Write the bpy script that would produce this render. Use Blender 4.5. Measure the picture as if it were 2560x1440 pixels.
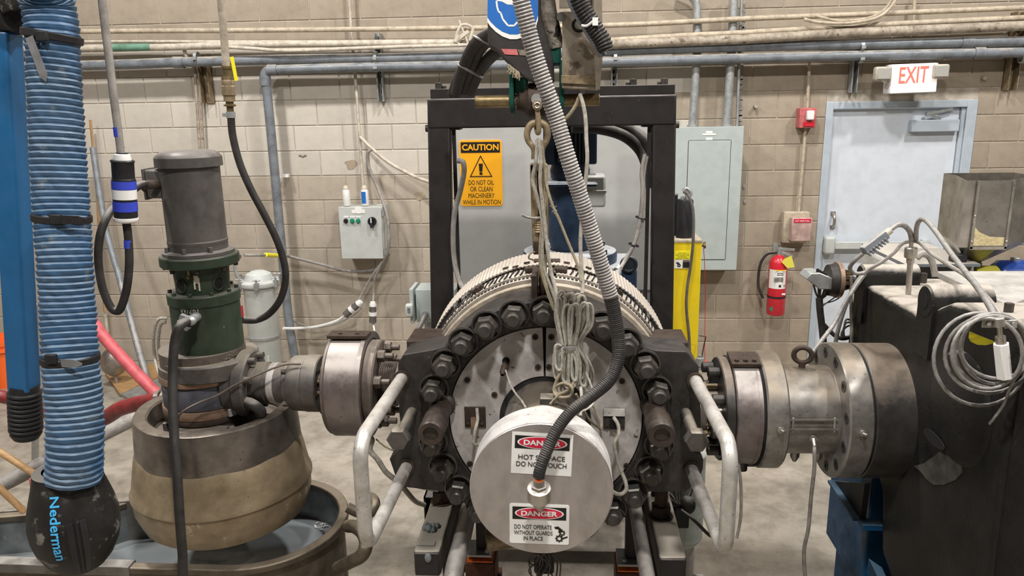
import bpy, math, random
from mathutils import Vector, Matrix
random.seed(7)
PI = math.pi
C = bpy.context.scene.collection
for o in list(bpy.data.objects): bpy.data.objects.remove(o)

# ---------------- camera ----------------
F_PX, PITCH, YAW, ROLL, EYE = 1904.2, .2376, -.0730, -.0177, 2.1792
WALL_Y = 6.212
cy_, sy_ = math.cos(YAW), math.sin(YAW)
FW = Vector((sy_*math.cos(PITCH), cy_*math.cos(PITCH), -math.sin(PITCH)))
r0_ = Vector((cy_, -sy_, 0)); u0_ = r0_.cross(FW)
RT = r0_*math.cos(ROLL) + u0_*math.sin(ROLL)
UP = -r0_*math.sin(ROLL) + u0_*math.cos(ROLL)
CAM = Vector((0, 0, EYE))
cd = bpy.data.cameras.new('camera'); cam = bpy.data.objects.new('camera', cd); C.objects.link(cam)
cd.sensor_width = 36; cd.lens = 36*F_PX/2560; cd.clip_start = .05; cd.clip_end = 60
cam.matrix_world = Matrix(((RT.x, UP.x, -FW.x, CAM.x), (RT.y, UP.y, -FW.y, CAM.y), (RT.z, UP.z, -FW.z, CAM.z), (0, 0, 0, 1)))
bpy.context.scene.camera = cam

# ---------------- world, lamps, exposure ----------------
sc = bpy.context.scene
sc.view_settings.view_transform = 'Standard'; sc.view_settings.look = 'None'
sc.view_settings.gamma = 1; sc.view_settings.use_curve_mapping = False
sc.view_settings.exposure = 0.0
w = bpy.data.worlds.new('world'); sc.world = w; w.use_nodes = True
w.node_tree.nodes['Background'].inputs[0].default_value = (.9, .95, 1, 1)
w.node_tree.nodes['Background'].inputs[1].default_value = .3
def high_bay(x, y, z, power, size=.34):
    l = bpy.data.lights.new('high_bay_lamp', 'AREA'); l.shape = 'DISK'; l.size = size; l.energy = power
    l.color = (1, .965, .92)
    o = bpy.data.objects.new('high_bay_lamp', l); C.objects.link(o); o.location = (x, y, z)
for lx, ly, lp in ((-2.9, 3.7, 175), (.35, 3.7, 165), (3.6, 3.7, 170), (-3.4, .4, 185), (0.2, .2, 215), (3.4, .2, 150)):
    high_bay(lx, ly, 5.4, lp)

# ---------------- pixel to world helpers ----------------
def ray(px, py): return FW*F_PX + RT*(px-1280) - UP*(py-720)
def P(px, py, Y):
    d = ray(px, py); return CAM + d*(Y/d.y)
def PX(px, py, X):
    d = ray(px, py); return CAM + d*(X/d.x)
def PZ(px, py, Z):
    d = ray(px, py); return CAM + d*((Z-EYE)/d.z)
def proj(p):
    d = Vector(p)-CAM; z = d.dot(FW); return 1280+F_PX*d.dot(RT)/z, 720-F_PX*d.dot(UP)/z, z
def mpp(px, py, Y): return proj(P(px, py, Y))[2]/F_PX      # metres per pixel

# ---------------- mesh builder ----------------
def frame(d):
    d = Vector(d).normalized()
    a = Vector((0, 0, 1)) if abs(d.z) < .9 else Vector((1, 0, 0))
    u = a.cross(d).normalized(); return u, d.cross(u).normalized(), d
def spline(pts, n=8):
    pts = [Vector(p) for p in pts]
    if len(pts) < 3: return pts
    out = []
    q = [pts[0]*2-pts[1]] + pts + [pts[-1]*2-pts[-2]]
    for i in range(1, len(q)-2):
        a, b, c, d = q[i-1], q[i], q[i+1], q[i+2]
        for k in range(n):
            t = k/n
            out.append(.5*((2*b)+(c-a)*t+(2*a-5*b+4*c-d)*t*t+(3*b-a-3*c+d)*t**3))
    out.append(pts[-1]); return out
def resample(pts, step):
    L = [0]
    for a, b in zip(pts, pts[1:]): L.append(L[-1]+(b-a).length)
    n = max(2, int(round(L[-1]/step))); out = []; j = 0
    for i in range(n+1):
        s = L[-1]*i/n
        while j < len(L)-2 and L[j+1] < s: j += 1
        t = (s-L[j])/max(1e-9, L[j+1]-L[j]); out.append(pts[j].lerp(pts[j+1], min(1, t)))
    return out, L[-1]/n
class MB:
    def __init__(s): s.v = []; s.f = []; s.mi = []; s.cur = 0
    def add(s, vs, fs):
        b = len(s.v); s.v += [Vector(v) for v in vs]; s.f += [tuple(b+i for i in f) for f in fs]; s.mi += [s.cur]*len(fs); return s
    def m(s, i): s.cur = i; return s
    def box(s, c, d, rot=None):
        c = Vector(c); h = Vector(d)/2
        vs = [Vector((x*h.x, y*h.y, z*h.z)) for x in (-1, 1) for y in (-1, 1) for z in (-1, 1)]
        if rot is not None: vs = [rot @ v for v in vs]
        return s.add([c+v for v in vs], [(0, 1, 3, 2), (4, 6, 7, 5), (0, 4, 5, 1), (2, 3, 7, 6), (0, 2, 6, 4), (1, 5, 7, 3)])
    def bb(s, a, b):        # box from two corners
        a = Vector(a); b = Vector(b); return s.box((a+b)/2, [abs(x) for x in (b-a)])
    def hexa(s, p):         # 8 corners: bottom 4 then top 4
        return s.add(p, [(3, 2, 1, 0), (4, 5, 6, 7), (0, 1, 5, 4), (1, 2, 6, 5), (2, 3, 7, 6), (3, 0, 4, 7)])
    def bar(s, a, b, w, h, up=(0, 1, 0)):
        a = Vector(a); b = Vector(b); d = (b-a).normalized(); u = Vector(up).cross(d).normalized(); v = d.cross(u).normalized()
        q = [a+u*(i*w/2)+v*(j*h/2) for i, j in ((-1, -1), (1, -1), (1, 1), (-1, 1))]
        return s.hexa(q+[x+(b-a) for x in q])
    def cyl(s, a, b, r, r2=None, n=24, rot=0, cap=True):
        a = Vector(a); b = Vector(b); u, v, d = frame(b-a); r2 = r if r2 is None else r2; vs = []
        for p, q in ((a, r), (b, r2)):
            for i in range(n):
                t = 2*PI*i/n+rot; vs.append(p+u*q*math.cos(t)+v*q*math.sin(t))
        fs = [(i, (i+1) % n, n+(i+1) % n, n+i) for i in range(n)]
        if cap: fs += [tuple(range(n-1, -1, -1)), tuple(range(n, 2*n))]
        return s.add(vs, fs)
    def lathe(s, prof, o, axis, n=48, a0=0, a1=2*PI, rf=None):
        # prof: (axial, radius); closed caps where radius 0
        o = Vector(o); u, v, d = frame(axis); full = abs(a1-a0-2*PI) < 1e-6; m = n if full else n+1; vs = []
        for h, r in prof:
            for i in range(m):
                t = a0+(a1-a0)*i/n; rr = r if rf is None else rf(r, t, h)
                vs.append(o+d*h+u*rr*math.cos(t)+v*rr*math.sin(t))
        fs = []
        for k in range(len(prof)-1):
            for i in range(n):
                j = (i+1) % m
                fs.append((k*m+i, k*m+j, (k+1)*m+j, (k+1)*m+i))
        return s.add(vs, fs)
    def ring(s, o, axis, h0, h1, ri, ro, n=64, a0=0, a1=2*PI, ch=0):
        c = ch
        return s.lathe([(h0, ri), (h0, ro-c), (h0+c, ro), (h1-c, ro), (h1, ro-c), (h1, ri), (h0, ri)], o, axis, n, a0, a1)
    def disc(s, o, axis, h0, h1, r, n=48, ch=0):
        return s.lathe([(h0, 0), (h0, r-ch), (h0+ch, r), (h1-ch, r), (h1, r-ch), (h1, 0)], o, axis, n)
    def tube(s, pts, r, n=12, rf=None, cap=True):
        pts = [Vector(p) for p in pts]; N = len(pts); vs = []; L = 0
        t0 = (pts[1]-pts[0]).normalized(); u, v, _ = frame(t0)
        for i, p in enumerate(pts):
            t = (pts[min(i+1, N-1)]-pts[max(i-1, 0)]).normalized()
            u = (u - t*u.dot(t)).normalized(); v = t.cross(u)
            if i: L += (p-pts[i-1]).length
            rr = r if rf is None else rf(L, i, N)
            for k in range(n):
                a = 2*PI*k/n; vs.append(p+u*rr*math.cos(a)+v*rr*math.sin(a))
        fs = [(i*n+k, i*n+(k+1) % n, (i+1)*n+(k+1) % n, (i+1)*n+k) for i in range(N-1) for k in range(n)]
        if cap: fs += [tuple(range(n-1, -1, -1)), tuple(range((N-1)*n, N*n))]
        return s.add(vs, fs)
    def prism(s, poly, o, u, v, w, d):
        # polygon (a,b) in plane u,v at o, extruded along w by d
        o = Vector(o); u = Vector(u); v = Vector(v); w = Vector(w); n = len(poly)
        vs = [o+u*a+v*b for a, b in poly]+[o+u*a+v*b+w*d for a, b in poly]
        return s.add(vs, [tuple(range(n-1, -1, -1)), tuple(range(n, 2*n))]+[(i, (i+1) % n, n+(i+1) % n, n+i) for i in range(n)])
    def torus(s, c, axis, R, r, n=24, m=10, a0=0, a1=2*PI):
        u, v, d = frame(axis); c = Vector(c); N = n+1
        pts = [c+u*R*math.cos(a0+(a1-a0)*i/n)+v*R*math.sin(a0+(a1-a0)*i/n) for i in range(N)]
        return s.tube(pts, r, m, cap=abs(a1-a0-2*PI) > 1e-4)
    def ball(s, c, r, sx=1, sy=1, sz=1, n=16, m=10):
        c = Vector(c); vs = []
        for j in range(m+1):
            t = PI*j/m
            for i in range(n):
                a = 2*PI*i/n; vs.append(c+Vector((r*sx*math.sin(t)*math.cos(a), r*sy*math.sin(t)*math.sin(a), r*sz*math.cos(t))))
        return s.add(vs, [(j*n+i, (j+1)*n+i, (j+1)*n+(i+1) % n, j*n+(i+1) % n) for j in range(m) for i in range(n)])
SM = {}
def obj(name, mb, mat, parent=None, label=None, bev=0, seg=2, smooth=True, kind=None):
    me = bpy.data.meshes.new(name)
    loc = Vector((0, 0, 0))
    if parent is None:
        n = len(mb.v); lo = Vector([min(v[i] for v in mb.v) for i in range(3)]); hi = Vector([max(v[i] for v in mb.v) for i in range(3)])
        loc = (lo+hi)/2
    else:
        q = parent
        while q is not None: loc = loc+q.location; q = q.parent
        # parts keep their parent's origin
    me.from_pydata([v-loc for v in mb.v], [], mb.f); me.update()
    bmats = mat if isinstance(mat, (list, tuple)) else [mat]
    for m_ in bmats: me.materials.append(m_)
    if len(bmats) > 1: me.polygons.foreach_set('material_index', mb.mi)
    import bmesh as _b
    bm = _b.new(); bm.from_mesh(me); _b.ops.recalc_face_normals(bm, faces=bm.faces); bm.to_mesh(me); bm.free()
    if smooth:
        me.polygons.foreach_set('use_smooth', [True]*len(me.polygons)); me.set_sharp_from_angle(angle=math.radians(38))
    o = bpy.data.objects.new(name, me); C.objects.link(o)
    if parent is None: o.location = loc
    else: o.parent = parent
    if label: o['label'] = label
    if kind: o['kind'] = kind
    if bev:
        b = o.modifiers.new('bevel', 'BEVEL'); b.width = bev; b.segments = seg; b.limit_method = 'ANGLE'; b.angle_limit = math.radians(45)
    return o
def tag(o, label, cat, group=None):
    o['label'] = label; o['category'] = cat
    if group: o['group'] = group
    return o
def thing(name, label, cat, loc, group=None):
    o = bpy.data.objects.new(name, None); C.objects.link(o); o.location = loc; o.empty_display_size = .05
    return tag(o, label, cat, group)
def struct(o): o['kind'] = 'structure'; return o
def shared(name, src, parent, M):
    # copy of a part sharing mesh data, placed with world matrix M relative to its parent (translation-only ancestors)
    o = bpy.data.objects.new(name, src); C.objects.link(o); o.parent = parent
    off = Vector((0, 0, 0)); q = parent
    while q is not None: off = off+q.location; q = q.parent
    o.matrix_local = Matrix.Translation(-off) @ M
    return o

# ---------------- materials ----------------
def mat(name, c, rough=.6, metal=0, c2=None, sc_=6, amt=.5, spots=None, sp_sc=25, sp_th=.62, bump=0, bsc=60, dust=None, rnd=0, spec=None, dust_lo=.45, stretch=None, coat=0, emit=None, grime=.45):
    m = bpy.data.materials.new(name); m.use_nodes = True; t = m.node_tree; N = t.nodes; L = t.links
    b = N['Principled BSDF']; b.inputs['Roughness'].default_value = rough; b.inputs['Metallic'].default_value = metal
    if spec is None and metal < .25 and max(c) < .13: spec = .22
    if spec is not None: b.inputs['Specular IOR Level'].default_value = spec
    if coat: b.inputs['Coat Weight'].default_value = coat
    tc = N.new('ShaderNodeTexCoord'); src = tc.outputs['Object']
    if stretch:
        mp = N.new('ShaderNodeMapping'); mp.inputs['Scale'].default_value = stretch; L.new(src, mp.inputs[0]); src = mp.outputs[0]
    def noise(s, det=5):
        n = N.new('ShaderNodeTexNoise'); n.inputs['Scale'].default_value = s; n.inputs['Detail'].default_value = det; n.inputs['Roughness'].default_value = .6
        L.new(src, n.inputs['Vector']); return n.outputs['Fac']
    def ramp(f, a, b_):
        r = N.new('ShaderNodeMapRange'); r.inputs[1].default_value = a; r.inputs[2].default_value = b_; L.new(f, r.inputs[0]); return r.outputs[0]
    def mix(f, a, b_, mul=1):
        x = N.new('ShaderNodeMix'); x.data_type = 'RGBA'
        if mul != 1:
            k = N.new('ShaderNodeMath'); k.operation = 'MULTIPLY'; k.inputs[1].default_value = mul; L.new(f, k.inputs[0]); f = k.outputs[0]
        L.new(f, x.inputs[0])
        for s_, i in ((a, 6), (b_, 7)):
            if isinstance(s_, tuple): x.inputs[i].default_value = (*s_, 1)
            else: L.new(s_, x.inputs[i])
        return x.outputs[2]
    col = tuple(c)
    if c2: col = mix(ramp(noise(sc_), .3, .7), col, tuple(c2), amt)
    if spots: col = mix(ramp(noise(sp_sc, 8), sp_th, sp_th+.06), col, tuple(spots))
    if grime > .4 and not emit:
        lum = sum(c)/3; sk = (.012, .01, .009) if lum > .12 else (.16, .15, .135)
        col = mix(ramp(noise(95 if lum > .12 else 130, 4), .665 if lum > .12 else .70, .70 if lum > .12 else .74), col, sk, .8)
    if grime and not emit:
        x = N.new('ShaderNodeMix'); x.data_type = 'RGBA'; x.blend_type = 'MULTIPLY'; x.inputs[0].default_value = grime
        r = N.new('ShaderNodeValToRGB'); r.color_ramp.elements[0].position = .34; r.color_ramp.elements[0].color = (.35, .32, .29, 1); r.color_ramp.elements[1].position = .58; r.color_ramp.elements[1].color = (1.12, 1.12, 1.12, 1)
        L.new(noise(max(10, sc_*2.6), 9), r.inputs[0])
        if isinstance(col, tuple): x.inputs[6].default_value = (*col, 1)
        else: L.new(col, x.inputs[6])
        L.new(r.outputs[0], x.inputs[7]); col = x.outputs[2]
    if dust:
        g = N.new('ShaderNodeNewGeometry'); sx = N.new('ShaderNodeSeparateXYZ'); L.new(g.outputs['Normal'], sx.inputs[0])
        k = N.new('ShaderNodeMath'); k.operation = 'ADD'; L.new(sx.outputs[2], k.inputs[0])
        nn = ramp(noise(9), .3, .7); k2 = N.new('ShaderNodeMath'); k2.operation = 'MULTIPLY_ADD'; k2.inputs[1].default_value = .5; k2.inputs[2].default_value = -.25
        L.new(nn, k2.inputs[0]); L.new(k2.outputs[0], k.inputs[1])
        col = mix(ramp(k.outputs[0], dust_lo, dust_lo+.4), col, tuple(dust), .85)
    if rnd:
        oi = N.new('ShaderNodeObjectInfo'); hs = N.new('ShaderNodeHueSaturation'); mr = N.new('ShaderNodeMapRange')
        mr.inputs[3].default_value = 1-rnd; mr.inputs[4].default_value = 1+rnd; L.new(oi.outputs['Random'], mr.inputs[0]); L.new(mr.outputs[0], hs.inputs['Value'])
        if isinstance(col, tuple): hs.inputs['Color'].default_value = (*col, 1)
        else: L.new(col, hs.inputs['Color'])
        col = hs.outputs[0]
    if isinstance(col, tuple): b.inputs['Base Color'].default_value = (*col, 1)
    else: L.new(col, b.inputs['Base Color'])
    if emit:
        b.inputs['Emission Color'].default_value = (*emit[0], 1); b.inputs['Emission Strength'].default_value = emit[1]
    # roughness variation
    if metal > .3 or rough < .5:
        rr = N.new('ShaderNodeMapRange'); rr.inputs[1].default_value = .3; rr.inputs[2].default_value = .7
        rr.inputs[3].default_value = rough-.08; rr.inputs[4].default_value = rough+.14; L.new(noise(18), rr.inputs[0]); L.new(rr.outputs[0], b.inputs['Roughness'])
    if bump:
        bp = N.new('ShaderNodeBump'); bp.inputs['Strength'].default_value = bump; bp.inputs['Distance'].default_value = .004
        L.new(noise(bsc, 8), bp.inputs['Height']); L.new(bp.outputs[0], b.inputs['Normal'])
    return m
def g(v, w=0, b=0): return (v+w, v, v-w-b)
M_ = {}
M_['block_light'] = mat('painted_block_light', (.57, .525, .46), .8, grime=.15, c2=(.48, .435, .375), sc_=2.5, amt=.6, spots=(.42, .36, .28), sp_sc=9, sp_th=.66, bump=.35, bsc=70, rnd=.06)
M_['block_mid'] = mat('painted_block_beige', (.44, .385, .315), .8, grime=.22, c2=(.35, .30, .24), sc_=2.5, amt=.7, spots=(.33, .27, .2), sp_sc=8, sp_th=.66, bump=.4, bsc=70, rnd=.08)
M_['block_tan_shaded'] = mat('tan_block_with_shade', (.38, .32, .25), .82, grime=.25, c2=(.30, .25, .19), sc_=2.5, amt=.7, spots=(.26, .21, .16), sp_sc=8, sp_th=.66, bump=.4, bsc=70, rnd=.08)  # darker tan with wall shade put into the colour
M_['block_dark'] = mat('painted_block_dusky', (.37, .30, .22), .85, c2=(.29, .23, .17), sc_=2.5, amt=.7, bump=.4, bsc=70, rnd=.08)
M_['mortar'] = mat('painted_mortar', (.50, .45, .38), .9, c2=(.38, .33, .27), sc_=3, amt=.7, bump=.3)
M_['concrete'] = mat('worn_concrete_floor', (.37, .335, .285), .5, c2=(.25, .215, .17), sc_=1.3, amt=.95, spots=(.24, .2, .16), sp_sc=14, sp_th=.68, bump=.12, bsc=30)
M_['plain'] = mat('plain_painted_wall', (.22, .21, .19), .9)
M_['ceil'] = mat('dark_ceiling_deck', (.12, .12, .12), .9)
M_['door'] = mat('grey_blue_door_paint', (.61, .655, .72), .45, c2=(.57, .61, .67), sc_=3, amt=.5, grime=.12)
M_['doorframe'] = mat('grey_blue_frame_paint', (.43, .49, .55), .5, c2=(.38, .43, .48), grime=.12)
M_['panel'] = mat('grey_green_enamel', (.42, .47, .46), .42, c2=(.38, .43, .42), sc_=3, amt=.5, grime=.12)
M_['enamel'] = mat('light_grey_enamel', (.50, .52, .50), .4, c2=(.45, .47, .45), sc_=4, amt=.5, grime=.12)
M_['cabinet'] = mat('pale_grey_cabinet_enamel', (.46, .46, .44), .38, c2=(.42, .42, .41), sc_=2, amt=.5, spots=(.3, .3, .3), sp_sc=22, sp_th=.74, grime=.12)
M_['pvc'] = mat('grey_plastic_conduit', (.185, .205, .23), .4, c2=(.15, .165, .18), sc_=6, amt=.6, dust=(.42, .385, .335), dust_lo=.55)
M_['pipe_beige'] = mat('painted_beige_pipe', (.50, .43, .33), .6, c2=(.40, .33, .24), sc_=9, amt=.6, spots=(.22, .16, .11), sp_sc=16, sp_th=.68)
M_['pipe_white'] = mat('chalky_off_white_pipe', (.55, .50, .42), .6, c2=(.46, .40, .32), sc_=9, amt=.6, spots=(.3, .25, .2), sp_sc=14, sp_th=.7)
M_['pipe_dirty'] = mat('brown_grimy_pipe', (.46, .40, .32), .6, c2=(.2, .16, .12), sc_=12, amt=.9, spots=(.12, .09, .06), sp_sc=18, sp_th=.6)
M_['galv'] = mat('galvanised_steel', (.42, .43, .43), .45, .6, c2=(.33, .34, .34), sc_=14, amt=.6, grime=.2)
M_['steel'] = mat('bright_machined_steel', (.46, .43, .39), .34, .85, c2=(.36, .33, .29), sc_=8, amt=.5, grime=.12)
M_['alu'] = mat('brushed_aluminium', (.47, .44, .435), .4, .8, c2=(.38, .35, .345), sc_=5, amt=.7, spots=(.54, .50, .47), sp_sc=16, sp_th=.7, stretch=(2, 1, 1), grime=.22)
M_['alu_white'] = mat('satin_aluminium_band', (.66, .64, .62), .5, .25, c2=(.60, .58, .56), sc_=6)
M_['flange'] = mat('dirty_machined_flange', (.31, .30, .285), .38, .7, c2=(.22, .20, .18), sc_=6, amt=.8, spots=(.07, .055, .045), sp_sc=40, sp_th=.655, dust=(.22, .18, .135), dust_lo=.5)
M_['flange_dark'] = mat('oil_stained_dark_flange', (.05, .046, .044), .42, .3, c2=(.03, .027, .025), sc_=6, amt=.8, dust=(.19, .15, .115), dust_lo=.45)
M_['heater'] = mat('heat_tinted_band_heater', (.24, .215, .21), .4, .6, c2=(.10, .058, .048), sc_=4, amt=.7, spots=(.40, .37, .35), sp_sc=22, sp_th=.74, dust=(.34, .31, .29), dust_lo=.35)
M_['oxide'] = mat('black_oxide_steel', (.026, .024, .024), .45, .25, c2=(.055, .048, .044), sc_=9, amt=.8, spots=(.15, .14, .15), sp_sc=34, sp_th=.685, spec=.3, bump=.3, bsc=60)
M_['oxide_bolt'] = mat('black_oxide_bolt', (.040, .036, .034), .38, .35, c2=(.08, .07, .058), sc_=22, amt=.8, rnd=.25)
M_['rusty'] = mat('rust_brown_steel', (.065, .045, .034), .6, .2, c2=(.035, .026, .022), sc_=9, amt=.8, spots=(.15, .085, .05), sp_sc=20, sp_th=.65, bump=.3)
M_['whiteplate'] = mat('smeared_white_plate', (.46, .435, .425), .5, .1, c2=(.35, .325, .31), sc_=7, amt=.8, spots=(.06, .05, .045), sp_sc=48, sp_th=.64, bump=.15, grime=.35)
M_['frame'] = mat('satin_black_frame_paint', (.020, .0185, .0195), .5, c2=(.036, .030, .028), sc_=3, amt=.8, spots=(.10, .09, .085), sp_sc=60, sp_th=.76, dust=(.17, .155, .15), dust_lo=.5)
M_['louvre'] = mat('dusty_louvred_sheet', (.34, .305, .26), .55, .2, c2=(.23, .195, .16), sc_=7, amt=.7, spots=(.10, .075, .05), sp_sc=18, sp_th=.68, dust=(.46, .41, .355), dust_lo=.3)
M_['socket'] = mat('brown_black_socket', (.034, .026, .022), .42, .3, c2=(.06, .042, .032), sc_=14, amt=.8)
M_['cream_ring'] = mat('flaking_insulation_ring', (.38, .325, .26), .8, c2=(.28, .23, .17), sc_=12, amt=.7, spots=(.12, .09, .06), sp_sc=22, sp_th=.66, bump=.5)
M_['dark'] = mat('shadow_black_cavity', (.012, .011, .011), .8)
M_['black'] = mat('black_plastic', (.022, .022, .024), .42)
M_['rubber'] = mat('black_rubber_hose', (.026, .024, .0235), .55, c2=(.05, .045, .042), sc_=7, amt=.8, dust=(.20, .185, .17), dust_lo=.5)
M_['cable_grey'] = mat('grey_cable_jacket', (.24, .225, .21), .6, c2=(.33, .30, .27), sc_=10, amt=.7)
M_['cord'] = mat('dark_grey_cord_jacket', (.10, .092, .088), .6, c2=(.17, .15, .14), sc_=8, amt=.7)
M_['flexgrey'] = mat('grey_corrugated_conduit', (.26, .245, .24), .5, c2=(.20, .185, .18), sc_=8, amt=.8, dust=(.40, .38, .36), dust_lo=.35)
M_['flexdark'] = mat('charcoal_corrugated_conduit', (.024, .022, .022), .42, c2=(.045, .04, .038), sc_=9, amt=.6, dust=(.12, .11, .10), dust_lo=.55)
M_['wire'] = mat('woven_white_glass_wire', (.43, .41, .36), .8, c2=(.27, .245, .20), sc_=30, amt=.8, bump=.4, bsc=300)
M_['wire_tan'] = mat('grimy_tan_wire', (.34, .29, .20), .8, c2=(.22, .18, .12), sc_=25, amt=.8)
M_['armored'] = mat('armoured_grey_cable', (.30, .29, .275), .5, .3, c2=(.22, .21, .2), sc_=20)
M_['brass'] = mat('dull_brass', (.25, .19, .095), .42, .75, c2=(.15, .11, .06), sc_=18, amt=.8)
M_['goldsteel'] = mat('zinc_yellow_steel', (.34, .27, .17), .5, .5, c2=(.22, .16, .10), sc_=14, amt=.8, spots=(.12, .08, .05), sp_sc=20, sp_th=.64)
M_['motor'] = mat('dark_grey_motor_paint', (.075, .070, .066), .4, c2=(.10, .09, .083), sc_=5, amt=.8, dust=(.17, .155, .145), dust_lo=.55)
M_['green'] = mat('dark_green_machine_paint', (.026, .042, .026), .42, c2=(.042, .052, .036), sc_=5, amt=.8, spots=(.17, .165, .14), sp_sc=30, sp_th=.72, dust=(.12, .115, .10), dust_lo=.5)
M_['teal'] = mat('chipped_teal_paint', (.008, .075, .058), .42, c2=(.006, .035, .028), sc_=9, amt=.8, dust=(.03, .16, .12), dust_lo=.5)
M_['tub'] = mat('baked_stained_tub_steel', (.33, .265, .175), .45, .35, c2=(.20, .15, .09), sc_=4, amt=.8, spots=(.50, .45, .36), sp_sc=9, sp_th=.63, bump=.15)
M_['tub_ring'] = mat('heat_polished_tub_collar', (.25, .225, .205), .33, .8, c2=(.15, .125, .105), sc_=5, amt=.8, dust=(.30, .26, .22), dust_lo=.5)
M_['tank'] = mat('brown_stained_tank_steel', (.14, .115, .085), .5, .5, c2=(.085, .065, .045), sc_=6, amt=.8, spots=(.24, .20, .15), sp_sc=16, sp_th=.66, dust=(.27, .225, .17), dust_lo=.5)
M_['tank_in'] = mat('grey_wet_tank_lining', (.13, .145, .15), .35, .3, c2=(.20, .215, .22), sc_=5, amt=.8, spots=(.40, .42, .43), sp_sc=26, sp_th=.70)
M_['trough'] = mat('scuffed_trough_steel', (.17, .16, .145), .5, .4, c2=(.10, .095, .085), sc_=5, amt=.8, dust=(.42, .40, .37), dust_lo=.75)
M_['cutter'] = mat('grimy_cutter_steel', (.16, .13, .11), .5, .4, c2=(.085, .068, .057), sc_=9, amt=.8, spots=(.33, .29, .26), sp_sc=16, sp_th=.66, dust=(.25, .215, .185), dust_lo=.6)
M_['copper'] = mat('copper_tinted_strap', (.34, .21, .14), .45, .6, c2=(.25, .19, .15), sc_=12, amt=.8)
M_['paintchip'] = mat('blue_grey_flaking_band', (.085, .088, .11), .55, c2=(.06, .055, .06), sc_=8, amt=.7, spots=(.42, .42, .43), sp_sc=17, sp_th=.655)
M_['greyflange'] = mat('grey_iron_flange', (.11, .10, .092), .5, .35, c2=(.07, .062, .056), sc_=9, amt=.8, dust=(.24, .21, .17), dust_lo=.5)
M_['handle'] = mat('white_silver_handle_tube', (.52, .50, .47), .34, .35, c2=(.40, .37, .34), sc_=6, amt=.8, spots=(.30, .22, .16), sp_sc=11, sp_th=.72)
M_['rail_dusty'] = mat('dust_coated_square_tube', (.085, .072, .062), .55, .2, c2=(.055, .045, .04), sc_=8, amt=.7, spots=(.22, .21, .19), sp_sc=24, sp_th=.72, dust=(.46, .42, .36), dust_lo=.45)
M_['rail_pale'] = mat('pale_grey_tube_paint', (.36, .34, .32), .5, .2, c2=(.27, .25, .23), sc_=7, amt=.8, spots=(.15, .14, .13), sp_sc=18, sp_th=.7, dust=(.48, .46, .43), dust_lo=.6)
M_['hose_blue'] = mat('blue_fabric_duct_hose', (.026, .098, .22), .55, c2=(.06, .09, .125), sc_=3, amt=.8, spots=(.12, .16, .20), sp_sc=12, sp_th=.60, bump=.25, bsc=22, dust=(.13, .19, .26), dust_lo=.4)
M_['blue'] = mat('satin_blue_arm_paint', (.012, .105, .26), .4, c2=(.010, .09, .22), sc_=3, grime=.12)
M_['blue_deep'] = mat('deep_blue_machine_paint', (.004, .045, .115), .45, c2=(.008, .06, .14), sc_=4, amt=.7, dust=(.10, .17, .24), dust_lo=.55)
M_['hood'] = mat('dusty_black_hood_rubber', (.012, .011, .012), .5, c2=(.03, .028, .026), sc_=6, amt=.8, spots=(.16, .15, .135), sp_sc=13, sp_th=.565, dust=(.15, .14, .125), dust_lo=.3)
M_['strap'] = mat('black_nylon_strap', (.022, .021, .022), .5)
M_['strapgrey'] = mat('grey_plastic_strap_tail', (.16, .16, .165), .42)
M_['navy'] = mat('navy_gearmotor_paint', (.028, .050, .092), .4, c2=(.022, .036, .065), sc_=5, dust=(.42, .43, .44), dust_lo=.55)
M_['navy_dark'] = mat('dark_navy_fins', (.022, .027, .036), .45, dust=(.3, .3, .31), dust_lo=.6)
M_['casting'] = mat('black_gearbox_casting', (.010, .0095, .009), .5, c2=(.017, .016, .015), sc_=5, amt=.8, spots=(.11, .10, .09), sp_sc=42, sp_th=.74, bump=.5, bsc=90, dust=(.42, .38, .33), dust_lo=.5)
M_['cover_white'] = mat('dusty_white_cover', (.50, .48, .455), .5, c2=(.42, .40, .38), sc_=4, spots=(.3, .27, .25), sp_sc=30, sp_th=.72)
M_['stainless'] = mat('smudged_stainless', (.46, .43, .39), .34, .9, c2=(.33, .30, .26), sc_=5, amt=.7, spots=(.6, .58, .55), sp_sc=7, sp_th=.66)
M_['yellow'] = mat('yellow_machine_enamel', (.78, .58, .012), .4, c2=(.72, .52, .01), sc_=3, grime=.12)
M_['yellow_tag'] = mat('yellow_paper_tag', (.85, .78, .10), .7, grime=0)
M_['red'] = mat('glossy_red_paint', (.60, .018, .035), .3, c2=(.5, .015, .03), sc_=6, grime=.12)
M_['red_dull'] = mat('dusty_red_plastic', (.52, .10, .11), .55, c2=(.48, .20, .18), sc_=8)
M_['red_hose'] = mat('red_rubber_hose', (.30, .028, .03), .45, c2=(.12, .025, .025), sc_=9, amt=.8)
M_['red_light'] = mat('sun_faded_red_pipe', (.62, .12, .14), .5, c2=(.52, .08, .10))
M_['orange'] = mat('orange_plastic_bucket', (.88, .14, .02), .45, grime=0)
M_['white'] = mat('white_plastic', (.76, .75, .73), .45, grime=0)
M_['white_label'] = mat('white_label_vinyl', (.80, .79, .77), .4, c2=(.74, .73, .71), sc_=8, grime=0)
M_['yellow_lbl'] = mat('yellow_label_vinyl', (.86, .76, .02), .4, grime=0)
M_['amber'] = mat('amber_sign_vinyl', (.90, .42, .012), .4, c2=(.84, .37, .01), sc_=6, grime=0)
M_['ink'] = mat('black_print', (.018, .016, .015), .5, grime=0)
M_['red_ink'] = mat('red_print', (.60, .012, .05), .45, grime=0)
M_['sign_blue'] = mat('blue_print', (.018, .135, .46), .42, grime=0)
M_['cyan_ink'] = mat('cyan_print', (.06, .42, .80), .5, grime=0)
M_['tape_blue'] = mat('blue_tape', (.035, .06, .50), .45, grime=0)
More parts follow.
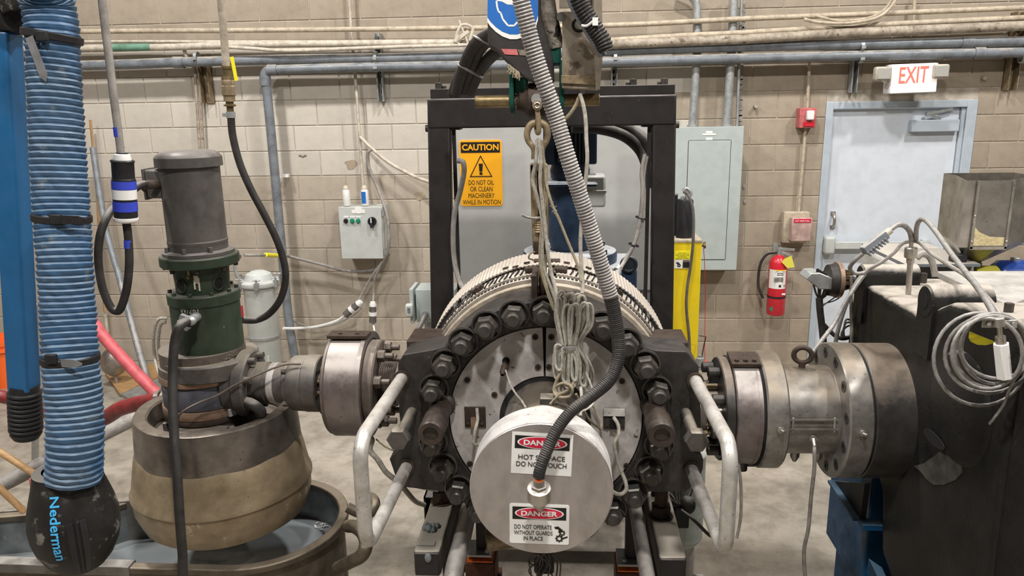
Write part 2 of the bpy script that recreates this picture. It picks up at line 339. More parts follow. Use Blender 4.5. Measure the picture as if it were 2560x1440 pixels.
M_['greenbtn'] = mat('green_button', (.01, .22, .12), .4, grime=0)
M_['wood'] = mat('worn_wood_handle', (.42, .25, .11), .55, c2=(.30, .17, .07), sc_=8, amt=.7, stretch=(1, 6, 1))
M_['pallet'] = mat('grey_sheet_metal_offcut', (.30, .31, .30), .5, .3, c2=(.22, .21, .19), sc_=6)
M_['powder'] = mat('pale_yellow_powder', (.62, .52, .30), .9, c2=(.52, .42, .22), sc_=20)
M_['grease'] = mat('blue_grey_putty', (.20, .235, .24), .5, c2=(.13, .15, .15), sc_=40, bump=.6, bsc=90)
M_['tank_pale'] = mat('pale_green_tank_paint', (.46, .50, .46), .4, c2=(.42, .46, .42), sc_=5)
M_['hoistgrey'] = mat('dirty_charcoal_hoist_paint', (.048, .046, .048), .5, c2=(.035, .029, .026), sc_=6, amt=.9, spots=(.17, .14, .11), sp_sc=20, sp_th=.70)
M_['hoistbox'] = mat('oil_stained_cream_box', (.34, .30, .24), .55, c2=(.14, .105, .07), sc_=9, amt=.85, spots=(.07, .05, .035), sp_sc=13, sp_th=.62)
M_['lamp_lens'] = mat('ribbed_grey_lens', (.38, .37, .34), .3, grime=0)
M_['exit_glow'] = mat('lit_exit_face', (.80, .75, .70), .4, emit=((1, .84, .77), .28))
M_['exit_red'] = mat('lit_exit_letters', (.70, .16, .12), .4, emit=((1, .25, .18), .22), grime=0)
M_['orange_ring'] = mat('orange_seal', (.9, .18, .03), .4)
M_['rustplate'] = mat('rust_red_base', (.10, .042, .026), .6, c2=(.07, .03, .02), sc_=9)
M_['cement'] = mat('rough_cement', (.30, .28, .25), .9, c2=(.4, .38, .34), sc_=15, bump=.6)
M_['mint_tag'] = mat('pale_pipe_band_green', (.14, .28, .20), .6)
M_['blue_cover'] = mat('glossy_blue_casting', (.02, .06, .28), .25, grime=0)
M_['tankwater'] = mat('cloudy_water_surface', (.17, .19, .20), .12, c2=(.23, .25, .26), sc_=5, amt=.8, grime=0)

# ---------------- text ----------------
def lettering(name, txt, o, u, v, w, h, mtl, parent, bold=.0, depth=.0012, align='fit', shear=0):
    # flat lettering fitted to a width x height box, lower-left corner at o, u along the line, v upward
    cu = bpy.data.curves.new(name, 'FONT'); cu.body = txt; cu.offset = bold; cu.extrude = 0; cu.resolution_u = 3
    t = bpy.data.objects.new(name, cu); C.objects.link(t)
    dg = bpy.context.evaluated_depsgraph_get(); dg.update()
    me = bpy.data.meshes.new_from_object(t.evaluated_get(dg)); bpy.data.objects.remove(t)
    xs = [q.co.x for q in me.vertices]; ys = [q.co.y for q in me.vertices]
    x0, x1, y0, y1 = min(xs), max(xs), min(ys), max(ys)
    u = Vector(u).normalized(); v = Vector(v).normalized(); nrm = u.cross(v); o = Vector(o)
    mb = MB(); pts = [o+u*((q.co.x-x0)/(x1-x0)*w)+v*((q.co.y-y0)/(y1-y0)*h)+nrm*depth for q in me.vertices]
    mb.add(pts, [tuple(p.vertices) for p in me.polygons])
    return obj(name, mb, mtl, parent, smooth=False)
# ================= ROOM =================
XL, XR, YF, ZC = -7.0, 6.5, -4.5, 6.2
struct(obj('floor', MB().bb((XL, YF, -.1), (XR, WALL_Y+.2, 0)), M_['concrete'], smooth=False))
struct(obj('ceiling', MB().bb((XL, YF, ZC), (XR, WALL_Y+.2, ZC+.1)), M_['ceil'], smooth=False))
struct(obj('wall_left', MB().bb((XL-.1, YF, 0), (XL, WALL_Y+.2, ZC)), M_['plain'], smooth=False))
struct(obj('wall_right', MB().bb((XR, YF, 0), (XR+.1, WALL_Y+.2, ZC)), M_['plain'], smooth=False))
struct(obj('wall_front', MB().bb((XL, YF-.1, 0), (XR, YF, ZC)), M_['plain'], smooth=False))
# door opening in world metres
DX0 = P(2083, 300, WALL_Y).x-.06; DX1 = P(2440, 300, WALL_Y).x; DZ = P(2250, 252, WALL_Y).z
wb = MB(); yb = WALL_Y+.006
wb.bb((XL, yb, 0), (DX0, yb+.2, ZC)); wb.bb((DX1, yb, 0), (XR, yb+.2, ZC)); wb.bb((DX0, yb, DZ), (DX1, yb+.2, ZC))
wall = struct(obj('wall_back', wb, M_['mortar'], smooth=False))
# concrete blocks, each its own part
CH, BL, J = .2032, .4064, .006
def block_mb(x0, x1, z0, z1):
    b = MB(); c = .0045; yf = WALL_Y; yk = WALL_Y+.03
    vs = [(x0, yk, z0), (x1, yk, z0), (x1, yk, z1), (x0, yk, z1), (x0, yf+c, z0), (x1, yf+c, z0), (x1, yf+c, z1), (x0, yf+c, z1),
          (x0+c, yf, z0+c), (x1-c, yf, z0+c), (x1-c, yf, z1-c), (x0+c, yf, z1-c)]
    b.add(vs, [(8, 9, 10, 11), (4, 5, 9, 8), (5, 6, 10, 9), (6, 7, 11, 10), (7, 4, 8, 11), (0, 1, 5, 4), (1, 2, 6, 5), (2, 3, 7, 6), (3, 0, 4, 7)])
    return b
XB = -2.6266   # phase of the bond read from the photograph
cands = []
for k in range(0, 30):
    z0, z1 = k*CH+J/2, (k+1)*CH-J/2
    ph = XB + (0 if k % 2 else BL/2)
    i = math.floor((XL-ph)/BL)
    while ph+i*BL < XR:
        x0, x1 = ph+i*BL+J/2, ph+(i+1)*BL-J/2; i += 1
        segs = [(x0, x1)]
        if z0 < DZ-.02:
            segs = []
            if x0 < DX0: segs.append((x0, min(x1, DX0)))
            if x1 > DX1: segs.append((max(x0, DX1), x1))
        zz1 = z1
        for a, b in segs:
            if b-a > .03 and b > XL and a < XR: cands.append((k, max(a, XL), min(b, XR), z0, zz1))
def in_view(c):
    k, a, b, z0, z1 = c
    pp = [proj((x, WALL_Y, z)) for x in (a, b) for z in (z0, z1)]
    return max(p[0] for p in pp) > 190 and min(p[0] for p in pp) < 2560 and max(p[1] for p in pp) > 0 and min(p[1] for p in pp) < 1000
vis = [c for c in cands if in_view(c)]; rest = [c for c in cands if not in_view(c)]
vis.sort(key=lambda c: -(c[2]-c[1])); rest += vis[300:]; vis = vis[:300]
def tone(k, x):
    if k >= 13: return 'block_tan_shaded'  # top courses: shade from the rack above, painted into the block colour
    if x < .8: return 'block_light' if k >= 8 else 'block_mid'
    return 'block_tan_shaded'  # right side: browner blocks, with its shade painted into the tan
cache = {}
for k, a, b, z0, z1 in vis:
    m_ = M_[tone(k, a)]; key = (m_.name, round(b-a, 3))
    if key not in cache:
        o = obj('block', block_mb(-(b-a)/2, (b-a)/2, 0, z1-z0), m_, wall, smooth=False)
        cache[key] = o.data
        me = o.data; me.transform(Matrix.Translation(wall.location))   # keep the shared mesh centred on itself
        o.matrix_local = Matrix.Translation(-wall.location) @ Matrix.Translation(((a+b)/2, 0, z0))
    else:
        shared('block', cache[key], wall, Matrix.Translation(((a+b)/2, 0, z0)))
rb = MB()
for k, a, b, z0, z1 in rest: t = block_mb(a, b, z0, z1); rb.add(t.v, t.f)
obj('block_courses', rb, M_['block_mid'], wall, kind='stuff', smooth=False)
# patches and scars on the wall
for px, py, r in ((878, 412, 13), (1050, 490, 11)):
    p = P(px, py, WALL_Y-.002); s = MB(); poly = [(r*.0036*(1+.25*math.sin(3*a)+.15*math.cos(5*a))*math.cos(a), r*.0036*(1+.2*math.sin(2*a+1))*math.sin(a)) for a in [2*PI*i/18 for i in range(18)]]
    s.prism(poly, p, (1, 0, 0), (0, 0, 1), (0, 1, 0), .003); obj('filler_patch', s, M_['block_dark'], wall)
for px, py in ((750, 388), (757, 390), (763, 388), (1860, 467), (1862, 505)):
    p = P(px, py, WALL_Y-.004); s = MB().ball(p, .012, 1, .5, .8+.8*(px > 1800), 8, 6); obj('plaster_chip', s, M_['cement'], wall)

# ================= DOOR =================
door = MB(); fy = WALL_Y-.005
d = MB(); fw = .055
d.bb((DX0, fy, 0), (DX0+fw, fy+.16, DZ)); d.bb((DX1-.075, fy, 0), (DX1, fy+.16, DZ)); d.bb((DX0+fw, fy, DZ-.055), (DX1-.075, fy+.16, DZ))
d.bb((DX1-.105, fy+.02, 0), (DX1-.075, fy+.16, DZ-.055))
fr = struct(obj('door_1', d, M_['doorframe'], bev=.004))
lx0, lx1 = DX0+fw+.004, DX1-.108
obj('door_leaf', MB().bb((lx0, fy+.045, .01), (lx1, fy+.09, DZ-.06)), M_['door'], fr, bev=.003)
ly = fy+.045
a = P(2272, 300, ly); b = P(2388, 328, ly)
cl = obj('door_closer', MB().bb((a.x, ly-.06, b.z), (b.x, ly, a.z)), M_['doorframe'], fr, bev=.006)
am = MB(); e = P(2320, 285, ly-.05); f_ = P(2383, 272, ly-.03); h_ = P(2352, 297, ly-.04)
am.bar(e, f_, .02, .008); am.bar(e, h_, .018, .008); am.cyl(e-Vector((0, .015, 0)), e+Vector((0, .02, 0)), .016, n=12); obj('closer_arm', am, M_['galv'], cl)
# pull handle
hh = MB(); t_ = P(2082, 533, ly); b_ = P(2080, 567, ly)
hh.box(t_-Vector((0, .006, 0)), (.035, .012, .03)); hh.box(b_-Vector((0, .006, 0)), (.035, .012, .03))
hh.tube(spline([t_-Vector((0, .01, 0)), (t_*.75+b_*.25)-Vector((0, .045, 0)), (t_*.25+b_*.75)-Vector((0, .045, 0)), b_-Vector((0, .01, 0))]), .012, 10)
obj('pull_handle', hh, M_['steel'], fr, label='small bright pull handle')
# push bar
pa = P(2085, 613, ly-.05); pb = P(2323, 611, ly-.05); zc = pa.z
pbm = MB().bb((pa.x-.0, ly-.075, zc-.028), (pb.x, ly-.035, zc+.028))
pbm.bb((pb.x-.05, ly-.06, zc-.04), (pb.x, ly, zc+.04))
pbo = obj('push_bar', pbm, M_['enamel'], fr, bev=.004)
c0 = P(2071, 612, ly-.04); obj('bar_head', MB().box((c0.x, ly-.045, c0.z), (.085, .09, .145)), M_['enamel'], pbo, bev=.022, seg=4)

# ================= WALL SERVICES =================
def run(name, pts, r, mtl, label, cat, n=14, sp=True, group=None, step=None):
    q = [p if isinstance(p, Vector) else P(*p) for p in pts]
    q = spline(q, 8) if sp else q
    return tag(obj(name, MB().tube(q, r, n), M_[mtl], None), label, cat, group)
Yw = 6.05
run('conduit', [(-700, 92, Yw), (190, 79, Yw), (600, 76, Yw), (1180, 70, Yw), (1560, 62, Yw), (1860, 47, Yw), (2200, 34, Yw), (2620, 17, Yw)], .019, 'pipe_beige', 'topmost thin beige pipe running the whole length of the block wall', 'pipe')
run('conduit', [(-700, 112, 6.09), (190, 104, 6.09), (600, 105, 6.09), (1000, 104, 6.09), (1300, 102, 6.09)], .014, 'pipe_white', 'thin off-white pipe just above the thick white one, left of the hoist', 'pipe')
run('conduit', [(-700, 140, Yw), (190, 121, Yw), (420, 118, Yw), (600, 112, Yw), (1000, 108, Yw), (1300, 107, Yw)], .027, 'pipe_white', 'thick chalky white pipe crossing the left half of the wall', 'pipe')
gb = MB().cyl(P(285, 119, Yw), P(378, 118, Yw), .0285, n=16); tag(obj('pipe_wrap', gb, M_['mint_tag']), 'faded green painted sleeve on the white wall pipe near the hanging cord', 'sleeve')
run('conduit', [(560, 117, 5.98), (640, 122, 5.98), (720, 127, 5.98), (860, 122, 5.98), (1000, 117, 5.98), (1200, 112, 5.98), (1240, 112, 5.98)], .014, 'pipe_white', 'loose off-white cable sagging under the thick white pipe', 'cable')
run('conduit', [(1480, 104, Yw), (1700, 90, Yw), (1860, 82, Yw), (2200, 62, Yw), (2620, 42, Yw)], .021, 'pipe_beige', 'second thin beige pipe from the top, right of the hoist', 'pipe')
run('conduit', [(1480, 113, 6.0), (1700, 104, 6.0), (1860, 98, 6.0), (2100, 84, 6.0), (2300, 75, 6.0), (2620, 62, 6.0)], .035, 'pipe_dirty', 'thick brown-stained grimy pipe above the two grey conduits at right', 'pipe')
big = run('grey_conduit', [(-700, 182, Yw), (190, 164, Yw), (440, 156, Yw), (700, 149, Yw), (1000, 145, Yw), (1300, 136, Yw), (1520, 127, Yw), (1860, 116, Yw), (2200, 110, Yw), (2620, 103, Yw)], .038, 'pvc', 'upper of the two thick grey plastic conduits, running the full width', 'conduit', 20)
def collar(parent, px, py, Y, r, w=.06, mtl='pvc', px2=None, py2=None):
    a = P(px, py, Y); b = P(px2 or px+10, py2 if py2 is not None else py, Y); d = (b-a).normalized()
    obj('coupling', MB().lathe([(-w/2, r*.9), (-w/2, r), (w/2, r), (w/2, r*.9)], a, d, 20), M_[mtl], parent)
for px, py in ((447, 156), (2417, 107)): collar(big, px, py, Yw, .044, .085)
Yd = 6.04
low = run('grey_conduit', [P(738, 900, Yd), P(722, 800, Yd), P(706, 640, Yd), P(684, 400, Yd), P(668, 235, Yd), P(662, 198, Yd), P(664, 182, Yd), P(682, 175, Yd), P(760, 172, Yd), P(1000, 166, Yd), P(1300, 162, Yd), P(1520, 155, Yd), P(1860, 146, Yd), P(2200, 138, Yd), P(2620, 130, Yd)], .036, 'pvc', 'lower thick grey plastic conduit that elbows down the wall to the floor at left', 'conduit', 20)
for q in ((663, 202, 664, 230), (682, 175, 720, 174), (2447, 133, 2500, 132)): collar(low, q[0], q[1], Yd, .043, .075, 'pvc', q[2], q[3])
cp = P(690, 441, 6.08); cs = MB().ring(cp, (0, 0, 1), -.012, .012, .037, .043, 24); cs.box(cp+Vector((.06, .06, 0)), (.05, .04, .025)); obj('pipe_clamp', cs, M_['white'], low)
# unistrut hangers
def strut(px, y0, y1, label, mtl='galv', w=.045, px1=None):
    a = P(px, y0, 6.10); b = P(px1 or px, y1, 6.10); x = b.x; z0, z1 = b.z, a.z; Y0 = 6.12
    m = MB(); m.bb((x-w/2, Y0, z0), (x-w/2+.006, Y0+.085, z1)); m.bb((x+w/2-.006, Y0, z0), (x+w/2, Y0+.085, z1)); m.bb((x-w/2, Y0+.08, z0), (x+w/2, Y0+.09, z1))
    o = obj('strut_channel', m, M_[mtl]); tag(o, label, 'strut', None)
    hz = z0+.03; sl = MB()
    while hz < z1-.02: sl.box((x, Y0+.079, hz), (.014, .004, .028)); hz += .05
    obj('slot_row', sl, M_['dark'], o, kind='stuff')
    for zz, r in ((P(px, 143 if px < 1400 else 116, 6.05).z, .04), (P(px, 166 if px < 1400 else 144, 6.04).z, .038)):
        if px < 700 and r == .038: continue
        c = MB().lathe([(-.012, r), (-.012, r+.004), (.012, r+.004), (.012, r)], (x, 6.05, zz), (1, 0, 0), 20); c.box((x, 6.045-r-.006, zz-.01), (.03, .012, .02))
        obj('pipe_clamp', c, M_['galv'], o)
    return o
strut(950, 82, 254, 'galvanised strut channel hanging below the conduits, left of the hoist')
strut(512, 138, 258, 'tan strut channel behind the hanging air pipe', 'goldsteel', .075)
strut(1536, 128, 222, 'galvanised strut channel just right of the hoist, above the black frame')
strut(2137, 95, 232, 'galvanised strut channel left of the exit sign')
strut(2535, 28, 225, 'brown strut channel at the far right above the door', 'goldsteel', .07)
# small C clamp on the pipes
cc = MB(); p = P(1158, 88, 5.98); cc.box(p, (.10, .03, .025), Matrix.Rotation(-.6, 3, 'Y')); cc.tube(spline([p+Vector((.05, 0, -.04)), p+Vector((.07, 0, .05)), p+Vector((-.01, 0, .07)), p+Vector((-.06, 0, -.03)), p+Vector((-.03, 0, -.07))]), .012, 8); cc.cyl(p+Vector((-.06, 0, -.05)), p+Vector((-.03, 0, .0)), .022, n=10); cc.cyl(p+Vector((-.03, 0, .11)), p+Vector((.05, 0, -.10)), .009, n=8)
tag(obj('beam_clamp', cc, M_['pipe_white']), 'small off-white screw clamp gripping the wall pipes left of the hoist', 'clamp')
# rods behind left
run('riser_pipe', [(487, 170, 6.15), (500, 374, 6.15)], .013, 'pipe_dirty', 'thin brown riser behind the motor, the left one of a close pair', 'pipe', 8, False)
run('riser_pipe', [(497, 170, 6.15), (508, 374, 6.15)], .010, 'pipe_dirty', 'thin brown riser behind the motor, the right one of a close pair', 'pipe', 8, False)
run('riser_pipe', [(458, 118, 6.08), (470, 150, 6.08), (487, 170, 6.15)], .015, 'pipe_dirty', 'short rusty elbow joining the white pipe to the risers', 'pipe', 8)
# vertical thin conduit to the control box, white line
ev = run('drop_conduit', [(862, -250, 6.14), (873, -10, 6.14), (880, 100, 6.14), (888, 190, 6.14), (899, 340, 6.14), (906, 440, 6.14), (913, 522, 6.1)], .012, 'pipe_white', 'thin painted conduit dropping down the wall into the grey control box', 'conduit', 10)
run('wall_cable', [(900, 342, 6.12), (930, 372, 6.1), (975, 408, 6.08), (1030, 438, 6.05), (1075, 455, 5.9), (1110, 460, 5.6)], .014, 'pipe_white', 'off-white cable sweeping from the drop conduit to the black frame', 'cable', 10)
run('wall_cable', [(930, 372, 6.09), (919, 385, 6.09), (923, 420, 6.09), (948, 480, 6.06), (968, 540, 5.98), (972, 600, 5.95), (966, 640, 5.98), (945, 670, 6.05), (910, 678, 6.08), (860, 676, 6.1), (800, 660, 6.1), (720, 640, 6.08)], .013, 'cable_grey', 'grey cable looping past the right side of the control box', 'cable', 10)
run('wall_cable', [(960, 650, 6.0), (930, 690, 6.03), (905, 735, 6.05), (893, 757, 6.0)], .010, 'cable_grey', 'thin grey cord from the control box down to the left inline plug', 'cable', 8)
run('wall_cable', [(955, 655, 6.0), (936, 700, 6.03), (934, 735, 6.05), (933, 758, 6.0)], .010, 'cable_grey', 'thin grey cord from the control box down to the upright inline plug', 'cable', 8)
run('wall_cable', [(866, 786, 6.0), (840, 803, 6.02), (790, 817, 6.02), (740, 821, 6.0), (708, 821, 5.9)], .012, 'white', 'white cord curving left from the slanted inline plug', 'cable', 8)
run('wall_cable', [(705, 782, 6.12), (740, 805, 6.12), (780, 818, 6.12), (830, 812, 6.12), (880, 790, 6.1), (905, 768, 6.1)], .007, 'cable_grey', 'very thin grey wire behind the white cord', 'wire', 8)
run('wall_cable', [(932, 804, 6.0), (936, 830, 5.95), (934, 860, 5.9)], .008, 'white', 'short white cord below the upright inline plug', 'cable', 8)
def plug(a, b, label):
    A = P(*a); B = P(*b); d = (B-A).normalized(); L = (B-A).length
    t = thing('inline_plug', label, 'plug', (A+B)/2)
    obj('body', MB().lathe([(0, .012), (0, .026), (L*.35, .03), (L*.36, .03), (L, .03), (L, .0)], A, d, 16), M_['cord'], t)
    obj('white_band', MB().lathe([(L*.42, .028), (L*.42, .034), (L*.62, .034), (L*.62, .028)], A, d, 16), M_['white'], t)
    obj('end_cap', MB().lathe([(-.02, .0), (-.02, .02), (0, .028), (L*.12, .029)], A, d, 16), M_['white'], t)
plug((899, 757, 5.99), (863, 788, 5.99), 'slanted grey and white inline plug hanging on the wall cord')
plug((932, 760, 5.99), (932, 806, 5.99), 'upright grey and white inline plug hanging on the wall cord')
# control box
def cbox():
    a = P(845, 519, 5.98); b = P(959, 646, 5.98)
    t = thing('control_box', 'grey wall control box with three buttons and a black rotary switch', 'control box', ((a.x+b.x)/2, 6.09, b.z))
    yf = 5.98
    obj('enclosure', MB().bb((a.x+.004, yf+.018, b.z), (b.x+.006, 6.205, a.z)), M_['enamel'], t, bev=.005)
    dr = obj('cover', MB().bb((a.x, yf, b.z-.004), (b.x, yf+.016, a.z+.004)), M_['enamel'], t, bev=.005)
    q = P(896, 529, yf-.002); lb = MB().box(q, (.11, .003, .028)); lb.cyl((q.x, yf-.004, q.z+.012), (q.x, yf, q.z+.012), .03, n=20); obj('name_label', lb, M_['white_label'], dr)
    for px in (865, 881, 896):
        q = P(px, 542, yf-.001); obj('legend_plate', MB().box(q, (.04, .002, .012)), M_['white_label'], dr)
    for px, m_ in ((865, 'black'), (881, 'greenbtn'), (896, 'greenbtn')):
        q = P(px, 552, yf); bt = obj('push_button', MB().cyl((q.x, yf-.012, q.z), (q.x, yf, q.z), .018, n=20).cyl((q.x, yf-.02, q.z), (q.x, yf-.01, q.z), .012, n=16), M_[m_], dr, label=('black' if m_ == 'black' else 'green')+' push button')
    q = P(931, 553, yf); kn = MB().cyl((q.x, yf-.018, q.z), (q.x, yf, q.z), .035, n=24); kn.box((q.x, yf-.028, q.z-.01), (.022, .03, .075))
    k_ = obj('rotary_switch', kn, M_['black'], dr); obj('pointer', MB().box((q.x, yf-.044, q.z+.012), (.008, .003, .04)), M_['white'], k_)
    for zz in (a.z-.05, b.z+.05): obj('hinge', MB().box((b.x+.012, yf+.03, zz), (.018, .04, .05)), M_['galv'], t)
    return a
ca = cbox()
def spray(px, label, side):
    q = P(px, 520, 6.05); p = Vector((q.x, 6.05, ca.z+.005)); t = thing('spray_bottle', label, 'bottle', p)
    obj('body', MB().lathe([(0, 0), (0, .026), (.006, .03), (.115, .03), (.13, .026), (.132, 0)], p, (0, 0, 1), 20), M_['white'], t)
    obj('cap', MB().lathe([(.13, .024), (.15, .023), (.162, .015), (.166, 0)], p, (0, 0, 1), 20), M_['pipe_white'], t)
    if side: obj('blue_stripe', MB().lathe([(.02, .0305), (.115, .0305)], p, (0, 0, 1), 8, -.9, .5), M_['sign_blue'], t)
spray(868, 'dusty white bottle standing on the left end of the control box', 0)
spray(914, 'white bottle with a blue stripe standing on the control box beside the conduit', 1)
# electrical panel on the wall
def epanel():
    yf = 6.0; a = P(1655, 322, yf); b = P(1840, 672, yf)
    t = thing('breaker_panel', 'large grey-green breaker panel on the wall right of the black frame', 'electrical panel', ((a.x+b.x)/2, 6.1, b.z))
    x1 = P(1860, 322, yf).x
    obj('enclosure', MB().bb((a.x, yf+.01, b.z), (x1-.01, 6.205, a.z)), M_['panel'], t, bev=.004)
    c = obj('cover', MB().bb((a.x-.01, yf, b.z-.01), (x1, yf+.012, a.z+.01)), M_['panel'], t, bev=.003)
    p0 = P(1722, 352, yf); p1 = P(1818, 648, yf); x1_ = P(1827, 352, yf).x
    dr = MB(); gx = .004
    dr.bb((p0.x, yf-.006, p1.z), (x1_, yf, p0.z)); do = obj('panel_door', dr, M_['panel'], t, bev=.002)
    e = MB()
    for A_, B_ in (((p0.x-gx, yf-.001, p1.z), (p0.x, yf, p0.z)), ((x1_, yf-.001, p1.z), (x1_+gx, yf, p0.z)), ((p0.x, yf-.001, p0.z), (x1_, yf, p0.z+gx)), ((p0.x, yf-.001, p1.z-gx), (x1_, yf, p1.z))): e.bb(A_, B_)
    obj('door_gap', e, M_['dark'], t)
    for py, w_, h_ in ((331, .05, .02), (336, .10, .012), (347, .05, .018)):
        q = P(1773, py, yf-.001); obj('paper_label', MB().box((q.x, yf-.001, q.z), (w_, .003, h_)), M_['white_label'], t)
epanel()
run('riser_conduit', [(1690, -30, 6.10), (1722, -14, 6.10), (1740, 8, 6.10), (1743, 60, 6.10), (1740, 170, 6.10), (1736, 240, 6.10), (1730, 322, 6.10)], .031, 'galv', 'thick bright conduit with a bend at its top, entering the breaker panel', 'conduit', 16)
run('riser_conduit', [(1836, -20, 6.10), (1830, 100, 6.10), (1824, 200, 6.10), (1816, 322, 6.10)], .033, 'galv', 'thick straight bright conduit entering the right side of the breaker panel', 'conduit', 16, False)
run('riser_conduit', [(1855, -20, 6.12), (1850, 100, 6.12), (1842, 322, 6.12)], .012, 'galv', 'thin bright conduit beside the thick one above the breaker panel', 'conduit', 10, False)
for px, n_ in ((1731, 0), (1817, 1)):
    q = P(px, 316, 6.10); tag(obj('conduit_fitting', MB().ring(q, (0, 0, 1), -.02, .012, .03, .042, 20, ch=.004)
        , M_['galv']), 'bright fitting where the %s thick conduit enters the breaker panel' % ('left', 'right')[n_], 'fitting')
jc = MB()
for i in range(26):
    p = P(1858-i*.35, 10+i*13, WALL_Y-.004); jc.box(p, (.02+.012*random.random(), .012, .035+.02*random.random()), Matrix.Rotation(random.uniform(-.5, .5), 3, 'Y'))
obj('joint_filler', jc, M_['cement'], wall, kind='stuff')
# loose loop of cable over pipes top right
run('cable_loop', [(2010, 48, 6.0), (2050, 56, 5.98), (2120, 58, 5.98), (2190, 45, 5.98), (2225, 20, 6.0), (2245, -10, 6.0)], .012, 'pipe_beige', 'painted cable drooping between the top pipes, lower strand', 'cable', 8)
run('cable_loop', [(2040, 40, 6.02), (2100, 52, 5.99), (2170, 45, 5.99), (2210, 25, 6.02), (2235, -10, 6.02)], .010, 'pipe_beige', 'painted cable drooping between the top pipes, upper strand', 'cable', 8)
run('drop_conduit', [(2287, -10, 6.15), (2283, 60, 6.15), (2280, 165, 6.15)], .012, 'pipe_beige', 'thin conduit dropping from above to the exit sign', 'conduit', 8, False)
# fire alarm pull station + strobe
run('drop_conduit', [(2024, 150, 6.17), (2018, 275, 6.17)], .012, 'pipe_beige', 'thin painted conduit above the red alarm box', 'conduit', 8, False)
run('drop_conduit', [(2014, 318, 6.17), (2004, 440, 6.17), (1996, 534, 6.17)], .012, 'pipe_beige', 'thin painted conduit from the red alarm box down to the dusty call box', 'conduit', 8, False)
q = P(2019, 295, 6.12); t = thing('alarm_sounder', 'small square red alarm box with a white strobe, high on the wall', 'alarm', (q.x, 6.17, q.z))
obj('base', MB().box((q.x, 6.16, q.z), (.125, .10, .15)), M_['red_dull'], t, bev=.006)
obj('strobe_lens', MB().box((q.x+.012, 6.10, q.z+.02), (.055, .04, .07)), M_['white'], t, bev=.008)
obj('grille', MB().box((q.x+.008, 6.107, q.z-.045), (.08, .012, .035)), M_['red'], t, bev=.003)
q = P(1997, 571, 6.1); t = thing('alarm_call_box', 'dusty beige call box with a red lettered lid above the fire extinguisher', 'call box', (q.x, 6.15, q.z))
obj('backplate', MB().box((q.x-.01, 6.17, q.z), (.20, .075, .25)), M_['pipe_beige'], t, bev=.008)
cv = obj('lid', MB().box((q.x+.01, 6.10, q.z-.005), (.155, .09, .19)), mat('faded_pink_lid', (.45, .34, .30), .35, c2=(.52, .30, .28)), t, bev=.01)
obj('red_band', MB().box((q.x+.01, 6.0535, q.z+.068), (.13, .004, .03)), M_['red_ink'], cv)
lettering('lettering', 'LIFT AND PULL', (q.x-.045, 6.0512, q.z+.06), (1, 0, 0), (0, 0, 1), .11, .014, M_['white_label'], cv)
# fire extinguisher
def extinguisher():
    Y = 6.06; q = P(1938, 785, Y); s = 1
    t = thing('fire_extinguisher', 'red fire extinguisher with a yellow tag hanging on the block wall', 'fire extinguisher', (q.x, Y, q.z))
    zt = P(1944, 640, Y).z-q.z; r = .07; ax = (P(1945, 640, Y)-q).normalized(); ax = Vector((0, 0, 1))
    obj('cylinder', MB().lathe([(0, 0), (0, r*.9), (.01, r), (zt-.055, r), (zt-.02, r*.8), (zt, .03), (zt+.01, .02), (zt+.01, 0)], q, ax, 32), M_['red'], t)
    lb = MB().lathe([(zt*.47, r+.0008), (zt*.78, r+.0008)], q, ax, 16, -1, 1)
    lb = MB(); 
    for i in range(12):
        a0 = math.radians(-108)-1.05+i*2.1/12; a1 = a0+2.1/12
        lb.add([q+Vector((math.cos(b)*(r+.001), math.sin(b)*(r+.001), z)) for b, z in ((a0, zt*.47), (a1, zt*.47), (a1, zt*.79), (a0, zt*.79))], [(0, 1, 2, 3)])
    lo = obj('paper_label', lb, M_['white_label'], t)
    for i, z in enumerate((.74, .71, .66, .64, .62, .60)): 
        p = q+Vector((-.03 if i < 2 else -.042, -(r+.0015), zt*z)); obj('print_line', MB().box(p+Vector((.03, 0, 0)), (.05 if i < 2 else .075, .001, .005)), M_['cord'], lo)
    for dx in (-.03, .0, .03): obj('symbol_box', MB().box(q+Vector((dx+.002, -(r+.0012)+abs(dx)*.35, zt*.52)), (.017, .002, .018)), M_['ink'], lo)
    obj('yellow_stripe', MB().box(q+Vector((.0, -(r+.001), zt*.785)), (.09, .002, .006)), M_['yellow_lbl'], lo)
    obj('inspection_patch', MB().box(q+Vector((.03, -(r-.005), zt*.38)), (.04, .002, .014)), M_['white_label'], t)
    gd = MB().box(q+Vector((-.045, -.056, zt*.12)), (.03, .004, .03), Matrix.Rotation(PI/4, 3, 'Y')); obj('diamond_sticker', gd, M_['greenbtn'], t)
    obj('strap', MB().ring(q, ax, zt*.30, zt*.33, r, r+.003, 32), M_['black'], t)
    vz = q+Vector((0, 0, zt+.01)); v = MB().cyl(vz, vz+Vector((0, 0, .05)), .018, n=14); v.bar(vz+Vector((0, 0, .05)), vz+Vector((.11, -.03, .045)), .02, .01); v.bar(vz+Vector((0, 0, .035)), vz+Vector((.10, -.02, -.01)), .018, .008)
    v.box(vz+Vector((-.03, .02, .06)), (.035, .03, .06)); obj('valve_lever', v, M_['galv'], t)
    hs = spline([vz+Vector((-.02, 0, .02)), vz+Vector((-.09, .02, .0)), vz+Vector((-.135, .03, -.09)), vz+Vector((-.14, .03, -.25)), vz+Vector((-.10, .02, -.36))]); obj('hose', MB().tube(hs, .011, 10), M_['rubber'], t)
    tp = vz+Vector((.02, -.085, -.015)); tg = MB().prism([(0, 0), (.05, .03), (.085, -.06), (.03, -.075), (-.02, -.03)], tp, (1, 0, -.1), (0, -.15, 1), (0, 1, 0), .002); obj('inspection_tag', tg, M_['yellow_tag'], t)
extinguisher()
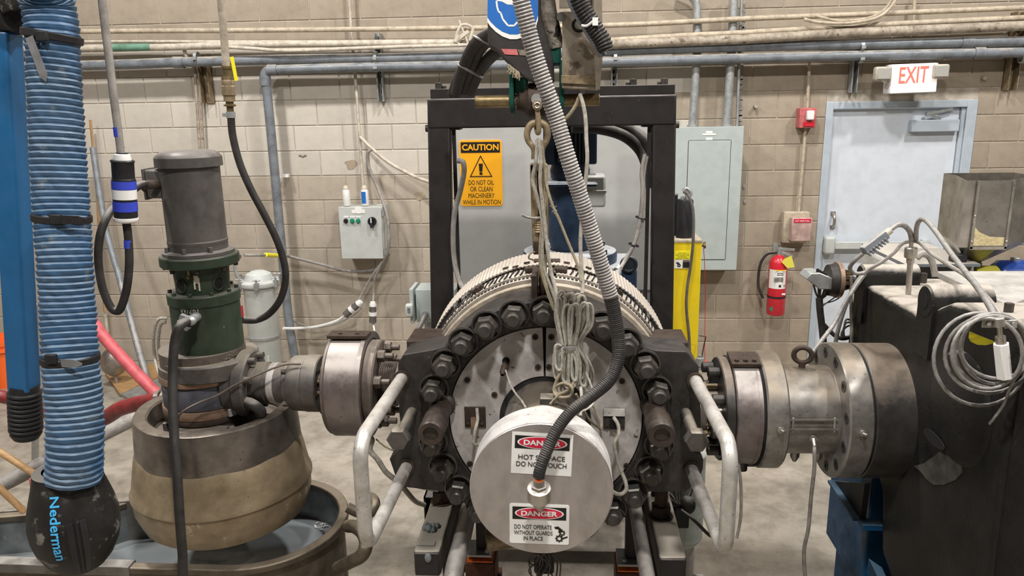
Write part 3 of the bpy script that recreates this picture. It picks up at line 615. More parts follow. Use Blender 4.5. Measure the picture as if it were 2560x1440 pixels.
# exit sign
def exit_sign():
    Y = 5.98; q = P(2284, 196, Y)
    t = thing('exit_sign', 'lit exit sign with two emergency lamp heads above the door', 'exit sign', (q.x, 6.1, q.z))
    rot = Matrix.Rotation(-.02, 3, 'Y')
    obj('housing', MB().box((q.x, Y+.06, q.z), (.335, .13, .21), rot), M_['white'], t, bev=.012)
    fc = obj('sign_face', MB().box((q.x, Y-.006, q.z), (.325, .006, .20), rot), M_['exit_glow'], t)
    lettering('lettering', 'EXIT', (q.x-.108, Y-.0105, q.z-.035), (1, 0, .03), (0, 0, 1), .205, .115, M_['exit_red'], fc, bold=.01)
    for px, py, sx in ((2209, 184, -1), (2353, 178, 1)):
        c = P(px, py, Y-.02); h = obj('lamp_head', MB().box(c+Vector((0, .025, 0)), (.115, .07, .10)), M_['pipe_white'], t, bev=.016, seg=3)
        obj('lens', MB().box(c+Vector((0, -.014, 0)), (.095, .008, .08)), M_['lamp_lens'], h, bev=.006)
        for i in range(4): pass
        obj('swivel', MB().cyl(c+Vector((-sx*.01, .04, -.045)), (q.x+sx*.16, Y+.05, c.z-.06), .012, n=10), M_['white'], t)
exit_sign()
# pipe anchor bolt + junction hardware at right
for px, py in ((1889, 266), (2459, 195)):
    q = P(px, py, 6.19); obj('anchor_bolt', MB().cyl(q+Vector((0, -.02, 0)), q+Vector((0, .03, 0)), .014, n=8), M_['pipe_dirty'], wall)
# ================= DIE HEAD (centre machine) =================
AX, AZ = -.073, 1.113
def A(r, deg, Y): t = math.radians(deg); return Vector((AX+r*math.sin(t), Y, AZ+r*math.cos(t)))
YA = (0, 1, 0)
die = thing('extruder_die_head', 'large round black-steel die head ringed with bolts, with a white split face plate', 'industrial machine', (AX, 2.8, 0))
# front plate outline with ears
def arc(r, a0, a1, n): return [(r*math.sin(math.radians(a0+(a1-a0)*i/n)), r*math.cos(math.radians(a0+(a1-a0)*i/n))) for i in range(n+1)]
out = arc(.432, -52, 52, 30) + [(.375, .256), (.475, .252), (.515, .20), (.53, .02), (.532, -.06), (.515, -.075), (.515, -.115), (.545, -.135), (.545, -.175), (.53, -.22), (.49, -.262), (.385, -.265)] + arc(.432, 128, 232, 30) + \
      [(-.31, -.285), (-.50, -.265), (-.53, -.25), (-.545, -.19), (-.555, -.155), (-.515, -.115), (-.505, -.07), (-.51, .02), (-.505, .20), (-.485, .235), (-.375, .256)]
inn = arc(.336, 0, 360, 60)[:-1]
def plate_with_hole(outer, hole, y0, y1):
    # bridge outer outline to the inner circle by angle
    m = MB(); N = 120; import bisect
    def rad(poly, ang):
        best = None; d = (math.sin(ang), math.cos(ang))
        for (x1, z1), (x2, z2) in zip(poly, poly[1:]+poly[:1]):
            ex, ez = x2-x1, z2-z1; det = d[0]*(-ez)+d[1]*ex
            if abs(det) < 1e-12: continue
            t = (x1*(-ez)+z1*ex)/det; s_ = (d[0]*z1-d[1]*x1)/det
            if t > 0 and -1e-6 <= s_ <= 1+1e-6: best = t if best is None else max(best, t)
        return best
    angs = sorted(set([2*PI*i/N for i in range(N)]+[math.atan2(x, z) % (2*PI) for x, z in outer]))
    ang2 = []
    for a_ in angs:
        if not ang2 or a_-ang2[-1] > 1e-4: ang2.append(a_)
    n = len(ang2); vs = []
    for y in (y0, y1):
        for a_ in ang2:
            ro = rad(outer, a_); vs.append((AX+ro*math.sin(a_), y, AZ+ro*math.cos(a_)))
        for a_ in ang2: vs.append((AX+hole*math.sin(a_), y, AZ+hole*math.cos(a_)))
    fs = []
    for i in range(n):
        j = (i+1) % n
        fs += [(i, j, n+j, n+i), (2*n+i, 3*n+i, 3*n+j, 2*n+j), (i, 2*n+i, 2*n+j, j), (n+i, n+j, 3*n+j, 3*n+i)]
    return m.add(vs, fs)
pl = obj('front_plate', plate_with_hole(out, .336, 2.452, 2.60), M_['oxide'], die, bev=.004)
obj('bolt_ring', MB().ring((AX, 0, AZ), YA, 2.438, 2.456, .345, .429, 96, ch=.004), M_['oxide'], die)
obj('die_body', MB().lathe([(2.59, .30), (2.59, .425), (2.70, .425), (2.70, .40), (3.05, .40), (3.05, 0)], (AX, 0, AZ), YA, 72), M_['oxide'], die)
# white split face: two halves
def half(s, y0, y1, r0=.158, r1=.333):
    a0, a1 = (1.0, 179.2) if s > 0 else (-179.2, -1.0)
    poly = arc(r1, a0, a1, 44)+arc(r0, a1, a0, 30)
    m = MB(); n1 = 45; vs = []
    N = 44
    for y in (y0, y1):
        for k in range(N+1):
            t = math.radians(a0+(a1-a0)*k/N)
            for r in (r0, r1): vs.append((AX+r*math.sin(t), y, AZ+r*math.cos(t)))
    b = 2*(N+1); fs = []
    for k in range(N):
        i = 2*k; fs += [(i, i+2, i+3, i+1), (b+i, b+i+1, b+i+3, b+i+2), (i, b+i, b+i+2, i+2), (i+1, i+3, b+i+3, b+i+1)]
    fs += [(0, 1, b+1, b), (2*N, b+2*N, b+2*N+1, 2*N+1)]
    return m.add(vs, fs)
for s in (-1, 1): obj('face_plate_half', half(s, 2.458, 2.50), M_['whiteplate'], die, bev=.002)
obj('backing_ring', MB().ring((AX, 0, AZ), YA, 2.475, 2.52, .02, .336, 72), M_['dark'], die)
obj('black_gasket_ring', MB().ring((AX, 0, AZ), YA, 2.462, 2.48, .130, .176, 64), M_['black'], die)
for px, py in ((1338, 843), (1378, 843), (1345, 918), (1372, 918), (1168, 950), (1236, 987), (1555, 953), (1174, 1160), (1566, 1165)):
    q = P(px, py, 2.456); o = obj('face_screw', MB().cyl((q.x, 2.4545, q.z), (q.x, 2.459, q.z), .0105, n=16), M_['rusty'], die)
    obj('hex_socket', MB().cyl((q.x, 2.4535, q.z), (q.x, 2.456, q.z), .0052, n=6), M_['dark'], o)
for px, py, dk in ((1188, 1043, 0), (1535, 1047, 1)):
    q = P(px, py, 2.456); w_, h_ = .074, .078
    fr_ = obj('wiring_port', MB().box((q.x, 2.456, q.z), (w_, .006, h_)), M_['rusty'] if not dk else M_['oxide'], die, bev=.002)
    if dk: obj('white_flap', MB().box((q.x, 2.4505, q.z+.026), (w_-.002, .006, .026)), M_['cover_white'], fr_)
    for sx in (-1, 1):
        obj('port_screw', MB().cyl((q.x+sx*.024, 2.449, q.z-.02), (q.x+sx*.024, 2.454, q.z-.02), .006, n=10), M_['oxide_bolt'], fr_)
    obj('terminal', MB().bb((q.x-.014, 2.44, q.z-.032), (q.x+.012, 2.455, q.z+.002)), M_['dark'] if dk else M_['copper'], fr_)
# probe in face
q = P(1265, 908, 2.456); pb_ = obj('temperature_probe', MB().lathe([(0, .0), (0, .010), (.02, .0135), (.045, .012), (.055, .006)], (q.x, 2.458, q.z), (-.2, -1, -.55), 14), M_['rusty'], die)
obj('probe_hole', MB().cyl((q.x, 2.4545, q.z+.008), (q.x, 2.459, q.z+.008), .013, n=18), M_['dark'], die)
pw = spline([P(1264, 925, 2.41), P(1276, 960, 2.38), P(1290, 985, 2.34), P(1305, 1003, 2.28), P(1315, 1020, 2.2)]); obj('probe_wire', MB().tube(pw, .0035, 8), M_['wire'], die)
# nozzle core behind the cover: silver band + perforated sleeve
obj('nozzle_band', MB().ring((AX, 0, AZ), YA, 2.24, 2.475, .10, .140, 56, ch=.006), M_['flange'], die)
nz = obj('perforated_sleeve', MB().ring((AX, 0, AZ-.002), YA, 2.10, 2.25, .09, .1315, 56), M_['steel'], die)
pf = MB()
for i in range(64):
    a_ = 2*PI*i/64
    for y in (2.235, 2.218, 2.20, 2.183, 2.166):
        c = A(.132, math.degrees(a_), y); R_ = Matrix.Rotation(a_, 3, 'Y'); pf.box(c-Vector((0, 0, .002)), (.0085, .009, .0022), R_)
obj('slot_pattern', pf, M_['rusty'], nz, kind='stuff')
q = P(1368, 964, 2.30); obj('clamp_block', MB().box((q.x, 2.28, AZ+.148), (.045, .05, .022)), M_['greyflange'], die, bev=.003)
# round cover with danger labels
cz = 1.083
cvr = thing('round_guard_cover', 'round aluminium cap with a white rim and two danger labels on the die centre', 'machine guard', (AX, 2.08, cz))
obj('rim', MB().lathe([(2.022, .203), (2.022, .2095), (2.14, .2095), (2.14, .199), (2.03, .199)], (AX, 0, cz), YA, 96), M_['alu_white'], cvr)
obj('face', MB().disc((AX, 0, cz), YA, 2.018, 2.028, .208, 96, ch=.002), M_['alu'], cvr)
yl = 2.0165
def label(x0, y0, x1, y1, rot, rounded=False):
    a = P(x0, y0, yl); b = P(x1, y1, yl); return a, b
def lab(name, tl, tr, bl, big, lines, r=0):
    a, b, c = P(*tl, yl), P(*tr, yl), P(*bl, yl); u = (b-a); w_ = u.length; u.normalize(); u.y = 0; u.normalize(); v = Vector((-u.z, 0, u.x)); h_ = (a-c).length
    o = c.copy(); o.y = yl
    if r:
        k = .006; poly = []
        for cx_, cz_, a0 in ((w_-k, k, -90), (w_-k, h_-k, 0), (k, h_-k, 90), (k, k, 180)):
            for i in range(5): t = math.radians(a0+i*22.5); poly.append((cx_+k*math.cos(t), cz_+k*math.sin(t)))
    else: poly = [(0, 0), (w_, 0), (w_, h_), (0, h_)]
    L = obj('danger_label', MB().prism(poly, o+Vector((0, .0, 0)), u, v, (0, 1, 0), .001), M_['white_label'], cvr, smooth=False)
    def at(fx, fz, d=.0006): return o+u*(w_*fx)+v*(h_*fz)-Vector((0, d, 0))
    obj('header', MB().prism([(0, 0), (w_*.9, 0), (w_*.9, h_*.31), (0, h_*.31)], at(.05, .615, .0006), u, v, (0, 1, 0), .0004), M_['ink'], L, smooth=False)
    for nm, s_, m_, d in (('oval_border', 1.0, 'white_label', .0010), ('oval', .93, 'red_ink', .0014)):
        obj(nm, MB().prism([(w_*.41*s_*math.cos(2*PI*i/40), h_*.15*(s_*1.0 if s_ == 1 else .88)*math.sin(2*PI*i/40)) for i in range(40)], at(.5, .77, d), u, v, (0, 1, 0), .0003), M_[m_], L, smooth=False)
    lettering('lettering', 'DANGER', at(.195, .705, .0016), u, v, w_*.61, h_*.13, M_['white_label'], L, bold=.035, depth=.0004)
    for txt, fx, fz, fw_, fh in lines: lettering('lettering', txt, at(fx, fz, .0006), u, v, w_*fw_, h_*fh, M_['ink'], L, bold=.006, depth=.0005)
    return L, at, u, v, w_, h_
lab('a', (1280, 1079), (1433, 1088), (1277, 1182), 1, [('HOT SURFACE', .115, .35, .77, .12), ('DO NOT TOUCH', .085, .18, .83, .12)])
L, at, u, v, w_, h_ = lab('b', (1276, 1258), (1426, 1263), (1274, 1357), 1, [('DO NOT OPERATE', .08, .37, .63, .11), ('WITHOUT GUARDS', .075, .225, .65, .105), ('IN PLACE', .235, .085, .33, .105)], 1)
gm = MB()
for fx, fz, r in ((.885, .30, .055), (.84, .16, .075)):
    c = at(fx, fz, .0008); gm.ring(c, YA, -.0006, 0, r*w_*.45, r*w_*.75, 20)
    for i in range(8): t = PI*i/4; gm.box(c+u*(r*w_*.85*math.cos(t))+v*(r*w_*.85*math.sin(t)), (.0028, .0008, .0028), Matrix.Rotation(-t, 3, 'Y'))
gm.prism([(0, .020), (.012, .022), (.026, .010), (.022, .002), (.012, .004), (.014, .012), (.003, .014)], at(.75, .29, .0006), u, v, (0, 1, 0), .0005); gm.prism([(0, 0), (.02, .008), (.021, .004), (.003, -.004)], at(.86, .16, .001), u, v, (0, 1, 0), .0005)
obj('gear_hand_symbol', gm, M_['ink'], L, smooth=False)
# ring of nuts
bolt_src = None; hexr = .040
def die_bolt(deg):
    p = A(.397, deg, 0); global bolt_src
    rot = Matrix.Rotation(math.radians(random.uniform(0, 60)), 4, 'Y')
    M0 = Matrix.Translation((p.x, 0, p.z)) @ rot
    if bolt_src is None:
        n = MB().lathe([(2.442, 0), (2.442, .049), (2.436, .052), (2.429, .052), (2.427, .046)], (0, 0, 0), YA, 32)
        h = MB().lathe([(2.43, .044), (2.424, .048), (2.415, .043)], (0, 0, 0), YA, 28)
        x = MB().lathe([(2.418, .0), (2.418, hexr), (2.384, hexr), (2.378, hexr*.86), (2.378, 0)], (0, 0, 0), YA, 6)
        st = MB().lathe([(2.38, 0), (2.38, .0235), (2.356, .0235), (2.351, .019), (2.351, 0)], (0, 0, 0), YA, 24)
        bolt_src = []
        for nm, mb_ in (('washer', n), ('hex_nut', x), ('stud', st)):
            me = bpy.data.meshes.new(nm); me.from_pydata(mb_.v, [], mb_.f); me.materials.append(M_['oxide_bolt']); me.polygons.foreach_set('use_smooth', [True]*len(me.polygons)); me.set_sharp_from_angle(angle=.6); bolt_src.append((nm, me))
    b = bpy.data.objects.new('flange_nut', bolt_src[1][1]); C.objects.link(b); b.parent = die; b.matrix_local = Matrix.Translation(-die.location) @ M0
    for nm, me in (bolt_src[0], bolt_src[2]):
        o = bpy.data.objects.new(nm, me); C.objects.link(o); o.parent = b
for k in range(-12, 13):
    d = k*14.4
    if abs(abs(d)-86.4) < 1: continue
    die_bolt(d)
# long sockets left and right
for a0, a1, rr in (((1112, 1040, 2.452), (1076, 1086, 2.20), .040), ((1632, 1040, 2.452), (1655, 1090, 2.20), .041)):
    a, b = P(*a0), P(*a1); a = Vector((b.x, 2.452, b.z))
    s = obj('long_socket', MB().lathe([(0, 0), (0, .045), (.02, .045), (.03, rr*.92), (.13, rr*.92), (.135, rr*1.05), (.245, rr*1.05), (.252, rr*.95), (.252, rr*.62), (.24, rr*.6), (.24, 0)], a, (0, -1, 0), 32), M_['socket'], die)
# big hex bolts on ears
for a0, a1 in (((1030, 1055, 2.45), (999, 1092, 2.25)), ((1708, 1055, 2.45), (1739, 1096, 2.25))):
    b = P(*a1); a = Vector((b.x+.0, 2.452, b.z+.0))
    obj('jack_bolt', MB().cyl(a, (b.x, 2.26, b.z), .019, n=18).lathe([(0, 0), (0, .036), (.004, .038), (.035, .038), (.04, .034), (.04, 0)], (b.x, 2.26, b.z), (0, -1, 0), 6), M_['greyflange'], die)
# U-shaped handles
for sx, xa, zt, zb, yo in ((-1, -.565, 1.265, .932, 1.93), (1, .432, 1.265, .940, 1.93)):
    xo = xa+sx*.012
    pts = []
    def fil(p, q, r_, n=7):
        return
    R_ = .07
    pts = [Vector((xa, 2.455, zt)), Vector((xo, yo+R_, zt))]
    for i in range(1, 9): t = PI/2*i/8; pts.append(Vector((xo, yo+R_-R_*math.sin(t), zt-R_+R_*math.cos(t))))
    for i in range(0, 9): t = PI/2*i/8; pts.append(Vector((xo, yo+R_*(1-math.cos(t)), zb+R_-R_*math.sin(t))))
    pts.append(Vector((xa, 2.455, zb)))
    h = obj('lift_handle', MB().tube(pts, .0215, 18), M_['handle'], die)
    for z in (zt, zb): obj('weld_collar', MB().cyl((xa, 2.44, z), (xa, 2.456, z), .028, n=18), M_['rusty'], h)
# shroud behind: rings, ladder strip, louvred bands
obj('insulation_ring', MB().ring((AX, 0, AZ), YA, 2.60, 2.635, .40, .447, 96, ch=.003), M_['cream_ring'], die)
obj('insulation_lip', MB().ring((AX, 0, AZ), YA, 2.635, 2.66, .40, .440, 96, ch=.003), M_['louvre'], die)
ls = obj('ladder_band', MB().ring((AX, 0, AZ), YA, 2.665, 2.70, .42, .456, 96, ch=.002), M_['louvre'], die)
lm = MB()
for i in range(130):
    dg_ = -120+240*i/129
    if abs(dg_) < 4: continue
    a_ = math.radians(dg_); lm.box(A(.4565, dg_, 2.6825), (.0085, .020, .003), Matrix.Rotation(a_, 3, 'Y'))
obj('ladder_slots', lm, M_['dark'], ls, kind='stuff')
rib = lambda n_, amp: (lambda r, t, h: r+amp*max(-.6, math.sin(t*n_)))
b1 = MB().lathe([(2.705, .44), (2.705, .463), (2.74, .464), (2.84, .466), (2.84, .45)], (AX, 0, AZ), YA, 1500, -PI*.72+PI/2, PI*.72+PI/2-.0, rf=rib(200, .0014))
ib = obj('inner_louvred_band', b1, M_['louvre'], die)
sm_ = MB()
for i in range(90):
    dg_ = -112+224*i/89
    if abs(dg_) < 10: continue
    p0, p1 = A(.467, dg_-.35, 2.712), A(.4695, dg_+1.1, 2.79); rad = (p0-Vector((AX, p0.y, AZ))).normalized(); t_ = YA and Vector((0, 1, 0)).cross(rad)
    sm_.add([p0-t_*.0028, p0+t_*.0028, p1+t_*.0028, p1-t_*.0028, p0-t_*.0028-rad*.004, p0+t_*.0028-rad*.004, p1+t_*.0028-rad*.004, p1-t_*.0028-rad*.004], [(0, 1, 2, 3), (0, 4, 5, 1), (1, 5, 6, 2), (2, 6, 7, 3), (3, 7, 4, 0)])
obj('louvre_slots', sm_, M_['dark'], ib, kind='stuff')
def outer_r(r, t, h):
    # t=0 along frame u; compute world angle from the top
    d = min(abs(t-PI/2), PI); k = max(0, (d-.5)); wav = .0013*math.sin(t*190)
    return r+wav+.012*k*(1 if d < 2 else 0)
b2 = MB().lathe([(2.80, .474), (2.80, .478), (2.86, .480), (3.0, .484), (3.02, .482), (3.02, .476)], (AX, 0, AZ), YA, 1400, PI/2-1.50, PI/2+1.50, rf=outer_r)
obj('outer_louvred_band', b2, M_['louvre'], die)
# band springs and gap blocks at the top
for s in (-1, 1):
    c0 = A(.474, s*3.8, 2.735); c1 = A(.474, s*9.2, 2.735); d = c1-c0; L_ = d.length; d.normalize(); u_, v_, _ = frame(d)
    pts = [c0+d*(L_*i/120)+u_*(.011*math.cos(i*2*PI/9))+v_*(.011*math.sin(i*2*PI/9)) for i in range(121)]
    obj('band_spring', MB().tube(pts, .0032, 6), M_['rusty'], die)
    obj('band_pin', MB().cyl(A(.462, s*3.4, 2.735)-Vector((0, .03, 0)), A(.462, s*3.4, 2.735)+Vector((0, .03, 0)), .010, n=14), M_['greyflange'], die)
    for dg_, yy in ((s*9, 2.83), (s*19, 2.83), (s*14, 2.80)): obj('band_latch', MB().box(A(.484, dg_, yy), (.024, .012, .006), Matrix.Rotation(math.radians(dg_), 3, 'Y')), M_['rusty'], die, bev=.002)
    # toggle springs lower on the sides
    c = A(.470, s*33, 2.74); obj('band_latch', MB().box(c, (.05, .02, .014), Matrix.Rotation(math.radians(s*33), 3, 'Y')).cyl(c-Vector((0, .02, 0)), c+Vector((0, .02, 0)), .012, n=12), M_['rusty'], die)
obj('band_bridge', MB().box(A(.480, 0, 2.86), (.10, .05, .006)).box(A(.484, 0, 2.84), (.04, .02, .010)), M_['rusty'], die, bev=.002)
# lifting lug
lx = P(1357, 760, 2.5).x; z0 = 1.46; lg = MB()
lg.bb((lx-.037, 2.47, z0), (lx-.017, 2.60, 1.622)); lg.bb((lx+.017, 2.47, z0), (lx+.037, 2.60, 1.622)); lg.bb((lx-.017, 2.47, z0), (lx+.017, 2.60, 1.545))
obj('lifting_lug', lg, M_['rusty'], die, bev=.003)
# ear depth plates at the sides (thick block behind)
for x0, x1 in ((AX-.50, AX-.30), (AX+.30, AX+.50)): obj('side_block', MB().bb((x0, 2.58, AZ-.22), (x1, 2.74, AZ+.245)), M_['rusty'], die, bev=.006)
# ---- wires on the face ----
def wire(pts, r, mtl, label, cat='wire', group=None, name='lead_wire', n=8, k=8):
    return tag(obj(name, MB().tube(spline([p if isinstance(p, Vector) else P(*p) for p in pts], k), r, n), M_[mtl]), label, cat, group)
wire([(1192, 1020, 2.445), (1194, 1050, 2.43), (1188, 1075, 2.41), (1184, 1105, 2.40), (1190, 1112, 2.38), (1205, 1108, 2.36), (1222, 1100, 2.32)], .0055, 'wire', 'white wire looping out of the left port of the white face plate')
wire([(1534, 1043, 2.44), (1545, 1062, 2.42), (1546, 1085, 2.40), (1536, 1110, 2.38), (1541, 1140, 2.36), (1552, 1175, 2.34), (1564, 1205, 2.32), (1565, 1225, 2.30), (1550, 1236, 2.28), (1530, 1228, 2.24), (1518, 1212, 2.16)], .0065, 'wire', 'thick white wire hanging from the right port of the face plate')
# perforated area tan wires right of the nozzle
wire([(1440, 985, 2.25), (1470, 1045, 2.33), (1495, 1068, 2.40), (1503, 1072, 2.42), (1500, 1050, 2.44), (1478, 1008, 2.44), (1450, 975, 2.40)], .0042, 'wire_tan', 'grimy tan wire looping right of the perforated nozzle sleeve')
wire([(1400, 985, 2.2), (1380, 1005, 2.2), (1375, 1012, 2.19)], .004, 'wire_tan', 'short tan wire end by the nozzle sleeve')
# ---- coiled bundle of white leads ----
def bundle():
    t = thing('wire_bundle', 'bundled loops of white glass-sleeved wire tied in the middle, hanging on the die', 'wire bundle', P(1425, 862, 2.30))
    random.seed(3)
    specs = []
    for i in range(15):
        xt = 1398+i*5.2; w_ = random.uniform(10, 22)
        top = random.uniform(728, 762)+(4 if 3 < i < 10 else -2); bot = random.uniform(925, 985); xb = 1392+i*5.6
        xn = 1406+i*2.9; y0 = 2.31-.035*random.random()
        specs.append((xt, w_, top, bot, xb, xn, y0))
    for xt, w_, top, bot, xb, xn, y0 in specs:
        pts = [(xn-3, 862, y0), (xt-w_*.7, top+50, y0), (xt-w_*.55, top+12, y0-.005), (xt, top, y0-.008), (xt+w_*.5, top+12, y0-.004), (xt+w_*.4, top+55, y0+.006), (xn+4, 862, y0+.004),
               (xb+w_*.5, bot-55, y0), (xb+w_*.4, bot-12, y0), (xb, bot, y0-.004), (xb-w_*.5, bot-14, y0), (xb-w_*.5, bot-60, y0), (xn-3, 864, y0)]
        obj('wire_loop', MB().tube(spline([P(*p) for p in pts], 7), .0046, 8), M_['wire'], t)
    c = P(1426, 862, 2.30); obj('cable_tie', MB().lathe([(-.004, 1), (-.004, 1.04), (.004, 1.04), (.004, 1)], c, (.04, 0, 1), 28, rf=lambda r, a_, h: r*(.036 if abs(math.cos(a_)) > 0 else 1)*(1-.3*abs(math.sin(a_)))), M_['flexgrey'], t)
    # knot
    for pts in ([(1435, 955, 2.26), (1420, 975, 2.25), (1395, 985, 2.26), (1390, 968, 2.27), (1410, 958, 2.25), (1430, 970, 2.24), (1425, 990, 2.25), (1395, 992, 2.25), (1385, 975, 2.27), (1392, 950, 2.28), (1405, 925, 2.28)],):
        obj('knot', MB().tube(spline([P(*p) for p in pts], 7), .0048, 8), M_['wire_tan'], t)
bundle()
wire([(1452, 968, 2.24), (1454, 1000, 2.2), (1451, 1040, 2.16)], .005, 'wire', 'straight white lead from the wire bundle to the rim of the round cover')
wire([(1465, 930, 2.27), (1478, 965, 2.24), (1486, 990, 2.22), (1482, 1010, 2.2), (1465, 1024, 2.18), (1440, 1032, 2.16)], .0032, 'wire', 'thin white lead curving from the bundle back onto the cover')

# ================= HOSE TO THE COVER =================
hp = [(1270, -180, 2.0), (1285, -90, 2.01), (1296, -30, 2.02), (1312, 40, 2.03), (1335, 130, 2.04), (1366, 225, 2.05), (1392, 300, 2.06), (1420, 395, 2.06), (1447, 480, 2.07), (1478, 580, 2.08), (1508, 680, 2.09), (1532, 765, 2.10), (1545, 840, 2.10), (1545, 900, 2.09), (1525, 950, 2.07), (1480, 990, 2.04), (1430, 1027, 2.0), (1392, 1075, 1.97), (1366, 1130, 1.945), (1350, 1175, 1.93), (1347, 1192, 1.93)]
hq, st_ = resample(spline([P(*p) for p in hp], 10), .0013)
i1 = min(range(len(hq)), key=lambda i: abs(proj(hq[i])[1]-742))
hs_ = thing('corrugated_conduit', 'grey corrugated conduit snaking from above down to the sensor on the round cover', 'hose', hq[len(hq)//2])
def crf(amp, pitch, r): return lambda L, i, N: r+amp*(math.sin(2*PI*L/pitch)*.9+.1)
obj('dusty_length', MB().tube(hq[:i1+1], .0215, 18, crf(.0015, .0088, .0215)), M_['flexgrey'], hs_)
obj('lower_length', MB().tube(hq[i1:], .0195, 18, lambda L, i, N: (.0205-.004*min(1, L/.35))+.0007*math.sin(2*PI*L/.006)), M_['flexdark'], hs_)
# pressure sensor
sq = P(1347, 1196, 1.93); sb = P(1349, 1290, 1.975); ax_ = (sb-sq).normalized()
sn = thing('pressure_sensor', 'bright steel sensor hanging in front of the round cover at the hose end', 'sensor', sq)
obj('orange_seal', MB().lathe([(-.006, .0), (-.006, .0145), (.004, .0145), (.004, 0)], sq, ax_, 20), M_['orange_ring'], sn)
obj('threaded_neck', MB().lathe([(.002, 0)]+[(.002+.003*i, .0135 if i % 2 else .0155) for i in range(8)]+[(.026, 0)], sq, ax_, 20), M_['steel'], sn)
obj('hex_nut', MB().lathe([(.022, 0), (.022, .024), (.034, .024), (.034, 0)], sq, ax_, 6), M_['steel'], sn, bev=.002)
obj('body', MB().lathe([(.032, 0), (.032, .026), (.036, .033), (.075, .034), (.083, .026), (.086, 0)], sq, ax_, 36), M_['steel'], sn)
obj('stem', MB().lathe([(.084, 0), (.084, .019), (.104, .018), (.112, .012), (.114, 0)], sq, ax_, 24), M_['steel'], sn)
obj('mounting_stud', MB().cyl(sq+ax_*.095, (sb.x, 2.018, sb.z), .011, n=14), M_['steel'], sn)

# ================= BLACK PORTAL FRAME =================
YFm = 3.40
pf_ = thing('portal_frame', 'tall black steel portal frame standing behind the round die head', 'machine frame', (-.07, 3.46, 0))
tl, tr_ = P(1067, 245, YFm), P(1690, 222, YFm); bl_, br_ = P(1065, 860, YFm), P(1690, 870, YFm)
ztop = (P(1300, 243, YFm).z)
def leg(xo_t, xo_b, inner):
    d = .100*inner
    x0t, x1t = sorted((xo_t, xo_t+d)); x0b, x1b = sorted((xo_b, xo_b+d))
    k0 = .46; x0b = x0t+(x0b-x0t)*.9; x1b = x1t+(x1b-x1t)*.9
    m = MB().hexa([(x0b, YFm, k0), (x1b, YFm, k0), (x1b, YFm+.07, k0), (x0b, YFm+.07, k0), (x0t, YFm, ztop), (x1t, YFm, ztop), (x1t, YFm+.07, ztop), (x0t, YFm+.07, ztop)])
    o = obj('leg', m, M_['frame'], pf_, bev=.008)
    fl = MB(); zz = ztop-.13; xi = xo_t+d
    fl.bb((min(xi, xi+.016*inner), YFm+.03, .9), (max(xi, xi+.016*inner), YFm+.045, zz)); obj('leg_flange', fl, M_['frame'], o)
    return o
lt_x, rt_x = -.607, .472
leg(lt_x, lt_x-.05, 1); leg(rt_x, rt_x+.035, -1)
obj('top_beam', MB().bb((lt_x, YFm-.004, ztop-.128), (rt_x, YFm+.12, ztop)), M_['frame'], pf_, bev=.008)
obj('top_plate', MB().bb((lt_x+.012, YFm+.02, ztop), (rt_x-.005, YFm+.16, ztop+.042)), M_['frame'], pf_, bev=.003)
for x0, x1 in ((lt_x+.09, lt_x+.14), (rt_x-.14, rt_x-.09)): obj('corner_pad', MB().bb((x0, YFm+.01, ztop-.135), (x1, YFm+.10, ztop-.126)), M_['frame'], pf_)
for px in (1096, 1110, 1173, 1570, 1583, 1649, 1661):
    q = P(px, 222, YFm+.08); r = .016 if px in (1096, 1173, 1583, 1661) else .010
    obj('cap_screw', MB().cyl((q.x, YFm+.09, ztop+.04), (q.x, YFm+.09, ztop+.064+(.006 if r > .012 else -.008)), r, n=16), M_['oxide_bolt'], pf_, bev=.002)
for sx, x in ((-1, lt_x), (1, rt_x)):
    z = P(1065, 322, YFm).z; obj('side_stud', MB().cyl((x, YFm+.06, z), (x+sx*.022, YFm+.06, z), .016, n=16), M_['oxide_bolt'], pf_)
for x in (lt_x+.02, rt_x-.03):
    sk = MB(); w2, t_ = .055, .008
    for dx, dz, sx, sz in ((0, w2-t_/2, 2*w2, t_), (0, -w2+t_/2, 2*w2, t_), (-w2+t_/2, 0, t_, 2*w2), (w2-t_/2, 0, t_, 2*w2)): sk.bb((x+dx-sx/2, 3.08, .405+dz-sz/2), (x+dx+sx/2, 4.0, .405+dz+sz/2))
    so_ = obj('base_skid', sk, M_['frame'], pf_)
# black hose bundle inside the frame right
for k, pts in enumerate(([(1430, 318, 3.58), (1500, 322, 3.6), (1560, 340, 3.6), (1600, 375, 3.6), (1618, 420, 3.56), (1622, 470, 3.54)], [(1440, 308, 3.62), (1520, 312, 3.64), (1580, 328, 3.64), (1615, 355, 3.6), (1628, 400, 3.58)])):
    wire(pts, .026, 'rubber', ('lower', 'upper')[k]+' thick black hose arching under the right corner of the black frame', 'hose', None, 'black_hose', 12)
for k, pts in enumerate(([(1612, 385, 3.40), (1604, 430, 3.39), (1606, 480, 3.38), (1600, 545, 3.36), (1585, 610, 3.34), (1562, 650, 3.32), (1545, 685, 3.25), (1532, 700, 3.15)], [(1617, 390, 3.41), (1609, 440, 3.40), (1610, 500, 3.39), (1603, 560, 3.37), (1580, 622, 3.35), (1556, 662, 3.3), (1538, 692, 3.18)])):
    wire(pts, .0085, 'cable_grey', ('left', 'right')[k]+' of two grey cords falling along the inner right leg of the frame', 'cable', None, 'grey_cable')
q0, q1 = P(1545, 682, 3.22), P(1530, 702, 3.13); tag(obj('cord_fitting', MB().cyl(q0, q1, .016, n=12).cyl(P(1541, 676, 3.25), P(1547, 668, 3.27), .014, n=12), M_['galv']), 'bright fitting where the grey cords enter the louvred shroud', 'fitting')
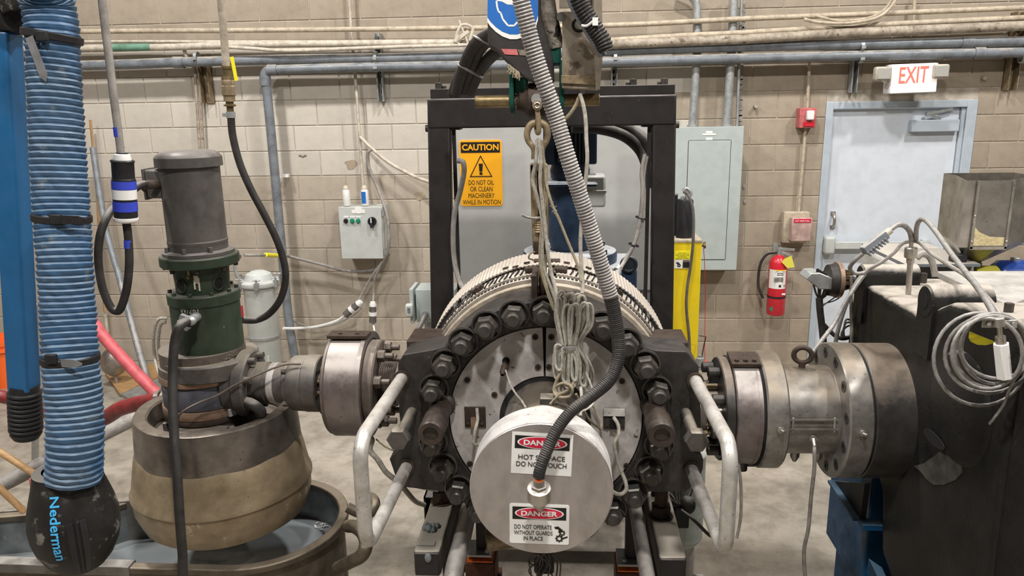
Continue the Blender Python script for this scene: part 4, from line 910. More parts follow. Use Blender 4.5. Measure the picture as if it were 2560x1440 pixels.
for px, py in ((1602, 545), (1584, 612)): tag(obj('cable_tie', MB().torus(P(px, py, 3.375 if py < 600 else 3.35), (.3, 0, 1), .022, .004, 16, 6), M_['black']), 'small black tie on the grey cords at the %s of the frame opening' % ('middle' if py < 600 else 'bottom'), 'cable tie')
wire([(1145, 402, 3.40), (1157, 405, 3.38), (1160, 430, 3.38), (1150, 480, 3.385), (1137, 530, 3.39), (1133, 590, 3.39), (1136, 650, 3.39), (1148, 700, 3.36), (1162, 728, 3.3)], .012, 'cable_grey', 'grey cable hanging along the inside of the left leg of the black frame', 'cable', None, 'grey_cable')
# hose bundle climbing behind the hoist
for k, (pts, r) in enumerate((([(1140, 232, 3.1), (1155, 180, 2.95), (1185, 115, 2.8), (1225, 85, 2.7), (1270, 70, 2.65)], .022), ([(1160, 228, 3.1), (1178, 175, 2.95), (1205, 120, 2.8), (1240, 95, 2.7), (1280, 80, 2.65)], .017), ([(1175, 228, 3.1), (1200, 175, 2.95), (1235, 135, 2.8), (1280, 110, 2.72)], .022), ([(1128, 235, 3.15), (1140, 200, 3.05), (1160, 160, 2.95), (1185, 130, 2.85)], .015))):
    wire(pts, r, 'rubber', ('leftmost thick black hose of the bundle rising behind the hoist', 'thinner black hose in the middle of the bundle behind the hoist', 'rightmost thick black hose of the bundle rising behind the hoist', 'thin outer hose leaning on the left of the hose bundle')[k], 'hose', None, 'black_hose', 14)
for px, py, Y in ((1212, 108, 2.76), (1172, 178, 2.93)): tag(obj('cable_tie', MB().torus(P(px+4, py, Y), (.5, 0, .9), .05, .005, 24, 6), M_['flexgrey']), 'grey tie around the black hose bundle, %s one' % ('upper' if py < 150 else 'lower'), 'cable tie')

# ================= CABINET + CAUTION SIGN =================
cx0, cx1 = P(1143, 330, 4.3).x-.02, P(1680, 600, 4.3).x
cab = thing('control_cabinet', 'pale grey steel cabinet seen through the black frame', 'cabinet', ((cx0+cx1)/2, 4.6, 0))
obj('cabinet_body', MB().bb((cx0+.01, 4.32, .12), (cx1-.01, 4.85, 2.19)), M_['cabinet'], cab, bev=.01)
obj('cabinet_door', MB().bb((cx0, 4.30, 1.12), (cx1, 4.32, 2.17)), M_['cabinet'], cab, bev=.006)
obj('cabinet_kick', MB().bb((cx0+.02, 4.34, 0), (cx1-.02, 4.82, .12)), M_['frame'], cab)
ys = 4.297
sa, sb_ = P(1147, 350, ys), P(1257, 516, ys); W_ = sb_.x-sa.x; z0_, z1_ = P(1200, 515, ys).z, P(1200, 350, ys).z; H_ = z1_-z0_
def rrect(w_, h_, k):
    p = []
    for cx_, cz_, a0 in ((w_-k, k, -90), (w_-k, h_-k, 0), (k, h_-k, 90), (k, k, 180)):
        for i in range(6): t = math.radians(a0+i*18); p.append((cx_+k*math.cos(t), cz_+k*math.sin(t)))
    return p
sg = obj('caution_sign', MB().prism(rrect(W_, H_, .015), (sa.x, ys, z0_), (1, 0, 0), (0, 0, 1), (0, 1, 0), .003), M_['amber'], None, smooth=False)
tag(sg, 'amber caution sign with a triangle, stuck on the grey cabinet behind the frame', 'sign')
def sat(fx, fz, d=.0008): return Vector((sa.x+W_*fx, ys-d, z0_+H_*fz))
obj('header', MB().prism([(0, 0), (W_*.92, 0), (W_*.92, H_*.16), (0, H_*.16)], sat(.04, .81), (1, 0, 0), (0, 0, 1), (0, 1, 0), .0006), M_['ink'], sg, smooth=False)
lettering('lettering', 'CAUTION', sat(.07, .845, .0012), (1, 0, 0), (0, 0, 1), W_*.86, H_*.095, M_['amber'], sg, bold=.03)
for txt, fx, fz, fw_ in (('DO NOT OIL', .20, .325, .60), ('OR CLEAN', .235, .225, .53), ('MACHINERY', .19, .125, .62), ('WHILE IN MOTION', .05, .025, .90)): lettering('lettering', txt, sat(fx, fz), (1, 0, 0), (0, 0, 1), W_*fw_, H_*.072, M_['ink'], sg, bold=0)
tm = MB(); tp_ = [sat(.5, .775), sat(.77, .445), sat(.23, .445)]; ce = (tp_[0]+tp_[1]+tp_[2])/3; inn_ = [p.lerp(ce, .13) for p in tp_]
for i in range(3): j = (i+1) % 3; tm.add([tp_[i], tp_[j], inn_[j], inn_[i]], [(0, 1, 2, 3)])
tm.prism([(-.008, 0), (.008, 0), (.012, .045), (-.012, .045)], sat(.5, .525), (1, 0, 0), (0, 0, 1), (0, 1, 0), .0004); tm.box(sat(.5, .497), (.016, .0006, .014))
obj('warning_triangle', tm, M_['ink'], sg, smooth=False)

# ================= NAVY GEARMOTOR =================
mx, my = (P(1365, 310, 3.85).x+P(1485, 310, 3.85).x)/2, 3.85
def zc_(py): return P(1425, py, my).z
gm_ = thing('gearmotor', 'navy blue vertical gearmotor standing in the black frame opening', 'gear motor', (mx, my, 1.0))
o_ = (mx, my, 0); ZA = (0, 0, 1)
fins = lambda r, t, h: r*(1+.06*(1 if math.sin(t*36) > 0 else -1))
obj('finned_body', MB().lathe([(zc_(402), 0), (zc_(402), .112), (zc_(250), .112), (zc_(245), 0)], o_, ZA, 288, rf=fins), M_['navy_dark'], gm_)
for sx in (-1, 1): obj('side_rib', MB().box((mx+sx*.10, my-.03, (zc_(408)+zc_(250))/2), (.06, .14, zc_(250)-zc_(408))), M_['navy'], gm_, bev=.01)
obj('bell_neck', MB().lathe([(zc_(445), 0), (zc_(445), .095), (zc_(425), .10), (zc_(400), .085), (zc_(400), 0)], o_, ZA, 40), M_['navy'], gm_)
obj('flange_plate', MB().bb((mx-.128, my-.128, zc_(462)), (mx+.135, my+.12, zc_(448))), M_['navy'], gm_, bev=.02)
obj('flange_plate', MB().lathe([(zc_(640), 0), (zc_(640), .085), (zc_(590), .112), (zc_(463), .115), (zc_(463), 0)], o_, ZA, 40), M_['navy'], gm_)
tb = P(1487, 478, my-.1); obj('terminal_box', MB().box((tb.x, my-.05, tb.z), (.105, .14, .155)), M_['cabinet'], gm_, bev=.012); obj('box_seam', MB().box((tb.x, my-.05, tb.z), (.112, .146, .014)), M_['cover_white'], gm_, bev=.003)
obj('top_disc', MB().lathe([(zc_(760), 0), (zc_(760), .225), (zc_(640), .24), (zc_(632), .24), (zc_(625), .235), (zc_(622), .1)], o_, ZA, 56), M_['navy'], gm_)
obj('gear_case', MB().bb((mx-.2, my-.18, 1.0), (P(1590, 700, my-.1).x, my+.2, zc_(650))), M_['navy'], gm_, bev=.03, seg=3)
q = P(1572, 662, my-.19); obj('bearing_eye', MB().torus((q.x, my-.185, q.z), YA, .035, .009, 20, 8).disc((q.x, 0, q.z), YA, my-.19, my-.17, .026, 20), M_['navy_dark'], gm_)
for a_ in (35, 150, 215, 325): t = math.radians(a_); obj('cover_bolt', MB().cyl((mx+.205*math.cos(t), my+.205*math.sin(t), zc_(628)), (mx+.205*math.cos(t), my+.205*math.sin(t), zc_(614)), .018, n=6), M_['navy_dark'], gm_)
obj('mount_pedestal', MB().bb((mx-.22, my-.16, 0), (mx+.28, my+.2, 1.0)), M_['frame'], gm_, bev=.01)
# ================= PELLETISER: vertical motor, barrel, cutter, tub =================
BX, BY = -1.403, 2.78
def zb(py, px=500): return P(px, py, BY).z
def rb(x0, x1, py): return abs(P(x1, py, BY).x-P(x0, py, BY).x)/2
ZA = (0, 0, 1)
mo = thing('vertical_motor', 'dark grey vertical motor with a domed fan cap on top of the green barrel', 'motor', (BX, BY, 1.66))
zc0, zc1, zm0 = zb(412), zb(383), zb(632)
r1 = .131
obj('fan_cap', MB().lathe([(zc0-.004, r1*.9), (zc0-.004, r1+.010), (zc0+.03, r1+.009), (zc1-.005, r1+.002), (zc1+.008, r1-.018), (zc1+.012, r1-.05), (zc1+.013, 0)], (BX, BY, 0), ZA, 56), M_['motor'], mo)
obj('motor_shell', MB().lathe([(zm0+.02, 0), (zm0+.02, r1*.97), (zb(605), r1*.97), (zb(603), r1*.985), (zb(598), r1*.985), (zb(596), r1*.965), (zc0, r1*.965), (zc0, 0)], (BX, BY, 0), ZA, 56), M_['motor'], mo)
obj('end_bell', MB().lathe([(zm0, 0), (zm0, r1+.022), (zm0+.012, r1+.022), (zm0+.02, r1-.01), (zm0+.028, r1-.012)], (BX, BY, 0), ZA, 56), M_['motor'], mo)
for a_ in (-62, -15, 32, 200): t = math.radians(a_-75); obj('foot_screw', MB().cyl((BX+.135*math.cos(t), BY+.135*math.sin(t), zm0+.012), (BX+.135*math.cos(t), BY+.135*math.sin(t), zm0+.035), .010, n=6), M_['motor'], mo)
jb = P(383, 458, BY-.02); jo = obj('junction_box', MB().box((jb.x+.01, BY-.02, jb.z), (.085, .11, .105)), M_['motor'], mo, bev=.008)
obj('box_lid', MB().box((jb.x-.036, BY-.02, jb.z), (.012, .12, .115)), M_['motor'], jo, bev=.004)
gl = P(377, 462, BY-.09); gl.y = BY-.075; obj('cable_gland', MB().tube(spline([gl+Vector((.01, .03, 0)), gl+Vector((-.005, -.02, -.0)), gl+Vector((-.035, -.035, .0)), gl+Vector((-.055, -.04, -.012))]), .017, 14), M_['rusty'], jo)
# green barrel stack
br = thing('green_gear_barrel', 'dark green barrel housing with bolted flanges under the vertical motor', 'gear housing', (BX, BY, 1.28))
z1, z2, z3, z4, z5, z6 = zb(658), zb(668), zb(726), zb(732), zb(878), zb(905)
obj('motor_flange', MB().lathe([(z1-.0, 0), (z1, .166), (z1+.004, .170), (zm0-.006, .170), (zm0-.001, .165), (zm0-.001, 0)], (BX, BY, 0), ZA, 64), M_['green'], br)
nk = obj('neck', MB().lathe([(z3, .115), (z2-.01, .120), (z1, .123), (z1, 0)], (BX, BY, 0), ZA, 48), M_['green'], br)
for a_ in (-119, -38): 
    t = math.radians(a_+8); zc = (z2+z3)/2-.005; c = Vector((BX+.117*math.cos(t), BY+.117*math.sin(t), zc)); d = Vector((math.cos(t), math.sin(t), 0))
    ho = obj('port_hole', MB().lathe([(0, 0), (0, .027), (.004, .029), (.006, .024), (.004, .023), (.0035, 0)], c, d, 28), M_['green'], nk)
    obj('hole_inside', MB().lathe([(0, .0), (.0052, 0), (.0052, .0225)], c, d, 24), M_['dark'], ho)
obj('paint_drip', MB().box((BX+.030, BY-.1165, (z2+z3)/2+.02), (.018, .006, .03)).box((BX+.040, BY-.1135, (z2+z3)/2-.0), (.006, .004, .05)).box((BX+.022, BY-.1185, (z2+z3)/2+.0), (.006, .004, .035)), M_['pipe_white'], nk)
obj('grease_nipple', MB().cyl((BX+.006, BY-.118, z1-.03), (BX+.006, BY-.14, z1-.03), .007, n=8).cyl((BX+.006, BY-.13, z1-.03), (BX+.006, BY-.13, z1-.005), .006, n=8), M_['brass'], nk)
bo = obj('barrel', MB().lathe([(z5-.02, 0), (z5-.02, .152), (z3-.040, .152), (z3-.038, .157), (z3-.002, .158), (z3+.002, .155), (z3+.002, 0)], (BX, BY, 0), ZA, 64), M_['green'], br)
for i in range(10):
    t = math.radians(-90+36*i+3); obj('flange_bolt', MB().cyl((BX+.142*math.cos(t), BY+.142*math.sin(t), z3), (BX+.142*math.cos(t), BY+.142*math.sin(t), z3+.014), .009, n=6), M_['green'], bo)
for i in range(8):
    t = math.radians(-70+45*i); c = (BX+.150*math.cos(t), BY+.150*math.sin(t)); obj('flange_nut', MB().cyl((*c, z1-.016), (*c, z1+.001), .010, n=6), M_['rusty'], br)
obj('lower_flange', MB().lathe([(z6-.03, 0), (z6-.03, .208), (z6-.026, .212), (z5-.014, .212), (z5-.008, .207), (z5-.008, .15)], (BX, BY, 0), ZA, 64), M_['greyflange'], br)
# chalk marking wrapped on the barrel
def wrapped(txt, cx, cy, r, a0, z0, aw, h_, mtl, par, vertical=False, rfun=None):
    cu = bpy.data.curves.new('lettering', 'FONT'); cu.body = txt; cu.resolution_u = 2; cu.offset = .02 if vertical else -.006
    t = bpy.data.objects.new('tmp', cu); C.objects.link(t); dg = bpy.context.evaluated_depsgraph_get(); dg.update()
    me = bpy.data.meshes.new_from_object(t.evaluated_get(dg)); bpy.data.objects.remove(t)
    import bmesh as _b
    bm = _b.new(); bm.from_mesh(me); _b.ops.subdivide_edges(bm, edges=[e for e in bm.edges if e.calc_length() > .12], cuts=2); bm.to_mesh(me); bm.free()
    xs = [q.co.x for q in me.vertices]; ys = [q.co.y for q in me.vertices]; x0, x1, y0, y1 = min(xs), max(xs), min(ys), max(ys); pts = []
    for q in me.vertices:
        fx, fy = (q.co.x-x0)/(x1-x0), (q.co.y-y0)/(y1-y0)
        if vertical: fx, fy = fy, 1-fx
        a = a0+aw*fx; z = z0+h_*fy; rr = (rfun(z) if rfun else r)+.0015
        pts.append((cx+rr*math.cos(a), cy+rr*math.sin(a), z))
    return obj('lettering', MB().add(pts, [tuple(p.vertices) for p in me.polygons]), mtl, par, smooth=False)
wrapped('W/261', BX, BY, .152, math.radians(-106), P(475, 786, 2.64).z, math.radians(31), .026, M_['pipe_white'], bo)
# crusty residue at the foot of the barrel
rs = MB(); random.seed(5)
for i in range(60):
    t = math.radians(random.uniform(-100, -20)); rr = .154+.008*random.random(); rs.ball((BX+rr*math.cos(t), BY+rr*math.sin(t), z5-.004+.014*random.random()), .0018+.003*random.random(), n=6, m=4)
obj('dried_residue', rs, M_['rail_dusty'], br, kind='stuff')
# cutter chamber
ct = thing('cutter_chamber', 'grimy banded cutter chamber with copper straps sitting inside the steel tub', 'cutter', (BX-.02, BY, .93))
CX_, CR = BX-.03, .150
def zq(py): return P(500, py, BY-.12).z
obj('chamber_body', MB().lathe([(.90, 0), (.90, CR-.006), (1.27, CR-.004), (1.27, 0)], (CX_, BY, 0), ZA, 56), M_['cutter'], ct)
def band(z0, z1, r, mtl, nm, **k): return obj(nm, MB().lathe([(z0, r-.01), (z0, r-.001), (z0+.002, r), (z1-.002, r), (z1, r-.001), (z1, r-.01)], (CX_, BY, 0), ZA, 56), M_[mtl], ct, **k)
band(zq(958), zq(925), CR+.004, 'cutter', 'upper_sleeve'); band(zq(962), zq(945), CR+.007, 'copper', 'clamp_strap')
band(zq(1020), zq(964), CR, 'paintchip', 'flaking_heater_band'); band(zq(1042), zq(1022), CR+.006, 'copper', 'clamp_strap'); band(zq(1056), zq(1043), CR+.004, 'rusty', 'base_ring')
for py in (953, 1032):
    a_ = math.radians(-34); R_ = Matrix.Rotation(a_+PI/2, 3, 'Z'); c = Vector((CX_+(CR+.012)*math.cos(a_), BY+(CR+.012)*math.sin(a_), zq(py)))
    obj('strap_lug', MB().box(c, (.045, .012, .032), R_).cyl(c, c+Vector((math.cos(a_), math.sin(a_), 0))*.012, .008, n=8), M_['whiteplate'], ct, bev=.002)
a_ = math.radians(-16); c = Vector((CX_+(CR+.014)*math.cos(a_), BY+(CR+.014)*math.sin(a_), 1.09)); R_ = Matrix.Rotation(a_+PI/2, 3, 'Z')
obj('hinge_post', MB().box(c, (.014, .02, .26), R_).box(c+Vector((.022, .015, 0)), (.012, .02, .27), R_), M_['cutter'], ct, bev=.003)
b0 = P(505, 1062, BY-.17); obj('base_block', MB().box((b0.x-.01, BY-.15, .965), (.17, .07, .05)), M_['cutter'], ct, bev=.004)
ll = obj('shim_plate', MB().box((b0.x-.012, BY-.19, .968), (.115, .006, .035)), M_['whiteplate'], ct)
for dx in (-.04, .01): obj('plate_hole', MB().cyl((b0.x+dx, BY-.195, .968), (b0.x+dx, BY-.19, .968), .005, n=10), M_['dark'], ll)
cw = spline([P(450, 1048, BY-.2), P(462, 1025, BY-.21), P(500, 1002, BY-.19), P(540, 985, BY-.17), P(580, 960, BY-.15), P(640, 930, BY-.13), P(690, 910, BY-.1), P(730, 908, BY-.09)])
obj('thin_wire', MB().tube(cw, .004, 8), M_['cutter'], ct)
obj('black_elbow', MB().tube(spline([P(600, 1000, BY-.1), P(625, 1010, BY-.12), P(640, 1030, BY-.1), P(615, 1050, BY-.05)]), .02, 12), M_['rubber'], ct)
# debris in the tub
db = MB(); random.seed(9)
for i in range(40): p = Vector((BX+random.uniform(.03, .2), BY+random.uniform(-.18, 0), .945+random.uniform(0, .03))); db.box(p, (random.uniform(.02, .06), .012, random.uniform(.01, .03)), Matrix.Rotation(random.uniform(0, 3), 3, 'Z') @ Matrix.Rotation(random.uniform(-.7, .7), 3, 'X'))
mo.scale = (.85, .85, 1); br.scale = (.85, .85, 1); ct.scale = (1.1, 1.1, 1)
# round tub
tbx, tby = -1.408, 2.782
tub = thing('flared_tub', 'heat-stained steel tub with a polished collar, flared around the cutter', 'tub', (tbx, tby, .6))
obj('collar', MB().lathe([(.862, .31), (.862, .317), (.90, .315), (1.004, .308), (1.016, .306), (1.018, .300), (1.017, .262), (1.010, .254), (.94, .252)], (tbx, tby, 0), ZA, 84, rf=lambda r, t, h: r+.0025*math.sin(3*t+1)+.0015*math.sin(11*t)), M_['tub_ring'], tub)
obj('flared_skirt', MB().lathe([(.870, .312), (.858, .320), (.80, .331), (.716, .346), (.704, .353), (.700, .353), (.692, .346), (.64, .344), (.585, .324), (.562, .314), (.562, .30), (.64, .325), (.86, .318)], (tbx, tby, 0), ZA, 84, rf=lambda r, t, h: r+.002*math.sin(5*t)), M_['tub'], tub)
obj('inner_floor', MB().disc((tbx, tby, 0), ZA, .92, .935, .30, 64), M_['cutter'], tub)
obj('debris', db, M_['rubber'], tub, kind='stuff')
for px, py in ((412, 1040), (557, 1065)):
    q = P(px, py, BY-.1); obj('guide_stud', MB().cyl((q.x, q.y, .93), (q.x, q.y, .985), .012, n=14), M_['greyflange'], tub)
# lower tank with side trough
tkx, tky, tr, tz = -1.300, 2.83, .371, .485
tank = thing('quench_tank', 'brown-stained oval tank with a rolled rim and a long side trough under the tub', 'tank', (tkx, tky, 0))
def outline(r, xl=-3.1):
    p = [(xl, tky-r), ]
    for i in range(49): t = -PI/2+PI*i/48; p.append((tkx+r*math.cos(t), tky+r*math.sin(t)))
    p.append((-1.75, tky+r*.93)); p.append((-2.0, 2.93+r-.371)); p.append((xl, 2.70+r-.371)); return p
def wall_strip(outl, z0, z1, inner, m):
    n = len(outl); vs = [(x, y, z) for z in (z0, z1) for x, y in outl]+[(x, y, z) for z in (z0, z1) for x, y in inner]
    fs = []
    for i in range(n-1): fs += [(i, i+1, n+i+1, n+i), (2*n+i, 3*n+i, 3*n+i+1, 2*n+i+1), (n+i, n+i+1, 3*n+i+1, 3*n+i), (i, 2*n+i, 2*n+i+1, i+1)]
    return m.add(vs, fs)
obj('tank_wall', wall_strip(outline(tr-.022), .12, tz-.01, outline(tr-.03), MB()), M_['tank'], tank)
obj('rim', wall_strip(outline(tr), tz-.03, tz, outline(tr-.042), MB()), M_['tank'], tank, bev=.006)
fl_ = MB(); io = outline(tr-.03); fl_.add([(x, y, .30) for x, y in io]+[(x, y, .12) for x, y in io], [tuple(range(len(io))), tuple(range(2*len(io)-1, len(io)-1, -1))]+[(i, i+1, len(io)+i+1, len(io)+i) for i in range(len(io)-1)]); obj('cloudy_water', fl_, M_['tankwater'], tank)
obj('tank_lining', MB().lathe([(.30, tr-.031), (tz-.03, tr-.031)], (tkx, tky, 0), ZA, 40, 0, 2*PI) if 0 else wall_strip(outline(tr-.031), .30, tz-.03, outline(tr-.033), MB()), M_['tank_in'], tank)
obj('front_edge_trim', MB().bb((-3.1, tky-tr-.004, tz-.035), (-1.66, tky-tr+.05, tz+.006)), M_['trough'], tank, bev=.004)
obj('trough_back_panel', MB().hexa([(-3.1, 2.69, .30), (-1.85, 2.96, .30), (-1.85, 2.965, .30), (-3.1, 2.70, .30), (-3.1, 2.69, tz+.006), (-1.85, 2.96, tz+.006), (-1.85, 2.968, tz+.006), (-3.1, 2.70, tz+.006)]), M_['trough'], tank)
for x, y in ((-1.1, 2.6), (-1.1, 3.05), (-2.8, 2.5), (-2.6, 2.75)): obj('leg', MB().cyl((x, y, 0), (x, y, .13), .03, n=12), M_['tank'], tank)
fm = MB(); random.seed(4)
for i in range(60): t = random.uniform(-.8, 1.1); r_ = random.uniform(.28, .33); fm.box((tkx+r_*math.cos(t), tky+r_*math.sin(t), .303+.004*random.random()), (random.uniform(.006, .025), .004, .004), Matrix.Rotation(random.uniform(0, 3), 3, 'Z'))
obj('floating_flecks', fm, M_['white_label'], tank, kind='stuff')
# pipe handles on the tank's right
for pts, nm in (([(868, 1268, 2.80), (900, 1283, 2.80), (925, 1283, 2.80), (938, 1262, 2.82), (932, 1246, 2.86), (915, 1240, 2.92)], 'upper'), ([(845, 1420, 2.62), (875, 1405, 2.55), (905, 1388, 2.50), (915, 1360, 2.52), (908, 1335, 2.6), (890, 1318, 2.68), (870, 1315, 2.74)], 'lower')):
    obj('pipe_handle', MB().tube(spline([P(*p) for p in pts]), .021 if nm == 'upper' else .026, 14), M_['tank'], tank, label='rust-scaled bent pipe handle')

# ================= LEFT TRANSFER PIPE =================
LY, LZ = 2.76, 1.125
XA = (1, 0, 0)
def lxp(px, py=970): return P(px, py, LY).x
lp = thing('transfer_pipe', 'grey flanged pipe with a heater drum joining the cutter to the die head', 'pipe assembly', (lxp(800), LY, LZ))
def seg(name, x0, x1, r, mtl, n=48, ch=.003, par=None, **k): return obj(name, MB().disc((0, LY, LZ), XA, x0, x1, r, n, ch), M_[mtl], par or lp, **k)
seg('neck', -1.32, lxp(610), .12, 'greyflange')
f1 = seg('body_flange', lxp(608), lxp(640), .132, 'greyflange', ch=.008)
for a_ in range(8):
    t = math.radians(45*a_+20); c = Vector((lxp(640), LY+.108*math.cos(t), LZ+.108*math.sin(t))); obj('cap_screw', MB().cyl(c-Vector((.01, 0, 0)), c+Vector((.024, 0, 0)), .014, n=14).cyl(c+Vector((.0235, 0, 0)), c+Vector((.0245, 0, 0)), .007, n=6), M_['greyflange'], f1)
seg('hub', lxp(636), lxp(668), .082, 'greyflange')
sl = seg('spool', lxp(664), lxp(748), .078, 'greyflange'); seg('spool_ring', lxp(722), lxp(738), .088, 'greyflange')
seg('white_patch', lxp(682), lxp(700), .0795, 'whiteplate', label='smeared white band around the spool')
seg('spool_ring', lxp(655), lxp(676), .083, 'greyflange')
f2 = obj('coupling_flange', MB().lathe([(lxp(736), 0), (lxp(736), .104), (lxp(740), .108), (lxp(770), .110), (lxp(772), .108), (lxp(774), .112), (lxp(806), .112), (lxp(809), .108), (lxp(809), .075), (lxp(803), .072), (lxp(803), 0)], (0, LY, LZ), XA, 56), M_['greyflange'], lp)
for a_ in range(6):
    t = math.radians(60*a_+15); c = Vector((lxp(809), LY+.092*math.cos(t), LZ+.092*math.sin(t))); obj('bolt_hole', MB().cyl(c-Vector((.002, 0, 0)), c+Vector((.0012, 0, 0)), .009, n=14), M_['dark'], f2)
for a_ in range(4):
    t = math.radians(90*a_+40); c = Vector((lxp(736), LY+.09*math.cos(t), LZ+.09*math.sin(t))); obj('hex_bolt', MB().cyl(c-Vector((.022, 0, 0)), c, .013, n=6), M_['greyflange'], f2)
seg('gland', lxp(800), lxp(842), .05, 'cutter')
for dz, dy in ((.028, -.055), (-.018, -.058), (.0, .05), (.06, -.01)): obj('tie_rod', MB().cyl((lxp(800), LY+dy, LZ+dz), (lxp(845), LY+dy, LZ+dz), .0085, n=12).cyl((lxp(818), LY+dy, LZ+dz), (lxp(828), LY+dy, LZ+dz), .012, n=12), M_['goldsteel'], lp)
for dz, dy in ((.085, -.09), (-.085, -.095), (.16, .02), (-.15, -.02)): obj('plate_bolt', MB().cyl((lxp(826), LY+dy, LZ+dz), (lxp(848), LY+dy, LZ+dz), .020, n=12), M_['cutter'], lp, bev=.003)
hx0, hx1 = lxp(846), lxp(930)
seg('end_plate', hx0-.012, hx0+.006, .195, 'cutter')
hd = seg('band_heater', hx0, hx1, .202, 'heater', 72, .006)
obj('heater_lip', MB().ring((0, LY, LZ), XA, hx1-.012, hx1+.004, .18, .206, 72), M_['heater'], hd)
sd = obj('strap_bridge', MB().box(((hx0+hx1)/2, LY-.03, LZ+.208), (hx1-hx0+.02, .07, .014)), M_['rusty'], hd, bev=.002)
for dx in (-.03, .035): obj('bridge_screw', MB().cyl(((hx0+hx1)/2+dx, LY-.04, LZ+.213), ((hx0+hx1)/2+dx, LY-.04, LZ+.219), .008, n=8), M_['rusty'], sd)
f3 = seg('bolted_flange', hx1, hx1+.045, .172, 'cutter', ch=.006)
for a_ in range(8):
    t = math.radians(45*a_+22); c = Vector((hx1+.045, LY+.142*math.cos(t), LZ+.142*math.sin(t)))
    obj('stud_nut', MB().cyl(c, c+Vector((.028, 0, 0)), .024, n=6).cyl(c, c+Vector((.06, 0, 0)), .012, n=12), M_['cutter'], f3, bev=.002)
th = MB(); pr_ = [(hx1+.04, 0)]+[(hx1+.045+.004*i, .088-.004*(i % 2)) for i in range(16)]+[(hx1+.11, 0)]
obj('threaded_collar', th.lathe(pr_, (0, LY, LZ), XA, 40), M_['cutter'], lp)
seg('locking_collar', hx1+.105, hx1+.15, .086, 'greyflange', 8)
seg('outlet_pipe', hx1+.145, -.44, .062, 'rusty')
for dz, dy in ((-.06, -.02), (-.07, .05)): obj('drain_rod', MB().cyl((hx1+.12, LY+dy, LZ+dz), (-.52, LY+dy, LZ+dz), .014, n=12), M_['goldsteel'], lp)
obj('support_strut', MB().bar(P(785, 1005, LY+.05), P(835, 1065, LY), .012, .012).bar(P(800, 1000, LY+.05), P(845, 1050, LY), .012, .012), M_['cutter'], lp)
# wires under heater
wire([(918, 1092, 2.72), (930, 1100, 2.70), (925, 1125, 2.7), (945, 1150, 2.7), (965, 1180, 2.72), (1000, 1210, 2.76), (1035, 1250, 2.9), (1060, 1262, 3.0)], .011, 'wire', 'pale sleeved cable hanging under the left heater drum, running towards the base', 'cable', None, 'sleeved_cable', 10)
wire([(940, 1098, 2.7), (965, 1118, 2.68), (1000, 1130, 2.66), (1010, 1110, 2.64)], .003, 'wire_tan', 'thin stray wire under the left heater drum')
wire([(1025, 1215, 2.7), (1060, 1222, 2.72), (1095, 1228, 2.74)], .004, 'wire', 'thin white lead under the left ear of the die head')

# ================= FUME HOSE, BLUE ARM =================
hp = [(60, -260, 2.236), (80, -150, 2.288), (100, -70, 2.340), (118, 0, 2.392), (130, 80, 2.392), (136, 200, 2.379), (143, 350, 2.353), (152, 500, 2.327), (162, 650, 2.288), (170, 780, 2.262), (176, 900, 2.223), (186, 1020, 2.197), (188, 1110, 2.171), (184, 1200, 2.158)]
hq, _s = resample(spline([P(*p) for p in hp], 10), .0026)
random.seed(11)
def saw(L):
    f_ = (L/.0205) % 1; return math.sin(2*PI*f_)*.55+math.sin(4*PI*f_+.5)*.25
du = thing('fume_hose', 'thick ribbed blue fabric extraction hose hanging at the left edge', 'duct hose', hq[-1])
N_ = len(hq); m = MB(); 
def ribr(L, i, N): return .0745+.0088*i/N+.0042*saw(L)+.0012*math.sin(L*9)
hb = MB().tube(hq, .08, 72, ribr)
for k_, v_ in enumerate(hb.v):
    i_, a_ = divmod(k_, 72)
    if i_ < N_:
        c = hq[i_]; wv = .0011*math.sin(a_*2*PI/72*6+i_*.13)+.0008*math.sin(a_*2*PI/72*11+i_*.31+2)
        hb.v[k_] = c+(v_-c)*(1+wv/.08)
obj('hose', hb, M_['hose_blue'], du)
def hpos(py):
    return min(range(N_), key=lambda i: abs(proj(hq[i])[1]-py))
